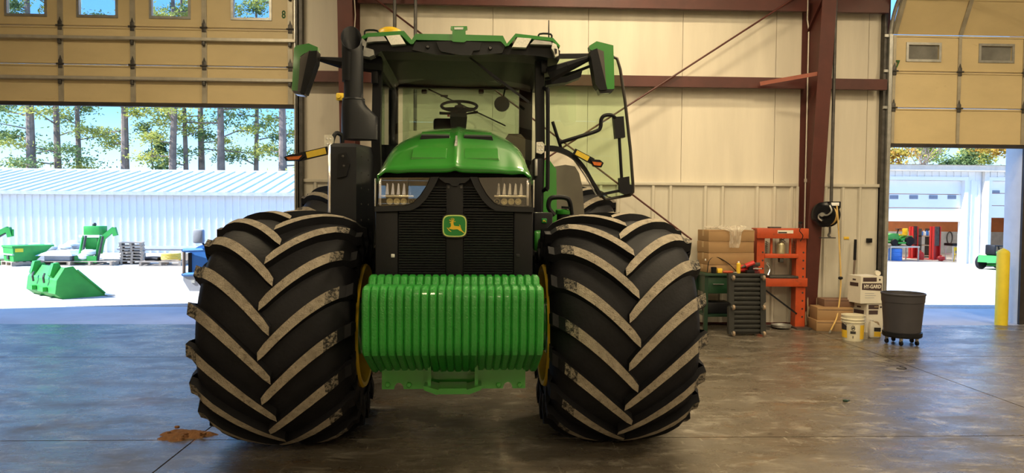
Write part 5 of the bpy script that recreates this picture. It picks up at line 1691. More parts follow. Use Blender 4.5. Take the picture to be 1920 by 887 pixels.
for i in range(4):
    o = MB().b2((-0.06, -0.06, 0), (0.06, 0.06, 0.16), bev=0.02).lathe([(0.02, 0.16), (0.02, 0.2)], 8).build('plastic_jug', [M['blue_plastic'], M['white_paint']][i % 2], None, (A.x + 0.08 + i * 0.1 * L_ / 0.42, 26.42, 0.004 + 0.83))
    tag(o, ['blue jug at the left end of the far parts shelf', 'white jug second on the far parts shelf', 'blue jug third on the far parts shelf', 'white jug at the right end of the far parts shelf'][i], 'jug', 'jugs on the far parts shelf')
A, B = w3(1778, 494, 25.0), w3(1797, 461, 25.0)
t = thing('tool_cart', 'white steel cart with a dark tray top beside the yellow chair', 'cart', (A.x, 25.0, 0.004))
L_ = B.x - A.x
for x in (0.02, L_ - 0.02):
    for y in (-0.2, 0.2): MB().tube([(x, y, 0), (x, y, B.z)], 0.018, 6).build('leg', M['metal_white'], t)
MB().b2((-0.02, -0.24, B.z), (L_ + 0.02, 0.24, B.z + 0.09)).build('tray', M['black'], t, smooth=0)
MB().b2((0, -0.22, 0.2), (L_, 0.22, 0.24)).build('lower_shelf', M['metal_white'], t, smooth=0)
A = w3(1800, 496, 24.0)
t = thing('chair', 'small yellow chair at the open door of the service building', 'chair', (A.x, 24.0, 0.004))
for x in (-0.13, 0.13):
    MB().tube([(x, -0.12, 0), (x, -0.1, 0.25)], 0.014, 6).build('leg', M['yellow_paint'], t)
    MB().tube([(x, 0.14, 0), (x, 0.1, 0.25), (x, 0.14, 0.5)], 0.014, 6).build('leg', M['yellow_paint'], t)
MB().b2((-0.15, -0.13, 0.24), (0.15, 0.12, 0.27), bev=0.01).build('seat', M['yellow_paint'], t)
MB().b2((-0.14, 0.11, 0.38), (0.14, 0.14, 0.5), bev=0.008).build('backrest', M['yellow_paint'], t)
q = w3(1780, 446, YV + YI - 0.1)
o = MB().tube([(0.12 * math.cos(a * 0.4), 0, 0.26 * math.sin(a * 0.4)) for a in range(17)], 0.02, 6).build('hose_loop', M['dark_steel'], None, (q.x, YV + YI - 0.12, q.z))
tag(o, 'dark hose loop hanging on the far inner wall', 'hose')
q = gd(1850, 500)
t = thing('shipping_crate', 'weathered wooden crate at the corner of the service building', 'crate', (q.x, q.y, 0))
for k in range(4):
    MB().b2((-0.16, -0.14, 0.02 + k * 0.10), (0.16, 0.14, 0.11 + k * 0.10), bev=0.006).build('slat', M['wood'], t)
A = gd(1877, 609)
o = MB().lathe([(0, -0.05), (0.085, -0.05), (0.085, at(1877, 470, A.y).z - 0.03), (0.07, at(1877, 470, A.y).z), (0, at(1877, 465, A.y).z)], 24).build('bollard', M['yellow_paint'], None, (A.x, A.y, 0))
tag(o, 'yellow concrete-filled bollard outside the right-hand door', 'bollard')

# ---- green loader bucket on the gravel
A, Bq, T_ = gd(50, 551), gd(103, 562), gd(168, 559)
w_ = (Bq - A)
rz = math.atan2(w_.y, w_.x)
bk = thing('loader_bucket', 'green steel loader bucket lying on the gravel', 'bucket', (A.x, A.y, 0), rz)
Wd = w_.length
H_ = 0.56
sp = [(0.0, 0.10), (0.03, 0.34), (0.16, H_), (0.30, H_ + 0.02), (0.36, H_ - 0.06), (0.82, 0.06), (0.84, 0.0), (0.12, 0.0)]
sp2 = [(0.0, 0.10), (0.03, 0.34), (0.16, H_), (0.19, H_), (0.06, 0.34), (0.03, 0.11), (0.13, 0.02), (0.84, 0.02), (0.84, 0.0), (0.12, 0.0)]
MB().prism(sp2, 'x', 0, Wd).build('shell', M['green_yard'], bk, smooth=0)
for x in (0, Wd): MB().prism(sp, 'x', x - 0.012, x + 0.012).build('side_plate', M['green_yard'], bk, smooth=0)
for x in (0.14, 0.80):
    MB().prism([(0.0, 0.42), (0.06, 0.63), (0.15, 0.64), (0.18, H_), (0.06, 0.35)], 'x', Wd * x - 0.06, Wd * x + 0.06).build('hook_ear', M['green_yard'], bk, smooth=0)
for x in (0.30, 0.68):
    MB().tube(bez([(Wd * x, -0.01, 0.44), (Wd * x + 0.06, -0.05, 0.38), (Wd * x + 0.03, -0.03, 0.28)], 3), 0.02, 6).build('lift_hook', M['dark_steel'], bk)
    MB().b2((Wd * x - 0.08, -0.07, 0.12), (Wd * x + 0.08, 0.0, 0.2)).build('pin_bracket', M['green_yard'], bk, smooth=0)
MB().tube([(Wd + 0.02, 0.36, H_ - 0.05), (Wd + 0.02, 0.83, 0.05)], 0.018, 6).build('edge_bead', M['green_yard'], bk)
MB().b2((0, 0.82, 0.0), (Wd + 0.16, 0.95, 0.018)).build('cutting_edge', M['steel'], bk, smooth=0)

# ---- row of goods along the shed
def pallet(parent, z0, sx=1.15, sy=1.0, m=None):
    m = m or M['wood']
    for k in range(5):
        y = -sy / 2 + 0.05 + k * (sy - 0.1) / 4
        MB().b2((-sx / 2, y - 0.045, z0 + 0.105), (sx / 2, y + 0.045, z0 + 0.125)).build('deck_board', m, parent, smooth=0)
    for x in (-sx / 2 + 0.05, 0, sx / 2 - 0.05):
        MB().b2((x - 0.03, -sy / 2, z0 + 0.018), (x + 0.03, sy / 2, z0 + 0.105)).build('stringer', m, parent, smooth=0)
    for y in (-sy / 2 + 0.05, sy / 2 - 0.05):
        MB().b2((-sx / 2, y - 0.045, z0), (sx / 2, y + 0.045, z0 + 0.018)).build('bottom_board', m, parent, smooth=0)


def yard(px, py): return gd(px, py)


# hopper
A, B = gd(27, 496), gd(60, 498)
sc = (B.x - A.x) / 0.55
q = gd(42, 497)
hp = thing('steel_hopper', 'green self-dumping steel hopper on a pallet before the shed', 'hopper', (q.x, q.y, 0), R(-38))
pallet(hp, 0.0, 0.8, 0.8)
zt_h = at(60, 461, q.y).z
body = MB()
body.loft([[(-0.33, -0.33, 0.13), (0.33, -0.33, 0.13), (0.33, 0.22, 0.13), (-0.33, 0.22, 0.13)], [(-0.36, -0.36, zt_h), (0.36, -0.36, zt_h), (0.36, 0.66, zt_h), (-0.36, 0.66, zt_h)]], True, True)
body.build('bin', M['green_yard'], hp, smooth=0)
MB().b2((-0.38, -0.38, zt_h - 0.03), (0.38, 0.68, zt_h + 0.015)).build('rim', M['green_yard'], hp, smooth=0)
MB().b2((-0.37, -0.375, zt_h * 0.55), (0.37, -0.33, zt_h * 0.55 + 0.04)).build('waist_bar', mat('pale_green', (0.35, 0.5, 0.36), 0.5), hp, smooth=0)
MB().b2((-0.06, -0.37, 0.18), (0.06, -0.33, 0.32)).build('latch_plate', M['dark_steel'], hp, smooth=0)
MB().b2((0.345, -0.30, zt_h - 0.16), (0.362, -0.10, zt_h - 0.06)).build('warning_label', M['yellow_paint'], hp, smooth=0)
# white tote left of hopper
q = gd(16, 494)
t = thing('wrapped_load', 'white shrink-wrapped load on a pallet left of the hopper', 'pallet load', (q.x, q.y + 0.3, 0))
pallet(t, 0.0, 0.8, 0.8)
MB().b2((-0.38, -0.38, 0.125), (0.38, 0.38, at(16, 467, q.y).z), bev=0.04).build('load', M['tarp'], t)
# tarp-covered load
q = gd(112, 497)
t = thing('covered_load', 'white tarp-covered load on a pallet right of the hopper', 'pallet load', (q.x, q.y + 0.2, 0))
pallet(t, 0.0, 0.9, 0.9)
zt_c = at(112, 470, q.y).z
MB().b2((-0.36, -0.34, 0.125), (0.36, 0.34, 0.3), bev=0.03).build('crate', M['grey_box'], t)
MB().loft([[(-0.52, -0.48, 0.28), (0.50, -0.48, 0.28), (0.50, 0.48, 0.28), (-0.52, 0.48, 0.28)], [(-0.46, -0.42, 0.32), (0.46, -0.42, 0.32), (0.46, 0.42, 0.32), (-0.46, 0.42, 0.32)], [(-0.25, -0.25, zt_c), (0.3, -0.25, zt_c), (0.3, 0.25, zt_c), (-0.25, 0.25, zt_c)]]).build('tarp', M['tarp'], t, smooth=0)
# heap of white bags on a rack behind
q = gd(108, 486)
t = thing('bag_rack', 'steel rack heaped with crumpled white bags behind the hopper', 'rack', (q.x, q.y, 0))
zt_b = at(108, 468, q.y).z
MB().b2((-0.8, -0.4, zt_b - 0.45), (0.7, 0.4, zt_b - 0.1), bev=0.05).build('crate', M['grey_box'], t)
for x in (-0.8, 0.75):
    for y in (-0.4, 0.4): MB().tube([(x, y, 0), (x, y, zt_b)], 0.025, 6).build('post', M['steel'], t)
MB().b2((-0.85, -0.43, zt_b - 0.08), (0.85, 0.43, zt_b - 0.03)).build('deck', M['steel'], t, smooth=0)
rng = random.Random(5)
for k in range(9):
    o = MB().ball((0, 0, 0), (rng.uniform(0.14, 0.26), rng.uniform(0.12, 0.2), rng.uniform(0.07, 0.12)), 8)
    o.build('bag', M['tarp'], t, (rng.uniform(-0.75, 0.5), rng.uniform(-0.25, 0.25), zt_b + 0.04 + rng.uniform(0, 0.18)))
# upright loader with raised green bucket
q = gd(176, 497)
s_ = (gd(215, 497).x - gd(140, 497).x)
t = thing('front_loader', 'green detached front loader standing upright beside the pallets', 'loader', (q.x, q.y + 0.2, 0))
Yq = q.y + 0.2
lp = lambda x, y, dy=0.0: at(x, y, Yq + dy) - Vector((q.x, Yq, 0))
pallet(t, 0.0, 1.3, 0.9)
for (a, b) in (((148, 492), (158, 442)), ((178, 495), (190, 443))):
    MB().bar(lp(*a, -0.1), lp(*b), 0.09, 0.10).build('mast', M['green_yard'], t, smooth=0)
    MB().bar(lp(a[0] + 4, a[1], -0.2), lp(b[0] + 3, b[1], -0.1), 0.05, 0.05).build('cylinder', M['dark_steel'], t, smooth=0)
MB().bar(lp(149, 443), lp(188, 443), 0.10, 0.07).build('cross_tube', mat('pale_tube', (0.75, 0.74, 0.62), 0.4), t, smooth=0)
a, b = lp(158, 441, 0.1), lp(188, 424, 0.1)
MB().b2((a.x, 0.05, a.z), (b.x, 0.5, b.z), bev=0.02).build('bucket_back', M['green_yard'], t)
a, b = lp(158, 468, 0.1), lp(186, 446, 0.1)
MB().loft([[(a.x + 0.05, 0.1, a.z), (b.x - 0.05, 0.1, a.z), (b.x - 0.05, 0.4, a.z), (a.x + 0.05, 0.4, a.z)], [(a.x, -0.05, b.z), (b.x, -0.05, b.z), (b.x, 0.5, b.z), (a.x, 0.5, b.z)]]).build('bucket_body', M['green_yard'], t, smooth=0)
for dy in (0.0, 0.5):
    MB().bar(lp(187, 475, dy), lp(192, 446, dy), 0.08, 0.13).bar(lp(191, 448, dy), lp(214, 429, dy), 0.08, 0.13).build('boom', M['green_yard'], t, smooth=0)
    MB().bar(lp(213, 427, dy), lp(217, 442, dy), 0.09, 0.12).build('knuckle', M['green_yard'], t, smooth=0)
a, b = lp(141, 494, -0.25), lp(182, 480, -0.25)
MB().b2((a.x, -0.3, a.z + 0.02), (b.x, -0.25, b.z)).build('parking_stand', M['green_yard'], t, smooth=0)
o = MB().ball(lp(166, 474, -0.15), (0.22, 0.15, 0.12), 8).ball(lp(158, 482, -0.2), (0.2, 0.14, 0.13), 8).build('white_bag', M['tarp'], t)
p = lp(177, 421, 0.2)
MB().ball(p, 0.06, 8).bar(p, p + Vector((-0.08, 0, -0.08)), 0.03, 0.03).build('beacon', M['dark_steel'], t)
# second loader boom cut by the frame edge
q = gd(-30, 497)
Yq = q.y + 0.2
t = thing('front_loader', 'green loader boom reaching in at the left edge of the picture', 'loader', (q.x, Yq, 0))
lp = lambda x, y, dy=0.0: at(x, y, Yq + dy) - Vector((q.x, Yq, 0))
MB().bar(lp(-30, 496), lp(-28, 448), 0.1, 0.14).bar(lp(-28, 450), lp(16, 429), 0.1, 0.14).build('boom', M['green_yard'], t, smooth=0)
MB().bar(lp(15, 427), lp(20, 444), 0.11, 0.13).tube([lp(24, 430), lp(24, 442)], 0.03, 6).build('knuckle', M['green_yard'], t, smooth=0)
MB().bar(lp(-28, 460), lp(10, 437), 0.05, 0.05).build('cylinder', M['dark_steel'], t, smooth=0)
MB().b2((-0.5, -0.4, 0), (0.4, 0.4, 0.08)).build('stand', M['green_yard'], t, smooth=0)
# pallet stack
q = gd(233, 497)
hz_ = at(233, 458, q.y).z
n = 7
t0 = None
for k in range(n):
    lab = 'bottom pallet of the tall pallet stack' if k == 0 else 'top pallet of the tall pallet stack' if k == n - 1 else 'wooden pallet number %s up the tall stack' % ['', 'two', 'three', 'four', 'five', 'six'][k]
    lab = lab.replace('number ', 'level ')
    t = thing('wooden_pallet', lab, 'pallet', (q.x + rng.uniform(-0.02, 0.02), q.y + 0.5, k * (hz_ / n)), R(20 + rng.uniform(-2, 2)), 'stacked pallets in the yard')
    pallet(t, 0.0, 0.62, 0.62)
# low pallets with hose coils
q = gd(296, 499)
t = thing('wooden_pallet', 'single low pallet carrying the yellow hose coil', 'pallet', (q.x, q.y + 0.4, 0), R(8))
pallet(t, 0.0, 1.15, 0.8)
hp_ = [(0.25 * math.cos(a * 0.5) * (1 + 0.02 * (a % 5)), 0.22 * math.sin(a * 0.5), 0.03 + 0.0035 * a) for a in range(52)]
o = MB().tube(hp_, 0.025, 6).build('hose_coil', mat('hose_yellow', (0.7, 0.5, 0.08), 0.6), None, (q.x + 0.2, q.y + 0.4, 0.127))
tag(o, 'coiled yellow hose lying on the low pallet', 'hose')
o = MB().tube(bez([(-0.3, 0, 0.06), (-0.1, 0.05, 0.07), (0.1, -0.02, 0.06)], 4), 0.055, 8).tube(bez([(-0.3, 0.14, 0.06), (-0.1, 0.16, 0.07), (0.1, 0.12, 0.06)], 4), 0.055, 8).build('rubber_hose', M['lug_side'], None, (q.x - 0.2, q.y + 0.3, 0.127))
tag(o, 'short black hoses lying left on the low pallet', 'hose')
q2 = gd(285, 490)
t = thing('pipe_bundle', 'bundle of grey pipes along the foot of the shed', 'pipes', (q2.x, q2.y + 0.5, 0))
for k in range(4):
    MB().tube([(-1.3, k * 0.12, 0.36 + 0.03 * (k % 2)), (1.3, k * 0.12, 0.36 + 0.03 * (k % 2))], 0.05, 8).build('pipe', M['grey_box'], t)
for x in (-0.9, 0.9): MB().b2((x - 0.05, -0.1, 0), (x + 0.05, 0.5, 0.31)).build('trestle', M['wood'], t, smooth=0)
q2 = gd(345, 494)
t = thing('work_table', 'pale folding table by the shed left of the blue truck', 'table', (q2.x, q2.y + 0.4, 0))
zt_ = at(345, 473, q2.y).z
MB().b2((-0.5, -0.3, zt_ - 0.04), (0.5, 0.3, zt_)).build('top', M['tarp'], t, smooth=0)
for x in (-0.45, 0.45):
    for y in (-0.25, 0.25): MB().tube([(x, y, 0), (x, y, zt_ - 0.04)], 0.02, 6).build('leg', M['steel'], t)

# ---- blue pickup behind the left tire
YTk = 13.0
tp_ = lambda x, y, dy=0.0: at(x, y, YTk + dy)
og = tp_(346, 545)
tk = thing('pickup_truck', 'blue pickup truck with a brush guard half hidden by the left tire', 'truck', (og.x, YTk, 0))
lq = lambda x, y, dy=0.0: tp_(x, y, dy) - Vector((og.x, YTk, 0))
hx = lq(352, 480).x
hood_p = [lq(354, 476), lq(358, 470), lq(372, 462), lq(388, 456), lq(450, 446)]
pl_ = [(v.x, v.z) for v in hood_p] + [(lq(460, 446).x, 0.45), (hx, 0.45)]
MB().prism(pl_, 'y', 0.0, 1.7).build('hood', M['blue_truck'], tk, smooth=0)
cab = [(lq(450, 450).x, 0.45), (lq(450, 446).x, lq(450, 446).z), (lq(476, 420).x, lq(476, 412).z), (lq(490, 405).x, lq(490, 405).z), (lq(600, 405).x, lq(600, 405).z), (lq(610, 440).x, 1.0), (lq(610, 440).x, 0.45)]
MB().prism(cab, 'y', 0.05, 1.65).build('cab', M['blue_truck'], tk, smooth=0)
MB().b2((lq(600, 440).x, 0.0, 0.45), (lq(600, 440).x + 1.6, 1.7, 1.0)).build('cargo_bed', M['blue_truck'], tk, smooth=0)
a, b = lq(357, 514), lq(372, 474)
MB().b2((a.x - 0.03, -0.02, a.z), (a.x + 0.03, 1.72, b.z)).build('grille', M['charcoal'], tk, smooth=0)
MB().prism([(lq(346, 525).x, lq(346, 525).z), (lq(346, 517).x, lq(346, 517).z), (lq(420, 517).x, lq(420, 517).z), (lq(420, 546).x, lq(420, 546).z), (lq(358, 545).x, lq(358, 545).z)], 'y', -0.06, 1.76).build('bumper', M['grey_box'], tk, smooth=0)
for y in (470, 515):
    MB().tube([lq(344, y, -0.05), lq(400, y - 2, -0.12)], 0.035, 8).tube([lq(344, y, -0.05), lq(344, y, 1.7)], 0.035, 8).build('guard_bar', M['blue_truck'], tk)
MB().tube([lq(345, 513, -0.05), lq(345, 472, -0.05)], 0.03, 8).build('guard_post', M['bark'], tk)
a, b = lq(363, 456, -0.15), lq(383, 430, -0.15)
MB().b2((a.x, -0.22, a.z), (b.x, -0.10, b.z), bev=0.035).build('wing_mirror', M['grey_box'], tk)
MB().tube([lq(378, 452, -0.15), lq(384, 462, 0.1)], 0.02, 6).build('mirror_arm', M['black'], tk)
for x in (lq(410, 500).x, lq(640, 500).x):
    for y in (0.1, 1.6):
        MB().lathe([(0.2, -0.11), (0.36, -0.11), (0.38, -0.06), (0.38, 0.06), (0.36, 0.11), (0.2, 0.11)], 24, 0, (x, y, 0.38), 'y').build('wheel', M['lug_side'], tk)
MB().b2((lq(362, 530).x, -0.075, lq(362, 530).z), (lq(368, 530).x, -0.06, lq(362, 524).z)).build('fog_lamp', M['lampface'], tk, smooth=0)
# ================================================================== things along the back wall
M['card'] = mat('cardboard', (0.34, 0.205, 0.095), 0.8, 0, 0.08, 4)
M['card_dark'] = mat('cardboard_dark', (0.20, 0.11, 0.07), 0.8, 0, 0.12, 4)
M['press_orange'] = mat('press_orange', (0.46, 0.062, 0.014), 0.45, 0, 0.15, 5, col2=(0.13, 0.035, 0.02), c2lo=0.58, c2hi=0.78)
M['bottle_jack'] = mat('jack_bronze', (0.40, 0.35, 0.22), 0.35, 0.6, 0.15, 8)
M['creeper'] = mat('creeper_black', (0.022, 0.023, 0.022), 0.5, 0, 0.2, 8)
M['beige'] = mat('beige_enamel', (0.40, 0.30, 0.19), 0.45, 0, 0.08)
M['hose'] = mat('hose_tan', (0.62, 0.42, 0.14), 0.5, 0, 0.08)
M['carton'] = mat('white_carton', (0.72, 0.68, 0.58), 0.6, 0, 0.05, 5)
M['carton_print'] = mat('carton_print', (0.06, 0.035, 0.035), 0.6, 0, 0.1)
M['pail'] = mat('pail_cream', (0.74, 0.69, 0.53), 0.4, 0, 0.04)
M['label_yellow'] = mat('label_yellow', (0.85, 0.55, 0.04), 0.5, 0, 0.05)
M['bin_grey'] = mat('bin_charcoal', (0.045, 0.042, 0.05), 0.55, 0, 0.08, 6, bump=0.05, bscale=90)
M['bench_green'] = mat('bench_green', (0.007, 0.034, 0.016), 0.5, 0, 0.15, 6)
M['print_text'] = mat('carton_lettering', (0.78, 0.74, 0.64), 0.6, 0, 0.02)


def local(o, px, py, dy=0.0):
    """local point of an unrotated thing for a photo pixel, dy behind its origin"""
    return at(px, py, o.location.y + dy) - o.location


# ---- workbench
yb_ = 9.60
A, B = at(1322, 513, yb_), at(1424, 513, yb_)
wbn = thing('workbench', 'dark green steel workbench under the cardboard boxes', 'workbench', (A.x, yb_, 0))
Lb, Hb = B.x - A.x, A.z
MB().b2((0, 0, Hb - 0.04), (Lb, 0.56, Hb), bev=0.006).build('worktop', M['bench_green'], wbn)
for x in (0.03, Lb - 0.03):
    for y in (0.05, 0.52): MB().b2((x - 0.025, y - 0.025, 0), (x + 0.025, y + 0.025, Hb - 0.04)).build('leg', M['bench_green'], wbn, smooth=0)
MB().b2((0.05, 0.04, Hb - 0.28), (0.34, 0.5, Hb - 0.05), bev=0.01).build('drawer', mat('drawer_green', (0.009, 0.05, 0.02), 0.45), wbn)
MB().tube([(0.12, 0.02, Hb - 0.15), (0.27, 0.02, Hb - 0.15)], 0.008, 6).build('drawer_pull', M['dark_steel'], wbn)
MB().b2((0.03, 0.04, 0.20), (Lb - 0.03, 0.5, 0.23)).build('lower_shelf', M['bench_green'], wbn, smooth=0)
o = MB().b2((-0.17, -0.14, 0), (0.17, 0.14, 0.16), bev=0.02).build('parts_case', M['black'], None, (A.x + 0.25, yb_ + 0.25, 0.231))
tag(o, 'black parts case on the low shelf of the workbench', 'case')

# ---- cardboard boxes on the bench
zc = Hb
labs = ['bottom cardboard box of the stack on the workbench', 'second cardboard box up in the workbench stack', 'third cardboard box up in the workbench stack', 'top cardboard box under the crumpled clear plastic']
tops = [495, 473, 452, 431]
yc_ = 9.88
xl_, xr_ = at(1314, 460, yc_).x, at(1411, 460, yc_).x
for k in range(4):
    z1_ = at(1360, tops[k], yc_).z
    bxr = thing('cardboard_box', labs[k], 'box', ((xl_ + xr_) / 2 + 0.006 * (k % 2), yc_ + 0.06, zc + 0.001), R(9 + 0.7 * (k % 3)), 'cardboard boxes on the workbench')
    hgt = z1_ - zc - 0.003
    wx = (xr_ - xl_) * 0.47
    MB().b2((-wx, -0.17, 0), (wx, 0.17, hgt), bev=0.004).build('carton', M['card'], bxr)
    MB().b2((-wx - 0.001, -0.0275, hgt * 0.45), (-wx + 0.002, 0.0275, hgt + 0.001)).build('tape', mat('tape_tan', (0.45, 0.30, 0.15), 0.3), bxr, smooth=0)
    MB().b2((-wx + 0.01, -0.1715, hgt - 0.012), (wx - 0.01, -0.169, hgt - 0.009)).build('lid_seam', M['card_dark'], bxr, smooth=0)
    zc = z1_
rng = random.Random(11)
film = MB()
pts = {}
nx_, ny_ = 15, 12
for i in range(nx_):
    for j in range(ny_):
        u, v = i / (nx_ - 1), j / (ny_ - 1)
        if v < 0.55:
            p = Vector((u * 0.42, 0.12 - v * 0.42, 0.012 + rng.uniform(0, 0.05)))
        else:
            p = Vector((0.14 + u * 0.20 * (1.2 - v * 0.5), -0.135 - rng.uniform(0, 0.03), 0.03 - (v - 0.55) * 0.62))
        pts[i, j] = len(film.v)
        film.v.append(tuple(p))
for i in range(nx_ - 1):
    for j in range(ny_ - 1):
        film.f.append((pts[i, j], pts[i + 1, j], pts[i + 1, j + 1], pts[i, j + 1]))
        film.m.append(0)
pf = bpy.data.materials.new('clear_film')
pf.use_nodes = True
n_ = pf.node_tree
b_ = n_.nodes['Principled BSDF']
b_.inputs['Base Color'].default_value = (0.75, 0.7, 0.6, 1)
b_.inputs['Roughness'].default_value = 0.2
b_.inputs['Alpha'].default_value = 0.38
q = at(1362, 431, yc_ - 0.05)
o = film.build('plastic_film', pf, None, (q.x - 0.13, yc_ - 0.0, zc + 0.004), smooth=0)
tag(o, 'crumpled clear plastic film draped over the top box', 'plastic film')
film2 = MB()
for k in range(5):
    film2.ball((k * 0.06, rng.uniform(-.03, .03), 0.028), (0.055, 0.06, 0.026), 8)
q = at(1322, 431, yc_)
tag(film2.build('plastic_bag', pf, None, (q.x + 0.06, yc_ + 0.05, zc + 0.003)), 'flat clear plastic bag on the left of the top box', 'plastic bag')

# ---- clutter on the bench
zt_ = Hb + 0.001


def on_bench(px, dy=0.06):
    p = at(px, 512, yb_ + dy)
    return Vector((p.x, yb_ + dy, zt_))


t = thing('bottle', 'yellow squeeze bottle with a white cap on the bench', 'bottle', on_bench(1384.5))
MB().lathe([(0, 0), (0.027, 0), (0.028, 0.01), (0.028, 0.13), (0.015, 0.145), (0, 0.145)], 16).build('body', M['label_yellow'], t)
MB().lathe([(0.013, 0.145), (0.012, 0.165), (0, 0.168)], 12).build('cap', M['white_paint'], t)
t = thing('cordless_drill', 'red and black cordless drill lying among the tools on the bench', 'drill', on_bench(1400))
MB().tube([(-0.02, 0, 0.10), (0.10, 0, 0.15)], 0.032, 10).build('motor', M['red_lift'], t)
MB().bar((0.06, 0, 0.12), (0.04, 0, 0.02), 0.04, 0.05).build('handle', M['black'], t)
MB().b2((-0.01, -0.04, 0), (0.10, 0.04, 0.045), bev=0.008).build('battery', M['black'], t)
MB().tube([(-0.02, 0, 0.10), (-0.07, 0, 0.08)], [0.022, 0.01], 10).build('chuck', M['dark_steel'], t)
t = thing('grease_gun', 'red-handled grease gun behind the yellow bottle', 'grease gun', on_bench(1390, 0.16))
MB().tube([(-0.06, 0, 0.075), (0.12, 0, 0.085)], 0.03, 10).build('barrel', M['red_lift'], t)
MB().tube([(-0.06, 0, 0.035), (0.13, 0.0, 0.035)], 0.03, 10).build('lower_grip', M['red_lift'], t)
t = thing('screwdriver', 'orange-handled screwdriver lying left of the yellow bottle', 'screwdriver', on_bench(1365, 0.05))
MB().tube([(-0.07, 0, 0.018), (-0.05, 0, 0.018), (0.05, 0, 0.018), (0.07, 0, 0.018)], [0.012, 0.018, 0.018, 0.01], 8).build('grip', M['press_orange'], t)
MB().tube([(0.07, 0, 0.012), (0.13, 0, 0.01)], 0.005, 6).build('shaft', M['steel'], t)
t = thing('tape_measure', 'yellow tape measure lying on the bench by the black cup', 'tape measure', on_bench(1349, 0.08))
MB().b2((-0.035, -0.025, 0), (0.035, 0.025, 0.065), bev=0.01).build('case', M['label_yellow'], t)
MB().b2((0.035, -0.01, 0.0), (0.045, 0.01, 0.01)).build('tab', M['steel'], t, smooth=0)
o = MB().lathe([(0, 0), (0.034, 0), (0.04, 0.085), (0.036, 0.085), (0.031, 0.006), (0, 0.006)], 16).build('cup', M['black'], None, on_bench(1338, 0.05))
tag(o, 'small black cup at the left end of the bench', 'cup')
t = thing('spray_bottle', 'white spray bottle at the far left of the bench', 'bottle', on_bench(1328, 0.2))
MB().lathe([(0, 0), (0.035, 0), (0.036, 0.10), (0.014, 0.14), (0.014, 0.16), (0, 0.16)], 14).build('body', M['white_paint'], t)
MB().b2((-0.05, -0.012, 0.16), (0.025, 0.012, 0.19), bev=0.006).build('trigger_head', M['white_paint'], t)
t = thing('bench_vise', 'dark red bench vise at the right end of the bench', 'vise', on_bench(1414, 0.1))
MB().b2((-0.05, -0.06, 0), (0.06, 0.06, 0.03), bev=0.006).b2((-0.035, -0.04, 0.03), (0.05, 0.05, 0.13), bev=0.012).build('body', mat('vise_red', (0.13, 0.015, 0.02), 0.5), t)
MB().b2((-0.055, -0.05, 0.10), (0.065, -0.03, 0.15), bev=0.004).build('jaw', M['dark_steel'], t)
MB().tube([(0.0, -0.12, 0.07), (0.0, -0.04, 0.07)], 0.012, 8).tube([(-0.06, -0.12, 0.07), (0.06, -0.12, 0.07)], 0.006, 6).build('screw_handle', M['steel'], t)
o = MB().b2((-0.07, 0, 0), (0.07, 0.03, 0.13), bev=0.004).build('small_carton', M['carton'], None, on_bench(1407, 0.28))
tag(o, 'small white carton standing behind the drill on the bench', 'carton')
cb = bez([(0.0, 0.0, 0.01), (0.03, 0, 0.18), (0.14, 0.02, 0.215), (0.30, 0.02, 0.13), (0.42, 0.03, 0.02)], 6)
tag(MB().tube(cb, 0.006, 6).build('power_cable', M['black'], None, on_bench(1326, 0.12)), 'black cable arching over the bench clutter', 'cable')

# ---- folded mechanic's creeper leaning on the bench
A, B = gd(1366, 631), gd(1437, 631)
yk = A.y
ck = thing('creeper', 'black plastic mechanic creeper standing on end against the workbench', 'creeper', ((A.x + B.x) / 2, yk, 0))
wk = (B.x - A.x) / 2
hk_ = at(1400, 514, yk).z
lean = lambda z: 0.06 * z
for s in (-1, 1):
    pr_ = [(0.0, 0.02), (0.03, 0.0), (0.035, hk_ * 0.46), (0.02, hk_ * 0.49), (0.02, hk_ * 0.52), (0.035, hk_ * 0.55), (0.035, hk_ - 0.02), (0.0, hk_)]
    MB().loft([[(s * wk * 0.98, lean(z) + 0, z), (s * wk * 0.70, lean(z), z), (s * wk * 0.70, lean(z) + 0.07, z), (s * wk * 0.98, lean(z) + 0.07, z)] if abs(z - hk_ * 0.505) > 0.02 else [(s * wk * 0.86, lean(z), z), (s * wk * 0.70, lean(z), z), (s * wk * 0.70, lean(z) + 0.06, z), (s * wk * 0.86, lean(z) + 0.06, z)] for z in (0.03, hk_ * 0.2, hk_ * 0.46, hk_ * 0.49, hk_ * 0.505, hk_ * 0.52, hk_ * 0.55, hk_ * 0.8, hk_)]).build('side_rail', M['creeper'], ck, smooth=0.3)
for k in range(13):
    z = 0.05 + k * (hk_ - 0.09) / 12
    MB().b2((-wk * 0.72, lean(z) + 0.012, z), (wk * 0.72, lean(z) + 0.05, z + 0.042), bev=0.008).build('rib', M['creeper'], ck)
MB().loft([[(-wk * 0.7, lean(z) + 0.045, z), (wk * 0.7, lean(z) + 0.045, z), (wk * 0.7, lean(z) + 0.06, z), (-wk * 0.7, lean(z) + 0.06, z)] for z in (0.03, hk_ - 0.02)]).build('back_panel', M['creeper'], ck, smooth=0)
for z in (0.045, hk_ * 0.47, hk_ * 0.94):
    for s in (-1, 1):
        MB().lathe([(0.0, -0.014), (0.03, -0.014), (0.034, -0.006), (0.034, 0.006), (0.03, 0.014), (0, 0.014)], 16, 0, (s * wk * 0.80, lean(z) - 0.05, z), 'x').build('caster', mat('caster_tan', (0.30, 0.22, 0.15), 0.5), ck)
        MB().b2((s * wk * 0.80 - 0.018, lean(z) - 0.055, z - 0.012), (s * wk * 0.80 + 0.018, lean(z) + 0.005, z + 0.012)).build('caster_fork', M['steel'], ck, smooth=0)

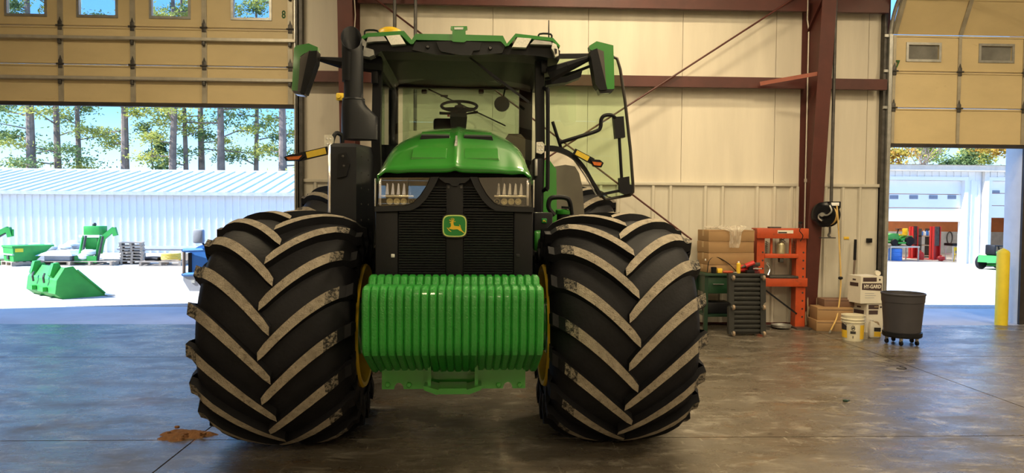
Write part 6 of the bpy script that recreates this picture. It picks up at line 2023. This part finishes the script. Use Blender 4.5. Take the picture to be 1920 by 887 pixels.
# ---- orange shop press
yp = 9.93
A = at(1416, 600, yp)
sp_ = thing('shop_press', 'orange H-frame hydraulic shop press beside the red column', 'press', (A.x, yp, 0))
PX = lambda px: at(px, 520, yp).x - A.x
PZ = lambda py: at(1465, py, yp).z
pw = PX(1432)
zT = PZ(428)
xr0, xr1_ = PX(1492), PX(1510)
for a, b in ((0, pw), (xr0, xr1_)):
    m_ = MB().b2((a, -0.01, 0.02), (b, 0.0, zT - 0.02)).b2((a, 0, 0.02), (a + 0.008, 0.14, zT - 0.02)).b2((b - 0.008, 0, 0.02), (b, 0.14, zT - 0.02))
    post = m_.build('post', M['press_orange'], sp_, smooth=0)
    for k in range(9):
        z = 0.16 + k * 0.115
        if z < zT - 0.3:
            MB().lathe([(0.014, -0.012), (0.014, -0.009)], 10, 0, ((a + b) / 2 + 0.03, 0, z), 'y').build('pin_hole', M['dark'], post, smooth=0)
MB().b2((-0.02, -0.06, PZ(447)), (xr1_ + 0.01, -0.012, zT), bev=0.006).b2((-0.02, 0.0, zT - 0.02), (xr1_ + 0.01, 0.15, zT)).build('top_beam', M['press_orange'], sp_)
lb = MB().b2((PX(1453), -0.064, PZ(437.5)), (PX(1482), -0.06, PZ(431.5))).build('name_plate', M['carton'], sp_, smooth=0)
MB().b2((PX(1454), -0.0655, PZ(437)), (PX(1470), -0.063, PZ(434.7))).build('plate_band', M['dark'], lb, smooth=0)
MB().b2((PX(1441), -0.02, zT), (PX(1462), 0.08, zT + 0.02), bev=0.004).build('top_plate', M['dark_steel'], sp_)
MB().b2((pw, -0.03, PZ(484)), (xr0 + 0.02, 0.11, PZ(476)), bev=0.006).build('ram_plate', M['press_orange'], sp_)
MB().b2((PX(1461), -0.01, PZ(492)), (PX(1468), 0.06, PZ(484)), bev=0.004).build('ram', M['dark_steel'], sp_)
for px in (1446.5, 1482):
    MB().tube([(PX(px), 0.03, PZ(476)), (PX(px), 0.03, PZ(447))], 0.018, 10).build('guide_rod', M['press_orange'], sp_)
for px in (1438, 1491):
    MB().tube([(PX(px) + 0.014 * math.cos(a), 0.04 + 0.014 * math.sin(a), PZ(476) + a * 0.0042) for a in [i * 0.6 for i in range(80)]][:72], 0.004, 4).build('return_spring', M['dark_steel'], sp_)
jx, jz = PX(1464.5), PZ(476)
MB().lathe([(0, 0), (0.062, 0), (0.064, 0.02), (0.060, 0.035), (0.060, 0.12), (0.052, 0.15), (0.034, 0.17), (0.022, 0.172), (0.022, 0.215), (0, 0.215)], 20, 0, (jx, 0.03, jz)).build('bottle_jack', M['bottle_jack'], sp_)
MB().bar((jx - 0.04, -0.03, jz + 0.17), (jx + 0.03, -0.03, jz + 0.225), 0.01, 0.012).bar((jx + 0.04, -0.03, jz + 0.17), (jx - 0.03, -0.03, jz + 0.225), 0.01, 0.012).build('jack_link', M['dark_steel'], sp_)
MB().b2((pw - 0.02, -0.05, PZ(537)), (xr1_ + 0.012, -0.012, PZ(521)), bev=0.006).b2((pw - 0.02, 0.142, PZ(537)), (xr1_ + 0.012, 0.18, PZ(521)), bev=0.006).build('bed_beam', M['press_orange'], sp_)
MB().b2((PX(1440), -0.06, PZ(521)), (PX(1494), 0.17, PZ(517)), bev=0.004).build('bed_plate', M['dark_steel'], sp_)
MB().bar((PX(1432), 0.02, PZ(541)), (PX(1494), -0.02, PZ(588)), 0.02, 0.022).build('pump_handle', M['black'], sp_)
MB().b2((-0.04, -0.16, 0.0), (pw + 0.04, 0.26, 0.02)).b2((xr0 - 0.04, -0.16, 0.0), (xr1_ + 0.04, 0.26, 0.02)).b2((pw + 0.04, 0.05, 0.0), (xr0 - 0.04, 0.14, 0.02)).build('base', M['dark_steel'], sp_, smooth=0)
o = MB().tube(bez([(0, 0, 0.17), (0.03, -0.02, 0.10), (-0.01, -0.05, 0.02)], 4), 0.008, 6).lathe([(0.01, -0.01), (0.022, -0.01), (0.022, 0.01), (0.01, 0.01)], 10, 0, (0, 0, 0.18), 'y').build('wrench', M['chrome'], None, (at(1438, 515, yp - 0.1).x, yp - 0.1, PZ(517) + 0.0))
tag(o, 'bright open-end wrench leaning on the press bed', 'wrench')
o = MB().tube(bez([(0.0, 0, 0.13), (0.02, -0.03, 0.1), (-0.02, -0.06, 0.03), (0.03, -0.06, -0.04), (0.0, -0.05, -0.12)], 5), 0.006, 6).ball((0.03, 0.02, 0.14), (0.035, 0.03, 0.02), 8).build('air_line', M['black'], None, (at(1494, 436, yp).x, yp - 0.07, PZ(436)))
tag(o, 'black air line looped over the right end of the press', 'hose')
o = MB().lathe([(0, 0), (0.13, 0), (0.14, 0.035), (0.13, 0.035), (0.125, 0.01), (0, 0.01)], 24).build('drain_pan', M['steel'], None, (A.x + PX(1464), yp - 0.05, 0.021))
tag(o, 'shallow metal pan on the floor under the press', 'pan')

# ---- beige folding chair behind the press
yc2 = 10.06
A, B = at(1511, 612, yc2), at(1532, 612, yc2)
fc = thing('folding_chair', 'folded beige metal chair leaning between press and column', 'chair', (A.x, yc2, 0))
wc = B.x - A.x
zc_ = at(1522, 511, yc2).z
MB().tube(bez([(0.0, 0.0, 0.0), (0.0, 0.05, zc_ * 0.8), (wc * 0.25, 0.06, zc_ * 0.96), (wc * 0.6, 0.06, zc_), (wc * 0.92, 0.06, zc_ * 0.93), (wc, 0.05, zc_ * 0.8), (wc, -0.02, 0.0)], 5), 0.012, 8).build('frame', M['beige'], fc)
MB().b2((0.012, 0.03, zc_ * 0.62), (wc - 0.012, 0.045, zc_ * 0.93), bev=0.006).build('backrest', M['beige'], fc)
MB().b2((0.012, 0.0, zc_ * 0.22), (wc - 0.012, 0.02, zc_ * 0.55), bev=0.006).build('seat', M['beige'], fc)
MB().tube([(0.015, -0.03, 0.0), (0.015, 0.0, zc_ * 0.6)], 0.010, 8).build('leg', M['beige'], fc)
MB().tube([(wc - 0.015, -0.03, 0.0), (wc - 0.015, 0.0, zc_ * 0.6)], 0.010, 8).build('leg', M['beige'], fc)

# ---- hose reel on its drop post
yr = 9.85
A = at(1558, 400, yr)
hr = thing('hose_reel', 'black hose reel with tan hose hanging on a post by the column', 'hose reel', (A.x, yr, 0))
HX = lambda px: at(px, 400, yr).x - A.x
HZ = lambda py: at(1555, py, yr).z
MB().tube([(0, 0, HZ(386)), (0, 0, ZC + 0.12)], 0.022, 10).build('drop_post', M['dark_steel'], hr)
MB().prism([(HX(1549), HZ(378)), (HX(1570), HZ(378)), (HX(1570), HZ(389)), (HX(1563), HZ(399)), (HX(1549), HZ(390))], 'y', -0.09, 0.06).build('bracket', M['black'], hr, smooth=0)
cz = (HZ(379) + HZ(426)) / 2
rad = (HZ(379) - HZ(426)) / 2
cxr = HX(1548)
rotr = Matrix.Translation((cxr, 0, cz)) @ Matrix.Rotation(R(40), 4, 'Z')
for s, x in ((0, -0.075), (1, 0.075)):
    MB().lathe([(0, x - 0.006), (rad * 0.55, x - 0.012), (rad * 0.95, x - 0.004), (rad, x), (rad * 0.95, x + 0.005), (0, x + 0.005)], 32, 0, (0, 0, 0), 'x').xf(rotr).build('flange', M['black_gloss'], hr)
for k in range(6):
    MB().lathe([(rad * 0.84, -0.062 + k * 0.022), (rad * 0.88, -0.055 + k * 0.022), (rad * 0.84, -0.046 + k * 0.022)], 28, 0, (0, 0, 0), 'x').xf(rotr).build('hose_wrap', M['hose'], hr)
MB().lathe([(rad * 0.5, -0.07), (rad * 0.5, 0.07)], 20, 0, (0, 0, 0), 'x').xf(rotr).build('drum', M['black'], hr)
MB().tube([rotr @ Vector(p) for p in bez([(-0.10, -0.10, 0.13), (-0.105, -0.13, 0.05), (-0.11, -0.07, -0.01), (-0.11, 0.03, 0.005), (-0.105, 0.05, -0.05), (-0.11, 0.0, -0.09)], 4)], 0.012, 6).build('inlet_pipe', M['steel'], hr)
MB().lathe([(0, -0.12), (0.03, -0.12), (0.03, -0.07)], 12, 0, (0, 0, 0), 'x').xf(rotr).build('swivel', M['steel'], hr)
MB().b2((HX(1552), -0.11, HZ(386)), (HX(1566), -0.085, HZ(380)), bev=0.004).build('guide_roller', M['white_paint'], hr)
hp_ = [(HX(1562), -0.10, HZ(384)), (HX(1564), -0.11, HZ(410)), (HX(1568), -0.11, HZ(460)), (HX(1572), -0.11, HZ(520)), (HX(1570.5), -0.12, HZ(555)), (HX(1562), -0.18, HZ(590)), (HX(1548), -0.28, HZ(606)), (HX(1534), -0.42, HZ(613))]
hp_ = bez(hp_, 5)
MB().tube(hp_, 0.011, 8).build('hose', M['hose'], hr)
MB().tube([hp_[-2], hp_[-1] + (hp_[-1] - hp_[-2]) * 0.9], 0.014, 8).build('nozzle', M['steel'], hr)
MB().ball((HX(1571.5), -0.11, HZ(520)), (0.032, 0.032, 0.025), 12).build('ball_stop', M['black'], hr)
MB().tube(bez([(0, 0.02, cz - rad * 0.9), (0.0, 0.02, HZ(436)), (HX(1555), 0.01, HZ(441)), (HX(1558), 0.0, HZ(446))], 4), 0.015, 6).b2((HX(1540), -0.02, HZ(447)), (HX(1567), 0.05, HZ(445))).build('hanger_hook', M['dark_steel'], hr)

# ---- wall bits
def wall_box(px0, py0, px1, py1, d, m, name, lab, cat):
    a, b = at(px0, py1, YW - 0.07), at(px1, py0, YW - 0.07)
    o = MB().b2((0, 0, 0), (b.x - a.x, d, b.z - a.z), bev=0.006).b2(((b.x - a.x) * 0.35, -0.004, (b.z - a.z) * 0.35), ((b.x - a.x) * 0.65, 0.001, (b.z - a.z) * 0.65)).build(name, m, None, (a.x, YW - 0.034 - d, a.z))
    return tag(o, lab, cat)


wall_box(1626, 447, 1635, 455, 0.05, M['black'], 'push_button_box', 'small black push-button box on the wall panel', 'switch')
wall_box(1584, 444, 1594, 449, 0.012, M['label_yellow'], 'wall_tag', 'small yellow tag on the wall behind the hose', 'tag')
a, b = at(1604, 449, YW - 0.12), gd(1596, 600)
t = thing('push_broom', 'long dark-handled broom leaning on the wall behind the white cartons', 'broom', (a.x - 0.09, YW - 0.20, 0))
MB().tube([(0.0, 0.0, 0.10), (0.09, 0.08, a.z - 0.22)], 0.014, 8).build('handle', M['bark'], t)
MB().tube([(0.082, 0.073, a.z - 0.30), (0.09, 0.08, a.z)], 0.02, 8).build('grip', M['black'], t)
MB().b2((-0.2, -0.03, 0.07), (0.2, 0.03, 0.12), bev=0.008).build('head', M['wood'], t)
MB().b2((-0.19, -0.025, 0.0), (0.19, 0.025, 0.07)).build('bristles', M['dark'], t, smooth=0)

# ---- flat brown cartons on the floor
def flat_box(px0, px1, pyb, pyt, Y, dep, m, lab, z0, rz=0.0):
    a, b = at(px0, pyb, Y), at(px1, pyb, Y)
    zt = at((px0 + px1) / 2, pyt, Y).z
    w_ = b.x - a.x
    bx_ = thing('cardboard_box', lab, 'box', (a.x + w_ / 2, Y + dep / 2, z0), rz)
    h_ = zt - z0
    MB().b2((-w_ / 2, -dep / 2, 0), (w_ / 2, dep / 2, h_), bev=0.004).build('carton', m, bx_)
    MB().b2((-w_ / 2 + 0.01, -dep / 2 - 0.0015, h_ * 0.80), (w_ / 2 - 0.01, -dep / 2 + 0.001, h_ * 0.80 + 0.006)).build('lid_seam', M['carton_print'], bx_, smooth=0)
    return z0 + h_


z1_ = flat_box(1535, 1612, 622, 602, 9.62, 0.36, M['card'], 'lower long brown carton on the floor by the column', 0.0, R(-6))
z2_ = flat_box(1535, 1600, 602, 577, 9.68, 0.30, M['card'], 'upper brown carton lying on the long lower carton', z1_ + 0.001, R(-5))
z3_ = flat_box(1548, 1618, 577, 562, 9.76, 0.28, M['card_dark'], 'dark red-brown flat carton on top of the brown cartons', z2_ + 0.001, R(-4))


# ---- white oil cartons
def oil_carton(px0, pxe, px1, pyb, pyt, Y, z0, lab, letter):
    """side face px0..pxe, front face pxe..px1"""
    a, b = at(pxe, pyb, Y), at(px1, pyb, Y)
    zt = at((pxe + px1) / 2, pyt, Y).z
    w_, h_ = b.x - a.x, zt - z0
    bx_ = thing('oil_carton', lab, 'carton', (a.x, Y, z0), R(2))
    dep = 0.34
    sw_ = max(0.0, at(pxe, pyb, Y).x - at(px0, pyb, Y).x - 0.145)
    MB().prism([(0, 0), (w_, 0), (w_ - 0.02, dep), (-sw_ - 0.02, dep * 0.75)], 'z', 0, h_).build('carton', M['carton'], bx_, smooth=0)
    Fp = lambda u, v: (u * w_, v * h_)
    MB().b2((w_ * 0.10, -0.002, h_ * 0.80), (w_ * 0.72, 0.001, h_ * 0.95)).build('print_bar', M['carton_print'], bx_, smooth=0)
    MB().lathe([(0.0, -0.002), (0.014, -0.002), (0.014, 0.001)], 12, 0, (w_ * 0.86, 0, h_ * 0.87), 'y').build('print_dot', M['carton_print'], bx_, smooth=0)
    # bars on the slanted side face
    d_ = Vector((-sw_ - 0.02, dep * 0.75, 0))
    nrm = Vector((-d_.y, d_.x, 0)).normalized()
    if nrm.y > 0: nrm = -nrm
    c0, c1 = d_ * 0.18, d_ * 0.82
    mid = (c0 + c1) / 2 + nrm * 0.0015
    MB().bar(Vector((c0.x, c0.y, h_ * 0.68)) + nrm * 0.0012, Vector((c1.x, c1.y, h_ * 0.68)) + nrm * 0.0012, 0.003, h_ * 0.13).build('side_bar', M['carton_print'], bx_, smooth=0)
    MB().bar(Vector((d_.x * 0.38, d_.y * 0.38, h_ * 0.85)) + nrm * 0.0012, Vector((d_.x * 0.62, d_.y * 0.62, h_ * 0.85)) + nrm * 0.0012, 0.003, 0.022).build('hand_hole', M['carton_print'], bx_, smooth=0)
    if letter:
        MB().prism([Fp(0.06, 0.50), Fp(0.96, 0.46), Fp(0.96, 0.74), Fp(0.06, 0.74)], 'y', -0.002, 0.001).build('print_panel', M['carton_print'], bx_, smooth=0)
        text_mesh('HY-GARD', 0.070, 0.0008, M['print_text'], 'lettering', bx_, (w_ * 0.53, -0.0035, h_ * 0.615), bold=0.002, sx=0.80)
    else:
        MB().b2((w_ * 0.12, -0.002, h_ * 0.62), (w_ * 0.68, 0.001, h_ * 0.76)).build('print_panel', M['carton_print'], bx_, smooth=0)
        MB().b2((w_ * 0.45, -0.002, h_ * 0.86), (w_ * 0.75, 0.001, h_ * 0.91)).build('hand_slot', M['beige'], bx_, smooth=0)
    for k in range(3):
        MB().b2((w_ * 0.2, -0.0015, h_ * (0.36 - k * 0.08)), (w_ * (0.62 + 0.08 * (k % 2)), 0.001, h_ * (0.375 - k * 0.08))).build('print_line', M['grey_box'], bx_, smooth=0)
    return bx_, z0 + h_


YO = 9.55
ob1, zo1 = oil_carton(1597, 1624, 1655, 632, 569, YO, 0.0, 'lower white oil carton with dark print beside the pail', False)
ob2, zo2 = oil_carton(1591, 1613, 1655, 569, 518, YO - 0.02, zo1 + 0.001, 'upper white oil carton lettered in block capitals', True)
o = MB().tube([(-0.05, 0, 0.035), (0.05, 0, 0.035)], [0.03, 0.034], 12).lathe([(0.016, -0.056), (0.034, -0.056), (0.034, -0.05)], 12, 0, (0, 0, 0.035), 'x').build('paper_roll', M['carton'], None, (at(1645, 515, YO + 0.1).x, YO + 0.1, zo2 + 0.001))
o.rotation_euler = (0, 0, R(70))
tag(o, 'small cardboard tube lying on top of the upper oil carton', 'tube')
o = MB().tube([(-0.08, 0, 0.03), (0.06, 0, 0.03), (0.09, 0, 0.02)], [0.03, 0.03, 0.012], 10).build('oil_bottle', M['beige'], None, (at(1640, 567, YO - 0.1).x, YO - 0.10, zo1 + 0.001))
o.location = (at(1588, 640, 9.3).x, 9.22, 0.001)
tag(o, 'brown bottle lying on the floor beside the pail', 'bottle')

# ---- pail, jug, trash bin
A, B = gd(1590, 641), gd(1627, 641)
rp_ = (B.x - A.x) / 2
yp_ = A.y + rp_
pz = at(1609, 590, yp_).z
pa = thing('plastic_pail', 'cream plastic pail with yellow label bands in front of the cartons', 'pail', ((A.x + B.x) / 2, yp_, 0), R(-27))
MB().lathe([(0, 0), (rp_ * 0.94, 0), (rp_ * 0.97, 0.012), (rp_ * 1.04, pz * 0.72), (rp_ * 1.13, pz * 0.725), (rp_ * 1.13, pz * 0.76), (rp_ * 1.05, pz * 0.77), (rp_ * 1.06, pz * 0.83), (rp_ * 1.14, pz * 0.835), (rp_ * 1.14, pz * 0.87), (rp_ * 1.06, pz * 0.88), (rp_ * 1.10, pz * 0.96), (rp_ * 1.13, pz), (rp_ * 1.04, pz), (rp_ * 0.93, 0.02), (0, 0.02)], 36).build('body', M['pail'], pa, smooth=0.5)


def pail_patch(a0, a1, z0, z1, m, nm):
    n = 8
    rows = []
    for z in (z0, z1):
        r = rp_ * (0.975 + 0.07 * z / (pz * 0.72)) + 0.003
        rows.append([(r * math.sin(R(a0 + (a1 - a0) * i / n)), -r * math.cos(R(a0 + (a1 - a0) * i / n)), z) for i in range(n + 1)])
    MB().loft(rows, closed=False).build(nm, m, pa)


pail_patch(-78, -32, 0.04, pz * 0.42, M['label_yellow'], 'yellow_label')
pail_patch(-80, -34, pz * 0.42, pz * 0.66, M['dark'], 'dark_label')
pail_patch(38, 75, 0.03, pz * 0.64, M['label_yellow'], 'yellow_label')
pail_patch(-14, 14, pz * 0.30, pz * 0.40, M['dark'], 'warning_label')
mb = MB()
for i in range(17):
    a = 2 * math.pi * i / 16
ringp = [(rp_ * 1.012 * math.sin(R(9 * math.cos(2 * math.pi * i / 20))), -rp_ * 1.02 * math.cos(R(9 * math.cos(2 * math.pi * i / 20))) - 0.003, pz * 0.52 + 0.030 * math.sin(2 * math.pi * i / 20)) for i in range(21)]
MB().tube(ringp, 0.003, 5, caps=False).tube([ringp[3], ringp[13]], 0.003, 5).build('warning_ring', M['dark'], pa)
MB().ball((0.0, -rp_ * 1.022, pz * 0.52), (0.014, 0.004, 0.010), 8).build('warning_mark', M['dark'], pa)
pail_patch(-2, 2, pz * 0.12, pz * 0.22, M['dark'], 'small_mark')
MB().tube(bez([(-rp_ * 1.1, -0.05, pz * 0.80), (-rp_ * 0.6, -rp_ * 1.1, pz * 0.62), (rp_ * 0.0, -rp_ * 1.17, pz * 0.72)], 5), 0.003, 5).build('bail_handle', M['steel'], pa)
A, B = gd(1634, 634), gd(1653, 634)
ju = thing('plastic_jug', 'white oil jug with a yellow label between pail and bin', 'jug', ((A.x + B.x) / 2, A.y + 0.06, 0), R(-12))
wj = (B.x - A.x) / 2
zj = at(1643, 600, A.y + 0.06).z
MB().b2((-wj, -0.06, 0), (wj, 0.06, zj * 0.68), bev=0.015).loft([[(-wj * 0.95, -0.055, zj * 0.66), (wj * 0.95, -0.055, zj * 0.66), (wj * 0.95, 0.055, zj * 0.66), (-wj * 0.95, 0.055, zj * 0.66)], [(-wj * 0.8, -0.03, zj * 0.9), (-wj * 0.2, -0.03, zj * 0.9), (-wj * 0.2, 0.03, zj * 0.9), (-wj * 0.8, 0.03, zj * 0.9)]]).build('body', M['carton'], ju, smooth=0.5)
MB().lathe([(0.022, zj * 0.9), (0.022, zj), (0, zj)], 12, 0, (-wj * 0.5, 0, 0)).build('cap', M['carton'], ju)
MB().tube(bez([(wj * 0.8, 0, zj * 0.66), (wj * 0.6, 0, zj * 0.86), (-wj * 0.1, 0, zj * 0.88)], 4), 0.012, 6).build('handle', M['beige'], ju)
MB().b2((-wj * 0.3, -0.0625, 0.02), (wj * 0.9, -0.059, zj * 0.36)).build('yellow_label', M['label_yellow'], ju, smooth=0)
MB().b2((-wj * 0.3, -0.0625, zj * 0.38), (wj * 0.9, -0.059, zj * 0.6)).build('dark_label', M['dark'], ju, smooth=0)

A, B = gd(1660, 651), gd(1720, 651)
yt = A.y + 0.22
tb = thing('trash_bin', 'large charcoal round trash bin on a caster dolly', 'trash bin', ((at(1692, 600, yt).x), yt, 0))
r0 = (at(1721, 620, yt).x - at(1661, 620, yt).x) / 2
r1 = (at(1728.5, 556, yt).x - at(1655, 556, yt).x) / 2
z0, z1 = at(1690, 629, yt - r0).z, at(1690, 553, yt - r1).z
zh1 = at(1690, 570, yt - r1).z
MB().lathe([(0, z0 + 0.02), (r0, z0), (r0 + (r1 - r0) * 0.7, zh1 - 0.005), (r1 * 0.965, zh1), (r1 * 0.985, z1 - 0.03), (r1, z1 - 0.025), (r1 * 1.015, z1 - 0.01), (r1, z1), (r1 * 0.95, z1), (r1 * 0.92, z1 - 0.05), (r0 * 0.95, z0 + 0.04), (0, z0 + 0.04)], 44).build('bin_body', M['bin_grey'], tb, smooth=0.5)
MB().lathe([(0, z0 - 0.045), (r0 * 1.05, z0 - 0.045), (r0 * 1.10, z0 - 0.03), (r0 * 1.10, z0 + 0.015), (r0 * 1.02, z0 + 0.02), (0, z0 - 0.0)], 36).build('dolly', M['black'], tb, smooth=0.5)
for k in range(5):
    a = R(72 * k + 20)
    x, y = r0 * 0.85 * math.cos(a), r0 * 0.85 * math.sin(a)
    MB().b2((x - 0.014, y - 0.014, 0.05), (x + 0.014, y + 0.014, z0 - 0.04)).build('caster_fork', M['steel'], tb, smooth=0)
    MB().lathe([(0, -0.012), (0.03, -0.012), (0.033, 0), (0.03, 0.012), (0, 0.012)], 14, 0, (x, y, 0.034), 'x').build('caster_wheel', M['black'], tb)

# ---- bits on the floor
q = gd(345, 817)
rng = random.Random(3)
mb = MB()
bm = bmesh.new()
N = 26
vs = {}
for i in range(N):
    for j in range(N):
        u, v = -1 + 2 * i / (N - 1), -1 + 2 * j / (N - 1)
        r = math.sqrt(u * u + v * v)
        a = math.atan2(v, u)
        ed = 0.72 + 0.16 * math.sin(3 * a + 1) + 0.10 * math.sin(7 * a)
        h_ = max(-0.004, 0.035 * (1 - (r / ed) ** 2) + rng.uniform(-0.006, 0.008))
        if r > ed: h_ = -0.006
        vs[i, j] = len(mb.v)
        mb.v.append((u * 0.25, v * 0.15, h_))
for i in range(N - 1):
    for j in range(N - 1):
        mb.f.append((vs[i, j], vs[i + 1, j], vs[i + 1, j + 1], vs[i, j + 1])); mb.m.append(0)
clay = mat('red_clay', (0.26, 0.125, 0.055), 0.95, 0, 0.3, 20, bump=0.5, bscale=60)
o = mb.build('clay_pile', clay, None, (q.x, q.y, 0.001), smooth=0.8)
tag(o, 'small heap of dry red clay beside the left front tire', 'dirt')
for k in range(7):
    p = gd(rng.uniform(310, 392), rng.uniform(805, 826))
    c_ = MB().ball((0, 0, 0), (rng.uniform(0.012, 0.025), rng.uniform(0.01, 0.02), rng.uniform(0.008, 0.014)), 6).build('clod', clay, o, (p.x - q.x, p.y - q.y, 0.03))
p = gd(1585, 753)
o = MB().lathe([(0, 0), (0.02, 0), (0.022, 0.012), (0.012, 0.016), (0, 0.016)], 12).tube([(0.01, 0, 0.008), (0.045, 0.01, 0.007)], 0.005, 6).build('drain_plug', M['bench_green'], None, (p.x, p.y, 0.001))
tag(o, 'tiny dark green plug lying on the open floor', 'plug')
p = gd(1690, 692)
o = MB().tube(bez([(-0.04, 0.02, 0.006), (0.0, -0.02, 0.006), (0.05, -0.01, 0.006), (0.06, 0.05, 0.006), (0.035, 0.09, 0.006)], 4), 0.004, 5).build('wire_scrap', M['black'], None, (p.x, p.y, 0))
tag(o, 'curled scrap of black wire on the floor right of centre', 'wire')
